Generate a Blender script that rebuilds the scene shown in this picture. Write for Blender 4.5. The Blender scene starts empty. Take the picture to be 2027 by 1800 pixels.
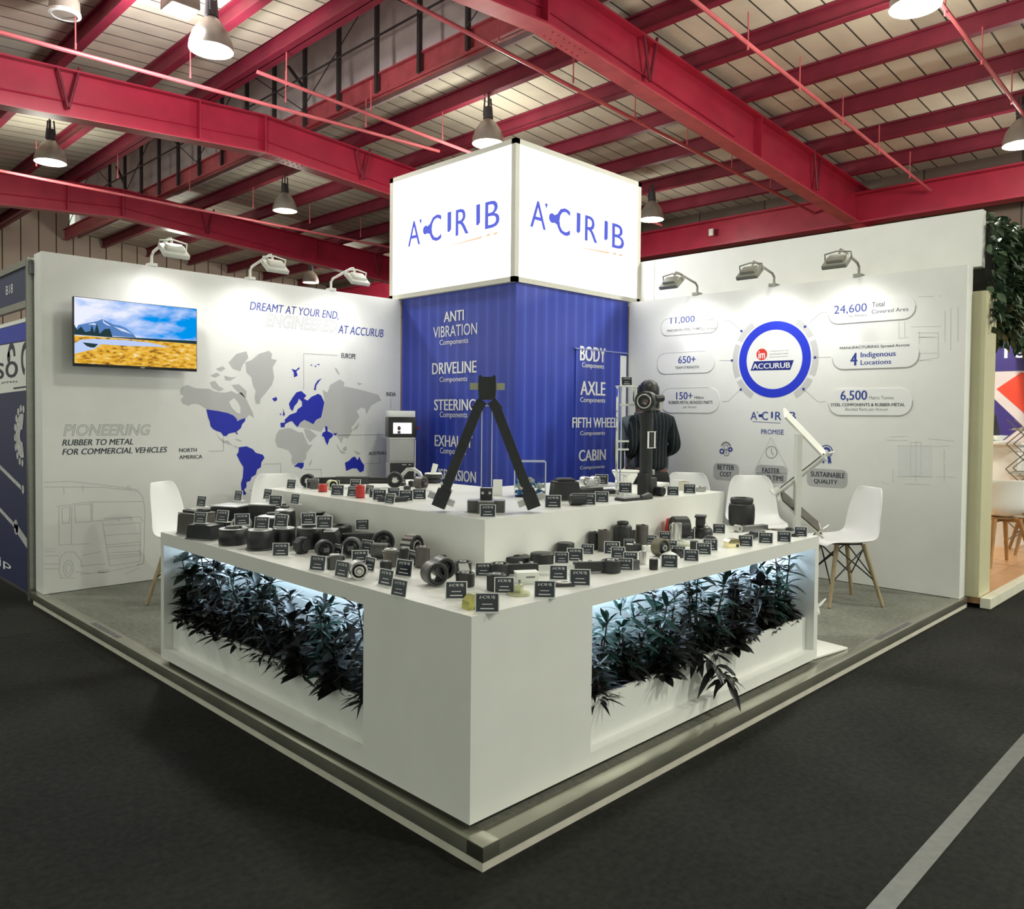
import bpy, bmesh, math, random
from mathutils import Vector, Matrix
random.seed(11)
SC = bpy.context.scene
COL = SC.collection
PI = math.pi
R = math.radians

# ---------------------------------------------------------------- camera
cam_d = bpy.data.cameras.new('camera')
cam_d.sensor_fit = 'HORIZONTAL'
cam_d.sensor_width = 36.0
cam_d.lens = 36.0 * 1582.271 / 2027.0
cam_d.shift_x = 0.0
cam_d.shift_y = -(900.0 - 865.629) / 2027.0
cam_d.clip_start = 0.05
cam_d.clip_end = 200
cam = bpy.data.objects.new('camera', cam_d)
COL.objects.link(cam)
_fw = Vector(((0.710827, 0.702837, -0.027283))); _rt = Vector(((0.703258, -0.710865, 0.009970))); _up = Vector(((0.012387, 0.026274, 0.999578)))
_m = Matrix((_rt, _up, -_fw)).transposed().to_4x4()
_m.translation = Vector(((-1.679652, -1.830817, 1.313284)))
cam.matrix_world = _m
SC.camera = cam

# ---------------------------------------------------------------- world, exposure
SC.view_settings.view_transform = 'Standard'
SC.view_settings.look = 'None'
SC.view_settings.gamma = 1.0
SC.view_settings.exposure = 0.0
SC.view_settings.use_curve_mapping = False
W = bpy.data.worlds.new('hall_ambient_fill')  # even ambient fill, added to brighten the hall through its unbuilt sides
SC.world = W
W.use_nodes = True
W.node_tree.nodes['Background'].inputs[0].default_value = (0.93, 1.0, 0.84, 1)
W.node_tree.nodes['Background'].inputs[1].default_value = 0.85

def light(name, kind, loc, energy, color=(1, 1, 1), aim=None, size=0.2, spot=None, blend=0.6, shape=None, sy=None):
    d = bpy.data.lights.new(name, kind)
    d.energy = energy
    d.color = color
    if kind == 'AREA':
        d.size = size
        if shape: d.shape = shape
        if sy: d.size_y = sy
    else:
        d.shadow_soft_size = size
    if kind == 'SPOT':
        d.spot_size = R(spot); d.spot_blend = blend
    o = bpy.data.objects.new(name, d)
    COL.objects.link(o)
    o.location = loc
    if aim is not None:
        v = Vector(aim) - Vector(loc)
        o.rotation_euler = v.to_track_quat('-Z', 'Y').to_euler()
    return o

# the hall's own high-bay lamps, on their grid above the aisles (those outside the frame light the hall too)
HALL = (0.97, 1.0, 0.86)
for hx, hy, he in ((2.3, 6.75, 330), (6.6, 6.9, 300), (11.0, 7.0, 260), (6.7, 1.0, 420), (10.9, 1.0, 420), (2.3, 12.8, 260), (6.4, 12.4, 120), (2.3, 1.0, 130),
                   (6.5, -4.8, 560), (2.3, -5.0, 320), (10.8, -4.8, 420), (-2.2, 6.8, 180), (-2.2, 12.6, 160), (6.5, -10.5, 400), (11.2, 18.0, 220), (6.5, 18.0, 220)):
    light('high_bay_light', 'SPOT', (hx, hy, 5.05), he * 1.5, HALL, (hx, hy, 0), 0.22, 165, 0.9)
    light('ceiling_fill', 'POINT', (hx, hy, 5.0), he * 0.33, HALL, None, 0.22)  # uplight fill added beside each lamp to brighten the ceiling

# ---------------------------------------------------------------- helpers
def empty(name, label=None, cat=None, loc=(0, 0, 0), rz=0.0, group=None):
    o = bpy.data.objects.new(name, None)
    COL.objects.link(o)
    o.empty_display_size = 0.05
    o.location = loc
    o.rotation_euler = (0, 0, rz)
    tag(o, label, cat, group)
    return o

def tag(o, label=None, cat=None, group=None, kind=None):
    if label: o['label'] = label
    if cat: o['category'] = cat
    if group: o['group'] = group
    if kind: o['kind'] = kind
    return o

def dup(root, loc, rz, label=None, group=None, scale=None):
    r = root.copy(); COL.objects.link(r)
    r.location = loc; r.rotation_euler = (0, 0, rz)
    if scale: r.scale = scale if hasattr(scale, '__len__') else (scale,) * 3
    if label: r['label'] = label
    if group: r['group'] = group
    for ch in list(root.children):
        c = ch.copy(); COL.objects.link(c); c.parent = r
        for g in list(ch.children):
            d = g.copy(); COL.objects.link(d); d.parent = c
    return r

def frame_m(o, x, z):
    """matrix with origin o, z axis z and x axis near x"""
    z = Vector(z).normalized(); x = Vector(x); x = (x - x.dot(z) * z).normalized(); y = z.cross(x)
    m = Matrix((x, y, z)).transposed().to_4x4(); m.translation = Vector(o)
    return m

class MB:
    def __init__(s): s.b = bmesh.new()
    def add(s, vs, fs, m=None):
        vv = [s.b.verts.new(m @ Vector(v) if m else Vector(v)) for v in vs]
        for f in fs:
            try: s.b.faces.new([vv[i] for i in f])
            except ValueError: pass
        return vv
    def box(s, c, d, m=None, bev=0.0, rz=0.0):
        hx, hy, hz = d[0] / 2, d[1] / 2, d[2] / 2
        mm = Matrix.Translation(Vector(c)) @ Matrix.Rotation(rz, 4, 'Z')
        if m: mm = m @ mm
        vs = [(-hx, -hy, -hz), (hx, -hy, -hz), (hx, hy, -hz), (-hx, hy, -hz), (-hx, -hy, hz), (hx, -hy, hz), (hx, hy, hz), (-hx, hy, hz)]
        fs = [(0, 3, 2, 1), (4, 5, 6, 7), (0, 1, 5, 4), (1, 2, 6, 5), (2, 3, 7, 6), (3, 0, 4, 7)]
        vv = s.add(vs, fs, mm)
        if bev > 0:
            es = list({e for v in vv for e in v.link_edges})
            bmesh.ops.bevel(s.b, geom=es, offset=bev, segments=2, profile=0.6, affect='EDGES')
        return s
    def bx(s, x0, x1, y0, y1, z0, z1, bev=0.0, m=None):
        return s.box(((x0 + x1) / 2, (y0 + y1) / 2, (z0 + z1) / 2), (abs(x1 - x0), abs(y1 - y0), abs(z1 - z0)), m, bev)
    def cyl(s, p0, p1, r0, r1=None, n=14, caps=True):
        p0 = Vector(p0); p1 = Vector(p1); r1 = r0 if r1 is None else r1
        d = p1 - p0
        m = frame_m(p0, (1, 0, 0) if abs(d.normalized().x) < 0.9 else (0, 1, 0), d)
        L = d.length
        vs = [(r * math.cos(2 * PI * i / n), r * math.sin(2 * PI * i / n), h) for r, h in ((r0, 0), (r1, L)) for i in range(n)]
        fs = [(i, (i + 1) % n, n + (i + 1) % n, n + i) for i in range(n)]
        if caps: fs += [tuple(range(n - 1, -1, -1)), tuple(range(n, 2 * n))]
        s.add(vs, fs, m)
        return s
    def bar(s, p0, p1, w, h, up=(0, 0, 1), w1=None):
        """rectangular bar from p0 to p1, width w sideways and h along up"""
        p0 = Vector(p0); p1 = Vector(p1); d = p1 - p0
        u = Vector(up); u = (u - u.dot(d) / d.length_squared * d).normalized(); a = d.normalized().cross(u)
        w1 = w if w1 is None else w1
        vs = []
        for q, ww in ((p0, w), (p1, w1)):
            for i, j in ((-1, -1), (1, -1), (1, 1), (-1, 1)):
                vs.append(q + a * (i * ww / 2) + u * (j * h / 2))
        s.add(vs, [(0, 3, 2, 1), (4, 5, 6, 7), (0, 1, 5, 4), (1, 2, 6, 5), (2, 3, 7, 6), (3, 0, 4, 7)])
        return s
    def tube(s, pts, r, n=8):
        pts = [Vector(q) for q in pts]
        rings = []
        for i, q in enumerate(pts):
            d = (pts[min(i + 1, len(pts) - 1)] - pts[max(i - 1, 0)]).normalized()
            m = frame_m(q, (0.3, 0.2, 1) if abs(d.z) < 0.9 else (1, 0, 0), d)
            rr = r[i] if hasattr(r, '__len__') else r
            rings.append([s.b.verts.new(m @ Vector((rr * math.cos(2 * PI * k / n), rr * math.sin(2 * PI * k / n), 0))) for k in range(n)])
        for a, b in zip(rings, rings[1:]):
            for k in range(n): s.b.faces.new((a[k], a[(k + 1) % n], b[(k + 1) % n], b[k]))
        s.b.faces.new(rings[0][::-1]); s.b.faces.new(rings[-1])
        return s
    def lathe(s, prof, n=28, m=None, closed=True, sx=1.0, sy=1.0):
        """prof: loop of (r, z); closed loops make a solid ring, r = 0 points sit on the axis"""
        rings = []
        for r, z in prof:
            if r <= 1e-6:
                v = s.b.verts.new(m @ Vector((0, 0, z)) if m else Vector((0, 0, z)))
                rings.append([v])
            else:
                q = []
                for k in range(n):
                    a = 2 * PI * k / n
                    p = Vector((r * math.cos(a) * sx, r * math.sin(a) * sy, z))
                    q.append(s.b.verts.new(m @ p if m else p))
                rings.append(q)
        prs = list(zip(rings, rings[1:]))
        if closed: prs.append((rings[-1], rings[0]))
        for a, b in prs:
            if len(a) == 1 and len(b) == 1: continue
            for k in range(n):
                k2 = (k + 1) % n
                if len(a) == 1: f = (a[0], b[k2], b[k])
                elif len(b) == 1: f = (a[k], a[k2], b[0])
                else: f = (a[k], a[k2], b[k2], b[k])
                try: s.b.faces.new(f)
                except ValueError: pass
        return s
    def prism(s, poly, z0, z1, m=None):
        n = len(poly)
        vs = [(x, y, z0) for x, y in poly] + [(x, y, z1) for x, y in poly]
        fs = [tuple(range(n - 1, -1, -1)), tuple(range(n, 2 * n))] + [(i, (i + 1) % n, n + (i + 1) % n, n + i) for i in range(n)]
        s.add(vs, fs, m)
        return s
    def face(s, pts, m=None):
        s.add(pts, [tuple(range(len(pts)))], m)
        return s
    def ball(s, c, r, n=12, k=8, sc=(1, 1, 1)):
        pr = [(r * math.sin(PI * i / k), -r * math.cos(PI * i / k)) for i in range(k + 1)]
        pr[0] = (0, -r); pr[-1] = (0, r)
        m = Matrix.Translation(Vector(c)) @ Matrix.Diagonal((*sc, 1))
        return s.lathe(pr, n, m, closed=False)
    def mesh(s, name, smooth=35):
        bmesh.ops.recalc_face_normals(s.b, faces=s.b.faces[:])
        me = bpy.data.meshes.new(name)
        s.b.to_mesh(me); s.b.free()
        if smooth:
            me.polygons.foreach_set('use_smooth', [True] * len(me.polygons))
            me.set_sharp_from_angle(angle=R(smooth))
        return me

def obj(name, mb, mat, parent=None, smooth=35, loc=None, rz=None):
    me = mb.mesh(name, smooth) if isinstance(mb, MB) else mb
    if mat is not None:
        me.materials.clear()
        for q in (mat if isinstance(mat, (list, tuple)) else [mat]): me.materials.append(q)
    o = bpy.data.objects.new(name, me)
    COL.objects.link(o)
    if parent: o.parent = parent
    if loc is not None: o.location = loc
    if rz is not None: o.rotation_euler = (0, 0, rz)
    return o

def struct(name, mb, mat, parent=None, smooth=35):
    o = obj(name, mb, mat, parent, smooth)
    if parent is None: o['kind'] = 'structure'
    return o

# ---------------------------------------------------------------- materials (all procedural)
_mats = {}
def mat(name, col, rough=0.5, metal=0.0, var=0.06, scale=6.0, bump=0.0, spec=0.5, emit=None, es=0.0, trans=0.0, stretch=None, alpha=1.0):
    if name in _mats: return _mats[name]
    m = bpy.data.materials.new(name); m.use_nodes = True
    nt = m.node_tree; N = nt.nodes; L = nt.links
    b = N['Principled BSDF']
    b.inputs['Roughness'].default_value = rough
    b.inputs['Metallic'].default_value = metal
    b.inputs['Specular IOR Level'].default_value = spec
    if trans: b.inputs['Transmission Weight'].default_value = trans
    if emit:
        b.inputs['Emission Color'].default_value = (*emit, 1); b.inputs['Emission Strength'].default_value = es
    tc = N.new('ShaderNodeTexCoord')
    mp = N.new('ShaderNodeMapping'); L.new(tc.outputs['Object'], mp.inputs[0])
    if stretch: mp.inputs['Scale'].default_value = stretch
    nz = N.new('ShaderNodeTexNoise'); nz.inputs['Scale'].default_value = scale; nz.inputs['Detail'].default_value = 3
    L.new(mp.outputs[0], nz.inputs['Vector'])
    rp = N.new('ShaderNodeValToRGB')
    lo = [max(0, c * (1 - var)) for c in col]; hi = [min(1, c * (1 + var)) for c in col]
    rp.color_ramp.elements[0].position = 0.3; rp.color_ramp.elements[1].position = 0.7
    rp.color_ramp.elements[0].color = (*lo, 1); rp.color_ramp.elements[1].color = (*hi, 1)
    L.new(nz.outputs[0], rp.inputs[0]); L.new(rp.outputs[0], b.inputs['Base Color'])
    if bump:
        bp = N.new('ShaderNodeBump'); bp.inputs['Strength'].default_value = bump; bp.inputs['Distance'].default_value = 0.01
        L.new(nz.outputs[0], bp.inputs['Height']); L.new(bp.outputs[0], b.inputs['Normal'])
    _mats[name] = m
    return m

def emis(name, col, st):
    if name in _mats: return _mats[name]
    m = bpy.data.materials.new(name); m.use_nodes = True
    nt = m.node_tree; nt.nodes.clear()
    e = nt.nodes.new('ShaderNodeEmission'); e.inputs[0].default_value = (*col, 1); e.inputs[1].default_value = st
    o = nt.nodes.new('ShaderNodeOutputMaterial'); nt.links.new(e.outputs[0], o.inputs[0])
    _mats[name] = m
    return m

def carpet(name, lo, hi, sc=260):
    m = bpy.data.materials.new(name); m.use_nodes = True
    nt = m.node_tree; N = nt.nodes; L = nt.links; b = N['Principled BSDF']
    b.inputs['Roughness'].default_value = 0.95; b.inputs['Specular IOR Level'].default_value = 0.1
    tc = N.new('ShaderNodeTexCoord')
    a = N.new('ShaderNodeTexNoise'); a.inputs['Scale'].default_value = sc; a.inputs['Detail'].default_value = 2
    c = N.new('ShaderNodeTexNoise'); c.inputs['Scale'].default_value = 1.7; c.inputs['Detail'].default_value = 5
    f = N.new('ShaderNodeTexNoise'); f.inputs['Scale'].default_value = 38; f.inputs['Detail'].default_value = 4
    for q in (a, c, f): L.new(tc.outputs['Object'], q.inputs['Vector'])
    m1 = N.new('ShaderNodeMath'); m1.operation = 'MULTIPLY'; m1.inputs[1].default_value = 0.5; L.new(c.outputs[0], m1.inputs[0])
    m2 = N.new('ShaderNodeMath'); m2.operation = 'MULTIPLY_ADD'; m2.inputs[1].default_value = 0.45; L.new(a.outputs[0], m2.inputs[0]); L.new(m1.outputs[0], m2.inputs[2])
    m3 = N.new('ShaderNodeMath'); m3.operation = 'MULTIPLY_ADD'; m3.inputs[1].default_value = 0.5; L.new(f.outputs[0], m3.inputs[0]); L.new(m2.outputs[0], m3.inputs[2])
    rp = N.new('ShaderNodeValToRGB'); rp.color_ramp.elements[0].position = 0.48; rp.color_ramp.elements[1].position = 0.98
    rp.color_ramp.elements[0].color = (*lo, 1); rp.color_ramp.elements[1].color = (*hi, 1)
    L.new(m3.outputs[0], rp.inputs[0]); L.new(rp.outputs[0], b.inputs['Base Color'])
    bp = N.new('ShaderNodeBump'); bp.inputs['Strength'].default_value = 0.35; bp.inputs['Distance'].default_value = 0.004
    L.new(a.outputs[0], bp.inputs['Height']); L.new(bp.outputs[0], b.inputs['Normal'])
    return m

def banded(name, col, joint, axis, pitch, width, rough=0.6, var=0.12, spec=0.3, wear=0.0):
    """panels along one object axis with thin joints between them, every panel a shade of its own"""
    m = bpy.data.materials.new(name); m.use_nodes = True
    nt = m.node_tree; N = nt.nodes; L = nt.links; b = N['Principled BSDF']
    b.inputs['Roughness'].default_value = rough; b.inputs['Specular IOR Level'].default_value = spec
    tc = N.new('ShaderNodeTexCoord'); sp = N.new('ShaderNodeSeparateXYZ'); L.new(tc.outputs['Object'], sp.inputs[0])
    dv = N.new('ShaderNodeMath'); dv.operation = 'DIVIDE'; dv.inputs[1].default_value = pitch; L.new(sp.outputs[axis], dv.inputs[0])
    fr = N.new('ShaderNodeMath'); fr.operation = 'FRACT'; L.new(dv.outputs[0], fr.inputs[0])
    fl = N.new('ShaderNodeMath'); fl.operation = 'FLOOR'; L.new(dv.outputs[0], fl.inputs[0])
    lt = N.new('ShaderNodeMath'); lt.operation = 'LESS_THAN'; lt.inputs[1].default_value = width / pitch; L.new(fr.outputs[0], lt.inputs[0])
    wn = N.new('ShaderNodeTexWhiteNoise'); wn.noise_dimensions = '1D'; L.new(fl.outputs[0], wn.inputs['W'])
    nz = N.new('ShaderNodeTexNoise'); nz.inputs['Scale'].default_value = 2.3; nz.inputs['Detail'].default_value = 6; L.new(tc.outputs['Object'], nz.inputs['Vector'])
    ad = N.new('ShaderNodeMath'); ad.operation = 'MULTIPLY_ADD'; ad.inputs[1].default_value = 0.5; L.new(wn.outputs[0], ad.inputs[0])
    md = N.new('ShaderNodeMath'); md.operation = 'MULTIPLY'; md.inputs[1].default_value = 0.8 + wear; L.new(nz.outputs[0], md.inputs[0]); L.new(md.outputs[0], ad.inputs[2])
    rp = N.new('ShaderNodeValToRGB'); rp.color_ramp.elements[0].position = 0.2; rp.color_ramp.elements[1].position = 0.85
    rp.color_ramp.elements[0].color = (*[c * (1 - var - wear) for c in col], 1); rp.color_ramp.elements[1].color = (*[min(1, c * (1 + var)) for c in col], 1)
    L.new(ad.outputs[0], rp.inputs[0])
    mx = N.new('ShaderNodeMix'); mx.data_type = 'RGBA'; L.new(lt.outputs[0], mx.inputs['Factor']); L.new(rp.outputs[0], mx.inputs['A']); mx.inputs['B'].default_value = (*joint, 1)
    L.new(mx.outputs['Result'], b.inputs['Base Color'])
    return m

WHITE = mat('white_board', (0.80, 0.80, 0.78), 0.45, var=0.02, spec=0.35)
GLOSSW = mat('white_laminate', (0.82, 0.82, 0.79), 0.28, var=0.02, spec=0.5)
PAPER = mat('white_paper', (0.85, 0.85, 0.83), 0.6, var=0.02)
PLASTW = mat('white_plastic', (0.90, 0.90, 0.90), 0.3, var=0.01)
RUB = mat('black_rubber', (0.018, 0.019, 0.021), 0.42, var=0.25, scale=14, bump=0.08)
RUB2 = mat('charcoal_rubber', (0.035, 0.036, 0.038), 0.5, var=0.25, scale=18, bump=0.08)
CAST = mat('grey_cast_metal', (0.10, 0.10, 0.10), 0.45, 0.35, var=0.2, scale=24, bump=0.1)
TAUPE = mat('taupe_coated_metal', (0.105, 0.095, 0.088), 0.4, 0.3, var=0.12, scale=16)
STEEL = mat('bright_steel', (0.62, 0.62, 0.60), 0.25, 0.9, var=0.08, scale=12)
ZINC = mat('zinc_plate', (0.55, 0.55, 0.54), 0.38, 0.6, var=0.1)
DSTEEL = mat('dark_steel', (0.16, 0.16, 0.165), 0.35, 0.7, var=0.12)
PADTOP = mat('pale_metal_plate', (0.55, 0.55, 0.56), 0.32, 0.45, var=0.1)
BRASS = mat('yellow_zinc', (0.45, 0.44, 0.12), 0.28, 0.5, var=0.15)
PALEBRASS = mat('pale_yellow_metal', (0.55, 0.57, 0.36), 0.3, 0.4, var=0.08)
REDR = mat('red_polymer', (0.50, 0.03, 0.025), 0.45, var=0.12, scale=20)
CARD = mat('navy_card', (0.016, 0.022, 0.035), 0.3, var=0.3, scale=30)
CARDTXT = mat('card_print', (0.75, 0.75, 0.75), 0.5, var=0.05)
ALU = mat('brushed_aluminium', (0.42, 0.42, 0.39), 0.3, 0.85, var=0.1, stretch=(1, 1, 30))
NAVY = mat('navy_print', (0.016, 0.020, 0.085), 0.5, var=0.05)
ROYAL = mat('royal_blue_print', (0.012, 0.030, 0.42), 0.45, var=0.03)
LETB = mat('blue_lettering', (0.025, 0.05, 0.30), 0.5, var=0.03)
LETK = mat('dark_lettering', (0.02, 0.03, 0.05), 0.5, var=0.03)
LETG = mat('grey_lettering', (0.16, 0.16, 0.17), 0.5, var=0.03)
FAINT = mat('faint_grey_print', (0.52, 0.52, 0.52), 0.55, var=0.03)
FAINT2 = mat('light_grey_print', (0.58, 0.58, 0.58), 0.5, var=0.02)
LINEG = mat('grey_line_print', (0.36, 0.36, 0.37), 0.55, var=0.03)
LETW = mat('white_lettering', (0.85, 0.86, 0.88), 0.5, var=0.02)

# ---------------------------------------------------------------- flat prints on walls
def wallframe(kind, plane, off=0.0015):
    """matrix taking (a, b, out) on a wall to the world; a runs to the right as one faces the wall"""
    if kind == 'x':      # wall in a plane x = const that faces -X: a = -y
        return Matrix(((0, 0, -1, plane - off), (-1, 0, 0, 0), (0, 1, 0, 0), (0, 0, 0, 1)))
    return Matrix(((1, 0, 0, 0), (0, 0, -1, plane - off), (0, 1, 0, 0), (0, 0, 0, 1)))   # y = const facing -Y: a = x

_txt = {}
def text_poly(s, bold=0.0, shear=0.0, outline=0.0):
    key = (s, bold, shear, outline)
    if key not in _txt:
        cu = bpy.data.curves.new('lettering', 'FONT')
        cu.body = s; cu.size = 1.0; cu.offset = 0.0; cu.shear = shear; cu.resolution_u = 3
        if outline:
            cu.fill_mode = 'NONE'; cu.bevel_depth = outline; cu.bevel_resolution = 0
        ob = bpy.data.objects.new('lettering', cu)
        me = bpy.data.meshes.new_from_object(ob)
        vs = [v.co.copy() for v in me.vertices]; fs = [tuple(p.vertices) for p in me.polygons]
        bpy.data.objects.remove(ob); bpy.data.curves.remove(cu); bpy.data.meshes.remove(me)
        _txt[key] = (vs, fs)
    return _txt[key]

def put_text(mb, m, s, a0, b0, a1, b1, bold=0.015, shear=0.0, outline=0.0):
    """letters filling the box (a0,b0)-(a1,b1) of a wall frame"""
    vs, fs = text_poly(s, bold, shear, outline)
    x0 = min(v.x for v in vs); x1 = max(v.x for v in vs); y0 = min(v.y for v in vs); y1 = max(v.y for v in vs)
    k = max(0.0, bold) * 0.75 * (b1 - b0) if not outline else 0.0      # heavy letters: strokes widened sideways
    for i, dx in enumerate((-k, -k / 3, k / 3, k) if k > .0004 else (0.0,)):
        q = [(a0 + k + dx + (v.x - x0) / (x1 - x0) * (a1 - a0 - 2 * k), b0 + (v.y - y0) / (y1 - y0) * (b1 - b0), v.z * 0.02 + i * .00025) for v in vs]
        mb.add(q, fs, m)

from mathutils.geometry import tessellate_polygon
def flat_poly(mb, m, pts, lift=0.0):
    vs = [Vector((a, b, lift)) for a, b in pts]
    mb.add(vs, [tuple(t) for t in tessellate_polygon([vs])], m)

def strips(mb, m, lines, w):
    for ln in lines:
        for (a, b), (c, d) in zip(ln, ln[1:]):
            L = math.hypot(c - a, d - b)
            if L < 1e-5: continue
            nx, ny = -(d - b) / L * w / 2, (c - a) / L * w / 2
            mb.add([(a - nx, b - ny, 0), (c - nx, d - ny, 0), (c + nx, d + ny, 0), (a + nx, b + ny, 0)], [(0, 1, 2, 3)], m)

def annulus(mb, m, ca, cb, r0, r1, t0=0.0, t1=360.0, n=48, lift=0.0):
    n = max(3, int(n * (t1 - t0) / 360)); pts = []
    for i in range(n):
        u = [R(t0 + (t1 - t0) * j / n) for j in (i, i + 1)]
        q = [(ca + r0 * math.cos(u[0]), cb + r0 * math.sin(u[0]), lift), (ca + r1 * math.cos(u[0]), cb + r1 * math.sin(u[0]), lift),
             (ca + r1 * math.cos(u[1]), cb + r1 * math.sin(u[1]), lift), (ca + r0 * math.cos(u[1]), cb + r0 * math.sin(u[1]), lift)]
        if r0 < 1e-6: q = q[:3]
        mb.add(q, [tuple(range(len(q)))], m)

def rrect(a0, b0, a1, b1, r, n=6):
    o = []
    for ca, cb, t in ((a1 - r, b1 - r, 0), (a0 + r, b1 - r, 90), (a0 + r, b0 + r, 180), (a1 - r, b0 + r, 270)):
        for i in range(n + 1):
            u = R(t + 90 * i / n); o.append((ca + r * math.cos(u), cb + r * math.sin(u)))
    return o

def logo(mb, m, a0, b0, w, h, flip=1):
    """the firm's mark as it stands on its sign: cut letters, a bone-shaped C, bare uprights"""
    X = lambda f: a0 + f * w
    put_text(mb, m, 'A', X(0), b0, X(.15), b0 + h, 0.012)
    mb.add([(X(.135), b0 + h, 0), (X(.168), b0 + h, 0), (X(.155), b0 + h * .78, 0)], [(0, 1, 2)], m)
    annulus(mb, m, X(.212), b0 + h * .52, 0, w * .033, n=20)
    mb.add([(X(.225), b0 + h * .38, 0), (X(.28), b0 + h * .28, 0), (X(.28), b0 + h * .78, 0), (X(.235), b0 + h * .66, 0)], [(0, 1, 2, 3)], m)
    put_text(mb, m, 'C', X(.255), b0 - h * .02, X(.395), b0 + h * 1.02, 0.03)
    for f in (.46, .765):
        mb.add([(X(f), b0 + h, 0), (X(f + .042), b0 + h, 0), (X(f + .042), b0 + h * .3, 0), (X(f + .02), b0 + h * .2, 0), (X(f), b0 + h * .25, 0)], [(0, 1, 2, 3, 4)], m)
    put_text(mb, m, 'R', X(.55), b0, X(.69), b0 + h, 0.02)
    put_text(mb, m, 'B', X(.855), b0, X(1), b0 + h, 0.02)

# ================================================================ THE HALL
FLOORC = carpet('hall_carpet', (0.009, 0.009, 0.0088), (0.036, 0.036, 0.033))
STANDC = carpet('stand_carpet', (0.10, 0.103, 0.085), (0.27, 0.275, 0.23))
mb = MB(); mb.add([(-14, -14, -0.08), (16, -14, -0.08), (16, 24, -0.08), (-14, 24, -0.08)], [(0, 1, 2, 3)])
floor = struct('floor', mb, FLOORC, smooth=0)
mb = MB(); mb.bx(-6, 14, -1.045, -0.985, -0.0795, -0.077)
struct('floor_tape', mb, mat('grey_floor_tape', (0.10, 0.10, 0.09), 0.5, var=0.15, scale=30), floor)
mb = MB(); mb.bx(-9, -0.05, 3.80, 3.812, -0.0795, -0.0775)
struct('carpet_seam', mb, mat('dark_seam_line', (0.012, 0.012, 0.012), 0.9), floor)  # dark joint line in the hall carpet

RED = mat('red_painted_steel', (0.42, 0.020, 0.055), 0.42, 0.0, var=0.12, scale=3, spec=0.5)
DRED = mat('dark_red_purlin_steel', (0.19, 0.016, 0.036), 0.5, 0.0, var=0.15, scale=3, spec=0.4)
PINK = mat('lit_pale_red_steel', (0.58, 0.12, 0.14), 0.4, 0.0, var=0.15, scale=4)  # light on the rafter undersides put into the colour; pipes share it
ROOF = banded('roof_panels', (0.58, 0.51, 0.42), (0.055, 0.05, 0.045), 1, 0.31, 0.022, wear=0.12)
XR, XE = 4.57, 13.2                     # ridge and eaves
ztop = lambda x: 5.98 - 0.058 * abs(x - XR)
zbot = lambda x: 5.39 - 0.070 * abs(x - XR)

mb = MB()
z = lambda x: ztop(x) + 0.24
for xa, xb in ((-7, 3.55), (5.35, 13.6)):
    mb.add([(xa, -13, z(xa)), (xb, -13, z(xb)), (xb, 23, z(xb)), (xa, 23, z(xa)),
            (xa, -13, z(xa) + .06), (xb, -13, z(xb) + .06), (xb, 23, z(xb) + .06), (xa, 23, z(xa) + .06)],
           [(0, 1, 2, 3), (7, 6, 5, 4), (0, 4, 5, 1), (1, 5, 6, 2), (2, 6, 7, 3), (3, 7, 4, 0)])
ceiling = struct('ceiling', mb, ROOF, smooth=0)

def ibeam(mb, pts, fw, tf, tw, along):
    """I section: pts = [(bottom point, top point), ...] along the beam; along = 'x' or 'y' """
    for (b0, t0), (b1, t1) in zip(pts, pts[1:]):
        b0, t0, b1, t1 = map(Vector, (b0, t0, b1, t1))
        up = Vector((0, 0, 1))
        mb.bar(b0 + up * tf / 2, b1 + up * tf / 2, fw, tf, up)
        mb.bar(t0 - up * tf / 2, t1 - up * tf / 2, fw, tf, up)
        s = Vector((0, tw / 2, 0)) if along == 'x' else Vector((tw / 2, 0, 0))
        q = [b0 - s, b1 - s, t1 - s, t0 - s, b0 + s, b1 + s, t1 + s, t0 + s]
        mb.add(q, [(0, 1, 2, 3), (7, 6, 5, 4), (0, 4, 5, 1), (1, 5, 6, 2), (2, 6, 7, 3), (3, 7, 4, 0)])

for yy in (-2.0, 3.98, 9.94, 16.0):     # portal frames across the hall
    mb = MB()
    pts = [((x, yy, zbot(x)), (x, yy, ztop(x))) for x in (-5, 0.5, XR, 8.8, XE)]
    ibeam(mb, pts, 0.24, 0.025, 0.014, 'x')
    for x in (XR, XR - 1.05, 9.2):
        mb.bx(x - .012, x + .012, yy - .11, yy + .11, zbot(x), ztop(x))
    mb.tube([(XR - 4, yy - .02, zbot(XR - 4) + .22), (XR, yy - .02, zbot(XR) + .22), (XR + 4, yy - .02, zbot(XR + 4) + .16)], 0.013, 6)
    if yy > 3: 
        for k in range(2):
            for i in range(7):
                x = XR + .12 + i * .09; mb.cyl((x, yy - .06 + k * .12, zbot(x) - .012), (x, yy - .06 + k * .12, zbot(x) + .01), 0.014, n=6)
    r = struct('rafter', mb, RED, ceiling)
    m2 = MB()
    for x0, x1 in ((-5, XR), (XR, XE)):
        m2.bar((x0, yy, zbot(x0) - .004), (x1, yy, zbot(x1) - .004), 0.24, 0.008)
    struct('lit_flange_face', m2, PINK, r)  # thin pale sheet painting the light on the flange underside
    m3 = MB()
    for x in (1.75, 6.4, 11.1):
        for s in (-1, 1):
            m3.tube([(x + s * .14, yy - .1, ztop(x) + .05), (x, yy - .1, zbot(x) + .1)], 0.02, 6)
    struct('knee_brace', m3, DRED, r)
    m4 = MB()                           # column at the eaves
    m4.bx(XE - .02, XE + .5, yy - .13, yy + .13, -.08, ztop(XE))
    struct('column', m4, RED, r)

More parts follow.
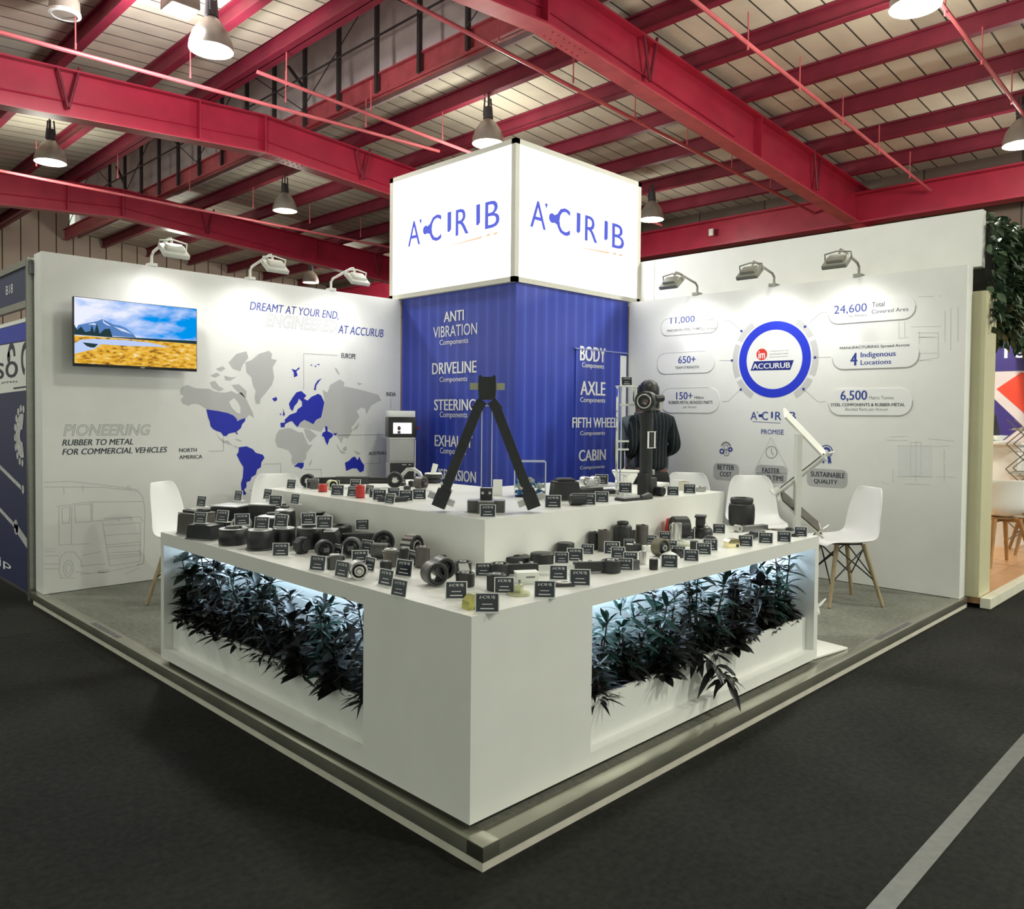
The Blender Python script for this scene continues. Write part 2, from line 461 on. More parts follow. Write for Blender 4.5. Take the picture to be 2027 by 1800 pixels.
for i, x in enumerate((-2.0, -.8, .45, 1.65, 2.75, 6.25, 7.45, 8.66, 9.9, 11.12, 12.36)):
    mb = MB(); zt = ztop(x)
    mb.bx(x - .012, x + .012, -13, 22.2, zt, zt + .235)
    mb.bx(x - .055, x + .055, -13, 22.2, zt, zt + .02)
    mb.bx(x - .055, x + .055, -13, 22.2, zt + .21, zt + .235)
    if i in (4, 6, 9):
        mb.tube([(x + .07, -13, zt + .09), (x + .07, 22, zt + .09)], .018, 6)
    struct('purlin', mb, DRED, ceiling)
for x in (3.62, 5.28):                  # deeper edge beams of the ridge vent
    mb = MB(); zt = ztop(x)
    ibeam(mb, [((x, -13, zt), (x, -13, zt + .30)), ((x, 22.2, zt), (x, 22.2, zt + .30))], 0.2 if x < 4 else .12, 0.02, 0.014, 'y')
    struct('edge_beam', mb, DRED if x < 4 else mat('red_edge_beam_steel', (0.42, 0.07, 0.085), 0.45, var=0.15), ceiling)

# ridge vent: raised lid with its lining, posts, rail and braces
LIN = mat('pale_mauve_lining', (0.62, 0.50, 0.52), 0.7, var=0.14, scale=2.2)
mb = MB()
mb.bx(5.62, 5.66, -13, 22.5, 6.05, 7.55)
mb.bx(2.9, 2.94, -13, 22.5, 6.9, 7.55)
mb.add([(2.6, -13, 7.45), (4.57, -13, 7.65), (4.57, 22.5, 7.65), (2.6, 22.5, 7.45)], [(0, 1, 2, 3)])
mb.add([(4.57, -13, 7.65), (5.9, -13, 7.45), (5.9, 22.5, 7.45), (4.57, 22.5, 7.65)], [(0, 1, 2, 3)])
vent = struct('ridge_vent', mb, LIN, ceiling, smooth=0)
POSTM = mat('dark_vent_post_steel', (0.05, 0.04, 0.042), 0.5, 0.3)
for k in range(22):
    y = -2.0 + k * .98
    mb = MB(); mb.bx(5.18, 5.24, y - .025, y + .025, ztop(5.2), 7.5)
    mb.bar((5.21, y, 7.15), (4.95, y, 7.5), .03, .03, (0, 1, 0))
    struct('vent_post', mb, POSTM, vent)
mb = MB(); mb.tube([(5.17, -4, 6.72), (5.17, 22, 6.72)], .016, 6)
mb.tube([(5.17, -4, 7.2), (5.17, 22, 7.2)], .010, 6)
for k in range(6):
    y = -2.0 + k * 3.92
    mb.tube([(5.16, y, 6.2), (5.16, y + 1.96, 7.4)], .009, 5); mb.tube([(5.16, y + 1.96, 7.4), (5.16, y + 3.92, 6.2)], .009, 5)
    mb.bar((5.2, y, 6.55), (5.2, y + .5, 7.05), .05, .03)
struct('vent_bracing', mb, POSTM, vent)

# thin sprinkler pipes slung under the roof
for x0, x1, y0 in ((4.9, 12.8, 2.7), (3.0, 12.9, 4.75), (-3, 6.6, 8.05), (5.5, 12.6, .85), (3.2, 12, 7.5), (-2, 12, 13.4)):
    mb = MB(); mb.tube([(x0, y0, 5.62 - .058 * abs(x0 - XR)), (x1, y0, 5.62 - .058 * abs(x1 - XR))], .024, 8)
    n = int((x1 - x0) / 1.3)
    for i in range(n):
        x = x0 + .4 + i * 1.3; zz = 5.62 - .058 * abs(x - XR)
        mb.cyl((x, y0, zz), (x, y0, zz + .35), .008, n=5); mb.cyl((x, y0, zz - .07), (x, y0, zz), .012, n=6)
    struct('sprinkler_pipe', mb, PINK, ceiling)

# eaves beam and the dark wall below it, gable wall far away
mb = MB()
ibeam(mb, [((12.95, -13, 4.80), (12.95, -13, 5.34)), ((12.95, 22.3, 4.80), (12.95, 22.3, 5.34))], .3, .03, .016, 'y')
struct('eaves_beam', mb, RED, ceiling)
mb = MB(); mb.bx(13.45, 13.6, -13, 22.3, -.08, 5.9)
mb.bx(13.38, 13.45, -13, 22.3, 4.3, 4.42)
struct('wall_side', mb, banded('brown_cladding', (0.17, 0.12, 0.10), (0.05, 0.04, 0.035), 1, 1.5, .03))
mb = MB()
mb.add([(-7, 22.2, -.08), (13.5, 22.2, -.08), (13.5, 22.2, z(13.5)), (5.4, 22.2, 6.2), (5.4, 22.2, 7.5), (3.6, 22.2, 7.5), (3.6, 22.2, 6.2), (-7, 22.2, z(-7))], [tuple(range(8))])
struct('wall_back', mb, banded('gable_cladding', (0.62, 0.50, 0.42), (0.10, 0.065, 0.05), 0, 0.421, 0.03, var=0.06))

# ================================================================ THE STAND'S PLATFORM AND WALLS
PX, PY = -0.033, -0.095
WY, WX = 4.528, 4.77
plat = empty('floor_platform'); plat['kind'] = 'structure'
mb = MB(); mb.bx(PX + .06, WX + .14, PY + .06, WY + .17, -.05, -.004); struct('carpet', mb, STANDC, plat)
mb = MB()
mb.bx(PX, PX + .075, PY, WY + .17, -.05, 0, .003); mb.bx(PX, WX + .14, PY, PY + .075, -.0502, -.0002, .003)
struct('edge_trim', mb, mat('edge_aluminium', (0.42, 0.41, 0.34), 0.22, 0.75, var=0.12, scale=5), plat)
mb = MB(); random.seed(5)
mb.bx(PX + .004, PX + .02, PY + .004, WY + .1, -.08, -.05); mb.bx(PX + .0045, WX + .14, PY + .0045, PY + .0205, -.0798, -.0498)
struct('skirting_strip', mb, mat('cream_edge_strip', (0.62, 0.58, 0.50), 0.6, var=0.08, scale=12), plat)
mb = MB(); mb.bx(PX + .02, WX + .14, PY + .0206, WY + .1, -.08, -.0504)
struct('platform_base', mb, mat('dark_chipboard', (0.04, 0.035, 0.03), 0.9), plat)
for px_, lab in (((0.025,3.265), 0), ((3.527,-0.103), 1)):
    mb = MB()
    if lab == 0: mb.bx(PX + .02, PX + .05, px_[1] - .24, px_[1] + .2, .0, .0008)
    else: mb.bx(px_[0] - .3, px_[0] + .25, PY + .02, PY + .05, .0, .0008)
    struct('trim_marking', mb, mat('dark_marking', (0.10, 0.10, 0.10), 0.6, var=0.6, scale=60), plat)

wl = struct('wall_left', MB().bx(0.009, 3.175, WY, WY + .18, 0, 2.44, .004), WHITE)
wr = struct('wall_right', MB().bx(WX, WX + .14, -.076, 2.935, 0, 2.44, .004), WHITE)

# tower with backlit cube
TX, TY = 3.188, 2.948
BLUE = banded('blue_tower_print', (0.035, 0.06, 0.40), (0.055, 0.085, 0.50), 0, 0.135, 0.022, rough=0.38, var=0.05, spec=0.5)
def bluemat(axis):
    m = bpy.data.materials.new('blue_stripe_print_' + 'xyz'[axis]); m.use_nodes = True
    nt = m.node_tree; N = nt.nodes; L = nt.links; b = N['Principled BSDF']
    b.inputs['Roughness'].default_value = 0.36
    tc = N.new('ShaderNodeTexCoord'); sp = N.new('ShaderNodeSeparateXYZ'); L.new(tc.outputs['Object'], sp.inputs[0])
    dv = N.new('ShaderNodeMath'); dv.operation = 'DIVIDE'; dv.inputs[1].default_value = 0.135; L.new(sp.outputs[axis], dv.inputs[0])
    fr = N.new('ShaderNodeMath'); fr.operation = 'FRACT'; L.new(dv.outputs[0], fr.inputs[0])
    rp = N.new('ShaderNodeValToRGB'); e = rp.color_ramp.elements
    e[0].position = 0; e[0].color = (0.022, 0.042, 0.36, 1); e[1].position = 1; e[1].color = (0.022, 0.042, 0.36, 1)
    for ps, c in ((.30, (0.028, 0.055, 0.42)), (.50, (0.06, 0.095, 0.50)), (.58, (0.03, 0.055, 0.42))):
        q = e.new(ps); q.color = (*c, 1)
    L.new(fr.outputs[0], rp.inputs[0]); L.new(rp.outputs[0], b.inputs['Base Color'])
    return m
BLX, BLY = bluemat(0), bluemat(1)
tower = empty('sign_tower', 'blue corner tower with white component names, carrying the big backlit cube', 'display tower', (TX, TY, 0))
def lobj(name, mb, m, par, smooth=35):
    """parts given in world coordinates under an empty that stands elsewhere"""
    o = obj(name, mb, m, par, smooth); o.matrix_parent_inverse = Matrix.Translation(-par.location); return o
lobj('side_panel', MB().bx(TX, TX + .02, TY + .02, WY - .002, 0, 2.447), BLY, tower)
NX0, NX1, NZ = 3.965, 4.66, 2.045
mb = MB()
mb.bx(TX, 4.768, TY, TY + .02, 0, 2.447)
mb.bx(3.97, 4.64, TY - .012, TY + .001, .02, 1.93)
lobj('front_panel', mb, BLX, tower)
lobj('niche_edge', MB().bx(4.641, 4.74, TY - .011, TY + .002, 0.02, 1.91), WHITE, tower)
lobj('door_head', MB().bx(3.95, 4.75, TY - .02, TY + .001, 1.93, 1.942), mat('pale_blue_ledge', (0.25, 0.28, 0.6), .4), tower)
LX0, LY0, LX1, LY1, LZ0, LZ1 = 3.147, 2.93, 4.94, 4.682, 2.447, 3.649
FRM = mat('cream_cube_frame', (0.60, 0.58, 0.52), 0.5, var=0.03)
cube = empty('light_cube', 'glowing white cube sign with blue lettering on top of the blue tower', 'sign', (LX0, LY0, LZ0))
mb = MB(); f = .055
for x0, y0, x1, y1 in ((LX0, LY0, LX1, LY0 + .05), (LX0, LY0, LX0 + .05, LY1), (LX0, LY1 - .05, LX1, LY1), (LX1 - .05, LY0, LX1, LY1)):
    mb.bx(x0, x1, y0, y1, LZ0, LZ0 + f * .8); mb.bx(x0, x1, y0, y1, LZ1 - f * .8, LZ1)
for x, y in ((LX0, LY0), (LX1 - .05, LY0), (LX0, LY1 - .05), (LX1 - .05, LY1 - .05)):
    mb.bx(x, x + .05, y, y + .05, LZ0, LZ1)
mb.bx(LX0 + .02, LX1 - .02, LY0 + .02, LY1 - .02, LZ0 - .002, LZ0 + .01)
lobj('cube_frame', mb, FRM, cube)
GLOW = emis('backlit_fabric', (1.0, 1.0, 0.98), 3.2)
pa = lobj('lit_panel', MB().bx(LX0 + .012, LX0 + .02, LY0 + .05, LY1 - .05, LZ0 + .044, LZ1 - .044), GLOW, cube)
pb = lobj('lit_panel', MB().bx(LX0 + .05, LX1 - .05, LY0 + .012, LY0 + .02, LZ0 + .044, LZ1 - .044), GLOW, cube)
pc = lobj('lit_panel', MB().bx(LX1 - .02, LX1 - .012, LY0 + .05, LY1 - .05, LZ0 + .044, LZ1 - .044), GLOW, cube)
SIGNB = emis('backlit_blue_lettering', (0.13, 0.16, 0.75), 1.0)
SIGNO = emis('backlit_orange_stroke', (1.0, 0.62, 0.36), 1.0)
for pan, kind, plane, bx_ in ((pa, 'x', LX0 + .012, ((-4.4,3.022), (-3.126,3.196))), (pb, 'y', LY0 + .012, ((3.34,3.018), (4.678,3.045)))):
    m = wallframe(kind, plane, .003); (a0, b0), (a1, b1) = bx_
    if kind == 'y': b0 -= .0
    h = .255 if kind == 'x' else .255
    zc = 2.94
    mb = MB(); logo(mb, m, a0, zc, a1 - a0, .235)
    o = lobj('lettering', mb, SIGNB, cube, 0)
    mb = MB(); w = a1 - a0
    mb.add([(a0 + w * .33, zc - .085, 0), (a0 + w * .82, zc - .07, 0), (a0 + w * .83, zc - .052, 0)], [(0, 1, 2)], m)
    mb.add([(a0 + w * .86, zc - .065, 0), (a0 + w * .90, zc - .065, 0), (a0 + w * .92, zc - .045, 0), (a0 + w * .88, zc - .045, 0)], [(0, 1, 2, 3)], m)
    mb.add([(a0 + w * .93, zc - .065, 0), (a0 + w * .97, zc - .065, 0), (a0 + w * .99, zc - .045, 0), (a0 + w * .95, zc - .045, 0)], [(0, 1, 2, 3)], m)
    lobj('underline', mb, SIGNO, cube, 0)

# component names on the tower
def tower_words(kind, plane, items, name):
    m = wallframe(kind, plane, .003)
    for words in items:
        mb = MB()
        for s, (a0, b0), (a1, b1), bold in words: put_text(mb, m, s, a0, b0, a1, b1, bold)
        lobj('lettering', mb, LETW, tower, 0)
tower_words('x', TX, (
    (('ANTI', (-3.89,2.174), (-3.608,2.27), .045), ('VIBRATION', (-4.041,2.036), (-3.432,2.14), .0), ('Components', (-3.947,1.949), (-3.548,2.014), .015)),
    (('DRIVELINE', (-4.054,1.693), (-3.433,1.8), .045), ('Components', (-3.943,1.605), (-3.556,1.666), .015)),
    (('STEERING', (-4.021,1.353), (-3.442,1.457), .045), ('Components', (-3.937,1.273), (-3.552,1.341), .015)),
    (('EXHAUST', (-4.009,1.015), (-3.478,1.121), .045), ('Components', (-3.929,0.933), (-3.565,1.004), .015)),
    (('SUSPENSION', (-4.057,0.704), (-3.427,0.805), .045), ('Components', (-3.936,0.614), (-3.547,0.692), .015)),
    ), '')
tower_words('y', TY - .012, (
    (('BODY', (4.021,1.826), (4.404,1.964), .045), ('Components', (4.052,1.753), (4.378,1.812), .015)),
    (('AXLE', (4.032,1.51), (4.405,1.639), .045), ('Components', (4.032,1.429), (4.405,1.489), .015)),
    (('FIFTH WHEEL', (3.923,1.205), (4.598,1.299), .045), ('Components', (4.038,1.122), (4.407,1.174), .015)),
    (('CABIN', (4.021,0.892), (4.425,0.998), .045), ('Components', (4.04,0.807), (4.41,0.848), .015)),
    ), '')

# ================================================================ HIGH-BAY LAMPS
BELL = mat('lamp_bell_aluminium', (0.42, 0.38, 0.34), 0.35, 0.5, var=0.1)
LAMPG = emis('lamp_glow', (1.0, 1.0, 0.78), 9.0)
LAMPO = mat('unlit_lamp_mouth', (0.45, 0.44, 0.42), 0.5)
def highbay(x, y, z0, label, r=.23, lit=True, m=BELL):
    e = empty('high_bay_lamp', label, 'lamp', (x, y, z0), 0, 'high bay lamps under the roof')
    h = r * 1.55
    prof = [(r, 0), (r * .97, h * .22), (r * .82, h * .52), (r * .5, h * .82), (r * .22, h), (r * .2, h), (r * .46, h * .8), (r * .78, h * .5), (r * .93, h * .2), (r * .97, 0)]
    obj('lamp_bell', MB().lathe(prof, 28), m, e)
    obj('lamp_mouth', MB().lathe([(0, .02), (r * .93, .02), (r * .93, .03), (0, .03)], 24), LAMPG if lit else LAMPO, e)
    top = ztop(x) - z0
    mb = MB(); mb.cyl((0, 0, h), (0, 0, h + .16), .075, .06, 12)
    for a in range(3): mb.tube([(.07 * math.cos(a * 2.1), .07 * math.sin(a * 2.1), h + .05), (.05 * math.cos(a * 2.1), .05 * math.sin(a * 2.1), h + .3)], .012, 5)
    obj('ballast_box', mb, mat('lamp_ballast', (0.08, 0.08, 0.09), 0.5, 0.3), e)
    obj('suspension_rod', MB().cyl((0, 0, h + .16), (0, 0, max(top + .02, h + .3)), .012, n=6), mat('lamp_rod', (0.06, 0.05, 0.05), 0.5, .4), e)
    return e
for u in (((2.203,6.611), .23, True, 'bright bell lamp nearest the tower of the left roof side, below the glaring floodlight'),
          ((2.19,12.222), .23, True, 'lit bell lamp above the left wall, beside the lower red rafter'),
          ((6.275,6.577), .23, True, 'small lit bell lamp peeping out above the top edge of the glowing cube'),
          ((10.913,6.982), .23, True, 'lit bell lamp close beside the glowing cube, over the right wall'),
          ((6.402,0.869), .23, True, 'big lit bell lamp at the top edge over the right wall'),
          ((10.837,0.959), .23, True, 'lit bell lamp with a warm flare cut off by the picture edge'),
          ((6.235,12.202), .23, False, 'unlit grey bell lamp hanging behind the long red rafter'),
          ((10.495,18.311), .23, True, 'lit bell lamp far away just above the top of the screen wall')):
    highbay(u[0][0], u[0][1], 5.2 if u[3].find('close beside') < 0 and u[3].find('far away') < 0 and u[3].find('flare') < 0 else 5.02, u[3], u[1], u[2])
e = empty('floodlight', 'glaring square floodlight hung from the roof beside the bell lamp', 'lamp', (1.831,6.515, 5.45))
obj('lamp_housing', MB().box((0, 0, .06), (.30, .30, .12), bev=.02), BELL, e)
obj('lamp_glass', MB().box((0, 0, -.006), (.26, .26, .012)), emis('floodlight_glow', (1, 1, 1), 14), e)
obj('suspension_rod', MB().cyl((0, 0, .1), (0, 0, .52), .012, n=6), _mats['lamp_rod'], e)
light('floodlight_beam', 'POINT', (1.95, 6.8, 5.25), 200, (1, .96, .97), None, .12)
e = empty('ceiling_speaker', 'round grey loudspeaker pod fixed up under the roof panels', 'loudspeaker', (1.203,8.091, 5.72))
obj('speaker_body', MB().lathe([(0, 0), (.13, .0), (.16, .03), (.15, .16), (.08, .24), (0, .24)], 24, closed=False), mat('grey_speaker_shell', (0.33, 0.29, 0.25), .5), e)
obj('speaker_rim', MB().lathe([(.13, -.008), (.165, .0), (.165, .03), (.13, .01)], 24), PAPER, e)
obj('speaker_bracket', MB().cyl((0, 0, .22), (0, 0, .34), .02, n=6), _mats['lamp_rod'], e)
e = empty('wall_sensor', 'small white box fixed to the eaves beam right of the glowing cube', 'sensor', (12.79, 6.83,5.079))
lx = e.location.copy()
e.location = (12.79, lx.y, lx.z)
obj('sensor_box', MB().box((0, 0, 0), (.05, .1, .14), bev=.01), PAPER, e)
obj('sensor_bracket', MB().box((.04, 0, .05), (.06, .04, .04)), _mats['lamp_rod'], e)

# ================================================================ PRINT ON THE LEFT WALL
ML = wallframe('y', WY, .0012)
def prints(name, polys, m, lift=0.0, par=None, frame=None):
    mb = MB()
    for q in polys: flat_poly(mb, frame or ML, q, lift)
    return obj(name, mb, m, par or wl, 0)
GREYMAP = mat('grey_map_print', (0.50, 0.50, 0.50), 0.5, var=0.02)
BLUEMAP = mat('blue_map_print', (0.008, 0.018, 0.42), 0.45, var=0.02)
prints('map_print', [[(1.203,1.343),(1.164,1.368),(1.123,1.382),(1.072,1.377),(1.022,1.331),(1.062,1.366),(1.012,1.38),(0.992,1.41),(1.022,1.44),(0.992,1.459),(0.99,1.489),(1.007,1.514),(1.047,1.531),(1.108,1.508),(1.174,1.505),(1.226,1.506),(1.269,1.487),(1.322,1.478),(1.375,1.48),(1.419,1.494),(1.463,1.472),(1.507,1.483),(1.552,1.422),(1.574,1.38),(1.608,1.317),(1.62,1.269),(1.574,1.295),(1.552,1.269),(1.507,1.258),(1.468,1.247),(1.457,1.273),(1.408,1.299),(1.332,1.319)],
 [(1.232,1.557),(1.274,1.574),(1.311,1.529),(1.354,1.505),(1.311,1.488),(1.258,1.512)],
 [(1.419,1.543),(1.485,1.551),(1.552,1.495),(1.546,1.432),(1.507,1.463),(1.446,1.513)],
 [(1.392,1.729),(1.462,1.805),(1.551,1.832),(1.568,1.78),(1.518,1.714),(1.496,1.661),(1.43,1.679)],
 [(1.237,1.613),(1.29,1.641),(1.322,1.622),(1.279,1.6)],
 [(1.354,1.618),(1.419,1.606),(1.463,1.613),(1.408,1.579),(1.365,1.583)],
 [(1.284,1.672),(1.343,1.695),(1.365,1.676),(1.322,1.651)],
 [(1.54,1.737),(1.596,1.761),(1.665,1.818),(1.757,1.85),(1.787,1.825),(1.781,1.782),(1.834,1.774),(1.793,1.707),(1.807,1.621),(1.787,1.556),(1.723,1.479),(1.682,1.435),(1.671,1.387),(1.637,1.391),(1.625,1.444),(1.636,1.498),(1.608,1.55),(1.597,1.613),(1.551,1.653)],
 [(1.279,1.155),(1.311,1.108),(1.354,1.077),(1.386,1.081),(1.419,1.044),(1.48,1.022),(1.468,1.012),(1.441,1.033),(1.397,1.05),(1.343,1.066),(1.311,1.098)],
 [(1.441,1.096),(1.485,1.087),(1.518,1.072),(1.485,1.074)],
 [(1.859,1.167),(1.938,1.183),(1.974,1.177),(2.048,1.143),(2.086,1.143),(2.118,1.081),(2.143,1.03),(2.188,1.029),(2.124,0.952),(2.124,0.907),(2.087,0.875),(2.043,0.871),(2,0.85),(1.975,0.89),(1.981,0.934),(1.95,0.984),(1.902,1.002),(1.842,1.014),(1.818,1.069),(1.829,1.129)],
 [(2.313,1.417),(2.289,1.528),(2.341,1.506),(2.368,1.576),(2.474,1.631),(2.522,1.604),(2.515,1.569),(2.653,1.55),(2.766,1.53),(2.911,1.498),(2.941,1.444),(2.897,1.431),(2.824,1.394),(2.767,1.304),(2.76,1.363),(2.71,1.375),(2.661,1.339),(2.69,1.286),(2.627,1.209),(2.599,1.186),(2.613,1.15),(2.565,1.081),(2.517,1.093),(2.491,1.035),(2.463,1.082),(2.436,1.111),(2.403,1.129),(2.356,1.164),(2.314,1.198),(2.277,1.147),(2.245,1.153),(2.2,1.165),(2.124,1.182),(2.067,1.188),(2.048,1.199),(2.067,1.227),(2.111,1.252),(2.193,1.213),(2.232,1.253),(2.283,1.278)],
 [(2.098,1.176),(2.149,1.171),(2.232,1.114),(2.162,1.052),(2.124,1.098)],
 [(2.437,1.036),(2.477,0.978),(2.546,0.941),(2.491,0.942),(2.45,1.001)],
 [(2.504,0.989),(2.545,1.011),(2.552,0.97),(2.518,0.965)],
 [(2.628,0.968),(2.713,0.936),(2.671,0.926)],
 [(2.613,1.162),(2.655,1.197),(2.69,1.233),(2.669,1.174),(2.627,1.156)],
 [(2.15,0.856),(2.182,0.9),(2.175,0.861),(2.156,0.833)],
 [(2.413,1.738),(2.44,1.728),(2.474,1.672),(2.447,1.682)],
 [(2.66,1.609),(2.723,1.6),(2.681,1.584)]], GREYMAP)
prints('bay_print', [[(1.397,1.403),(1.441,1.435),(1.474,1.399),(1.496,1.357),(1.496,1.305),(1.463,1.315),(1.419,1.356)]], WHITE, .0006)
prints('map_print', [[(1.203,1.338),(1.306,1.324),(1.386,1.309),(1.435,1.289),(1.463,1.263),(1.468,1.242),(1.507,1.258),(1.543,1.269),(1.538,1.242),(1.513,1.216),(1.502,1.184),(1.479,1.164),(1.463,1.153),(1.476,1.127),(1.463,1.132),(1.452,1.148),(1.419,1.143),(1.392,1.136),(1.375,1.118),(1.348,1.118),(1.327,1.149),(1.29,1.16),(1.26,1.175),(1.237,1.201),(1.232,1.237),(1.216,1.277)],
 [(1.483,1.022),(1.552,1.029),(1.609,1.003),(1.637,0.971),(1.701,0.953),(1.718,0.926),(1.689,0.889),(1.683,0.846),(1.649,0.826),(1.637,0.784),(1.598,0.764),(1.586,0.733),(1.552,0.724),(1.552,0.682),(1.53,0.662),(1.552,0.624),(1.53,0.614),(1.508,0.653),(1.502,0.716),(1.519,0.768),(1.524,0.852),(1.496,0.896),(1.463,0.96),(1.48,0.98)],
 [(1.867,1.227),(1.913,1.232),(1.907,1.254),(1.956,1.298),(2.023,1.321),(2.035,1.348),(2.079,1.377),(2.079,1.416),(2.048,1.443),(2.035,1.409),(2.004,1.376),(1.986,1.331),(1.962,1.353),(1.949,1.397),(1.986,1.453),(2.023,1.498),(2.072,1.512),(2.123,1.472),(2.097,1.444),(2.135,1.428),(2.173,1.462),(2.244,1.492),(2.276,1.476),(2.309,1.414),(2.296,1.357),(2.277,1.278),(2.225,1.255),(2.193,1.215),(2.149,1.238),(2.104,1.255),(2.061,1.227),(2.036,1.188),(2.011,1.21),(1.98,1.243),(1.956,1.238),(1.913,1.216),(1.907,1.188),(1.871,1.188)],
 [(1.889,1.358),(1.913,1.298),(1.889,1.287),(1.895,1.325)],
 [(1.859,1.303),(1.877,1.314),(1.871,1.292)],
 [(1.787,1.437),(1.829,1.454),(1.837,1.427),(1.811,1.411)],
 [(1.973,1.705),(2.016,1.696),(2.053,1.725),(2.053,1.709),(2.022,1.685),(2.035,1.647),(1.998,1.629),(1.997,1.673)],
 [(2.199,1.525),(2.211,1.576),(2.237,1.611),(2.282,1.635),(2.25,1.6),(2.224,1.565),(2.218,1.52)],
 [(2.16,1.748),(2.179,1.754),(2.179,1.74)],
 [(2.204,1.733),(2.218,1.751),(2.223,1.733)],
 [(2.223,1.756),(2.256,1.762),(2.257,1.75)],
 [(2.314,1.198),(2.343,1.192),(2.343,1.152),(2.369,1.141),(2.403,1.123),(2.396,1.1),(2.363,1.078),(2.343,1.021),(2.324,1.05),(2.304,1.101),(2.282,1.107),(2.291,1.136),(2.323,1.152)],
 [(2.403,1.129),(2.45,1.134),(2.423,1.106)],
 [(2.532,0.854),(2.573,0.87),(2.615,0.904),(2.643,0.909),(2.671,0.873),(2.692,0.907),(2.713,0.865),(2.749,0.822),(2.742,0.769),(2.7,0.757),(2.664,0.796),(2.615,0.798),(2.546,0.777),(2.539,0.813)],
 [(2,0.839),(2.043,0.871),(2.099,0.871),(2.097,0.836),(2.074,0.812),(2.049,0.832)],
 [(1.581,0.654),(1.594,0.655),(1.594,0.646)]], BLUEMAP, .0003)
mb = MB(); strips(mb, ML, [[(2.095,1.522),(2.094,1.847),(2.446,1.851)],
 [(2.45,1.113),(2.987,1.114)],
 [(3.057,1.465),(3.057,1.358)],
 [(1.221,0.995),(1.349,0.994),(1.348,1.108)],
 [(1.707,0.872),(1.872,0.869),(1.872,0.751)],
 [(2.112,0.807),(2.279,0.803),(2.279,0.732)],
 [(2.756,0.838),(2.927,0.834),(2.927,0.9)]], .004)
obj('leader_lines', mb, LINEG, wl, 0)
def words(par, m, material, items):
    mb = MB()
    for it in items:
        s, a, b = it[:3]; put_text(mb, m, s, a[0], a[1], b[0], b[1], *it[3:])
    return obj('lettering', mb, material, par, 0)
words(wl, ML, LETK, (('EUROPE', (2.488,1.829), (2.646,1.876), .03), ('INDIA', (3.002,1.49), (3.117,1.528), .03),
    ('NORTH', (0.981,0.993), (1.123,1.024), .035), ('AMERICA', (0.981,0.938), (1.169,0.968), .035),
    ('AUSTRALIA', (2.798,0.919), (3.033,0.95), .035), ('SOUTH', (1.781,0.68), (1.923,0.708), .035)))
words(wl, ML, LETB, (('DREAMT AT YOUR END,', (1.579,2.173), (2.455,2.255), .012, .22), ('AT ACCURUB', (2.451,2.055), (2.964,2.133), .012, .22)))
words(wl, ML, LINEG, (('ENGINEERED', (1.727,2.057), (2.438,2.17), .02, .22, .012), ('PIONEERING', (0.144,1.131), (0.759,1.217), .02, .22, .016)))
words(wl, ML, LETK, (('RUBBER TO METAL', (0.136,1.062), (0.63,1.106), .035, .22), ('FOR COMMERCIAL VEHICLES', (0.136,0.995), (0.887,1.039), .035, .22)))
mb = MB(); strips(mb, ML, [[(0.019,0.802),(0.176,0.803),(0.4,0.765),(0.654,0.714),(0.698,0.657),(0.716,0.564),(0.71,0.29),(0.701,0.144),(0.644,0.124),(0.431,0.107),(0.252,0.113)],
 [(0.019,0.769),(0.4,0.747),(0.654,0.705)],
 [(0.098,0.624),(0.334,0.646)],
 [(0.113,0.619),(0.112,0.346),(0.317,0.332)],
 [(0.199,0.621),(0.193,0.345)],
 [(0.132,0.609),(0.187,0.617),(0.182,0.502),(0.136,0.497),(0.132,0.609)],
 [(0.218,0.624),(0.326,0.629),(0.33,0.497),(0.222,0.498),(0.218,0.624)],
 [(0.338,0.641),(0.698,0.62)],
 [(0.338,0.641),(0.338,0.497)],
 [(0.338,0.497),(0.68,0.503),(0.698,0.465)],
 [(0.407,0.482),(0.456,0.148),(0.679,0.156),(0.68,0.458)],
 [(0.415,0.459),(0.68,0.458)],
 [(0.423,0.383),(0.68,0.375)],
 [(0.432,0.311),(0.684,0.306)],
 [(0.436,0.293),(0.688,0.283)],
 [(0.448,0.247),(0.679,0.238)],
 [(0.448,0.225),(0.679,0.215)],
 [(0.448,0.202),(0.679,0.202)],
 [(0.017,0.322),(0.089,0.323)],
 [(0.017,0.305),(0.089,0.301)],
 [(0.017,0.276),(0.112,0.269)],
 [(0.016,0.221),(0.111,0.205)],
 [(0.016,0.187),(0.111,0.171)],
 [(0.268,0.25),(0.398,0.266)],
 [(0.252,0.174),(0.431,0.169)],
 [(0.126,0.104),(0.111,0.158),(0.119,0.251),(0.158,0.289),(0.213,0.283),(0.252,0.226),(0.268,0.163)],
 [(0.111,0.106),(0.22,0.091)],
 [(0.416,0.512),(0.516,0.508),(0.524,0.48)],
 [(0.525,0.507),(0.61,0.507),(0.615,0.477)],
 [(0.145,0.762),(0.148,0.71)],
 [(0.27,0.763),(0.274,0.724)],
 [(0.576,0.719),(0.585,0.745),(0.602,0.743),(0.607,0.713)],
 [(0.566,0.071),(0.679,0.11)],
 [(0.22,0.135),(0.316,0.113)],
 [(0.373,0.123),(0.447,0.122),(0.443,0.105),(0.377,0.109),(0.373,0.123)],
 [(0.662,0.24),(0.71,0.198),(0.706,0.134),(0.657,0.131)]], .0042)
E2 = []
for ra, rb in ((36, 62), (20, 38)):
    E2.append([(580 + ra * math.cos(i * PI / 12), 1310 + rb * math.sin(i * PI / 12)) for i in range(25)])
WC, WSX, WSZ = (0.173,0.167), (0.004), 1
for ln in E2:
    strips(mb, ML, [[(WC[0] + (a - 580) / 4.286 * WSX, WC[1] - (b - 1310) / 4.286 * WSX) for a, b in ln]], .0042)
obj('truck_drawing', mb, FAINT, wl, 0)

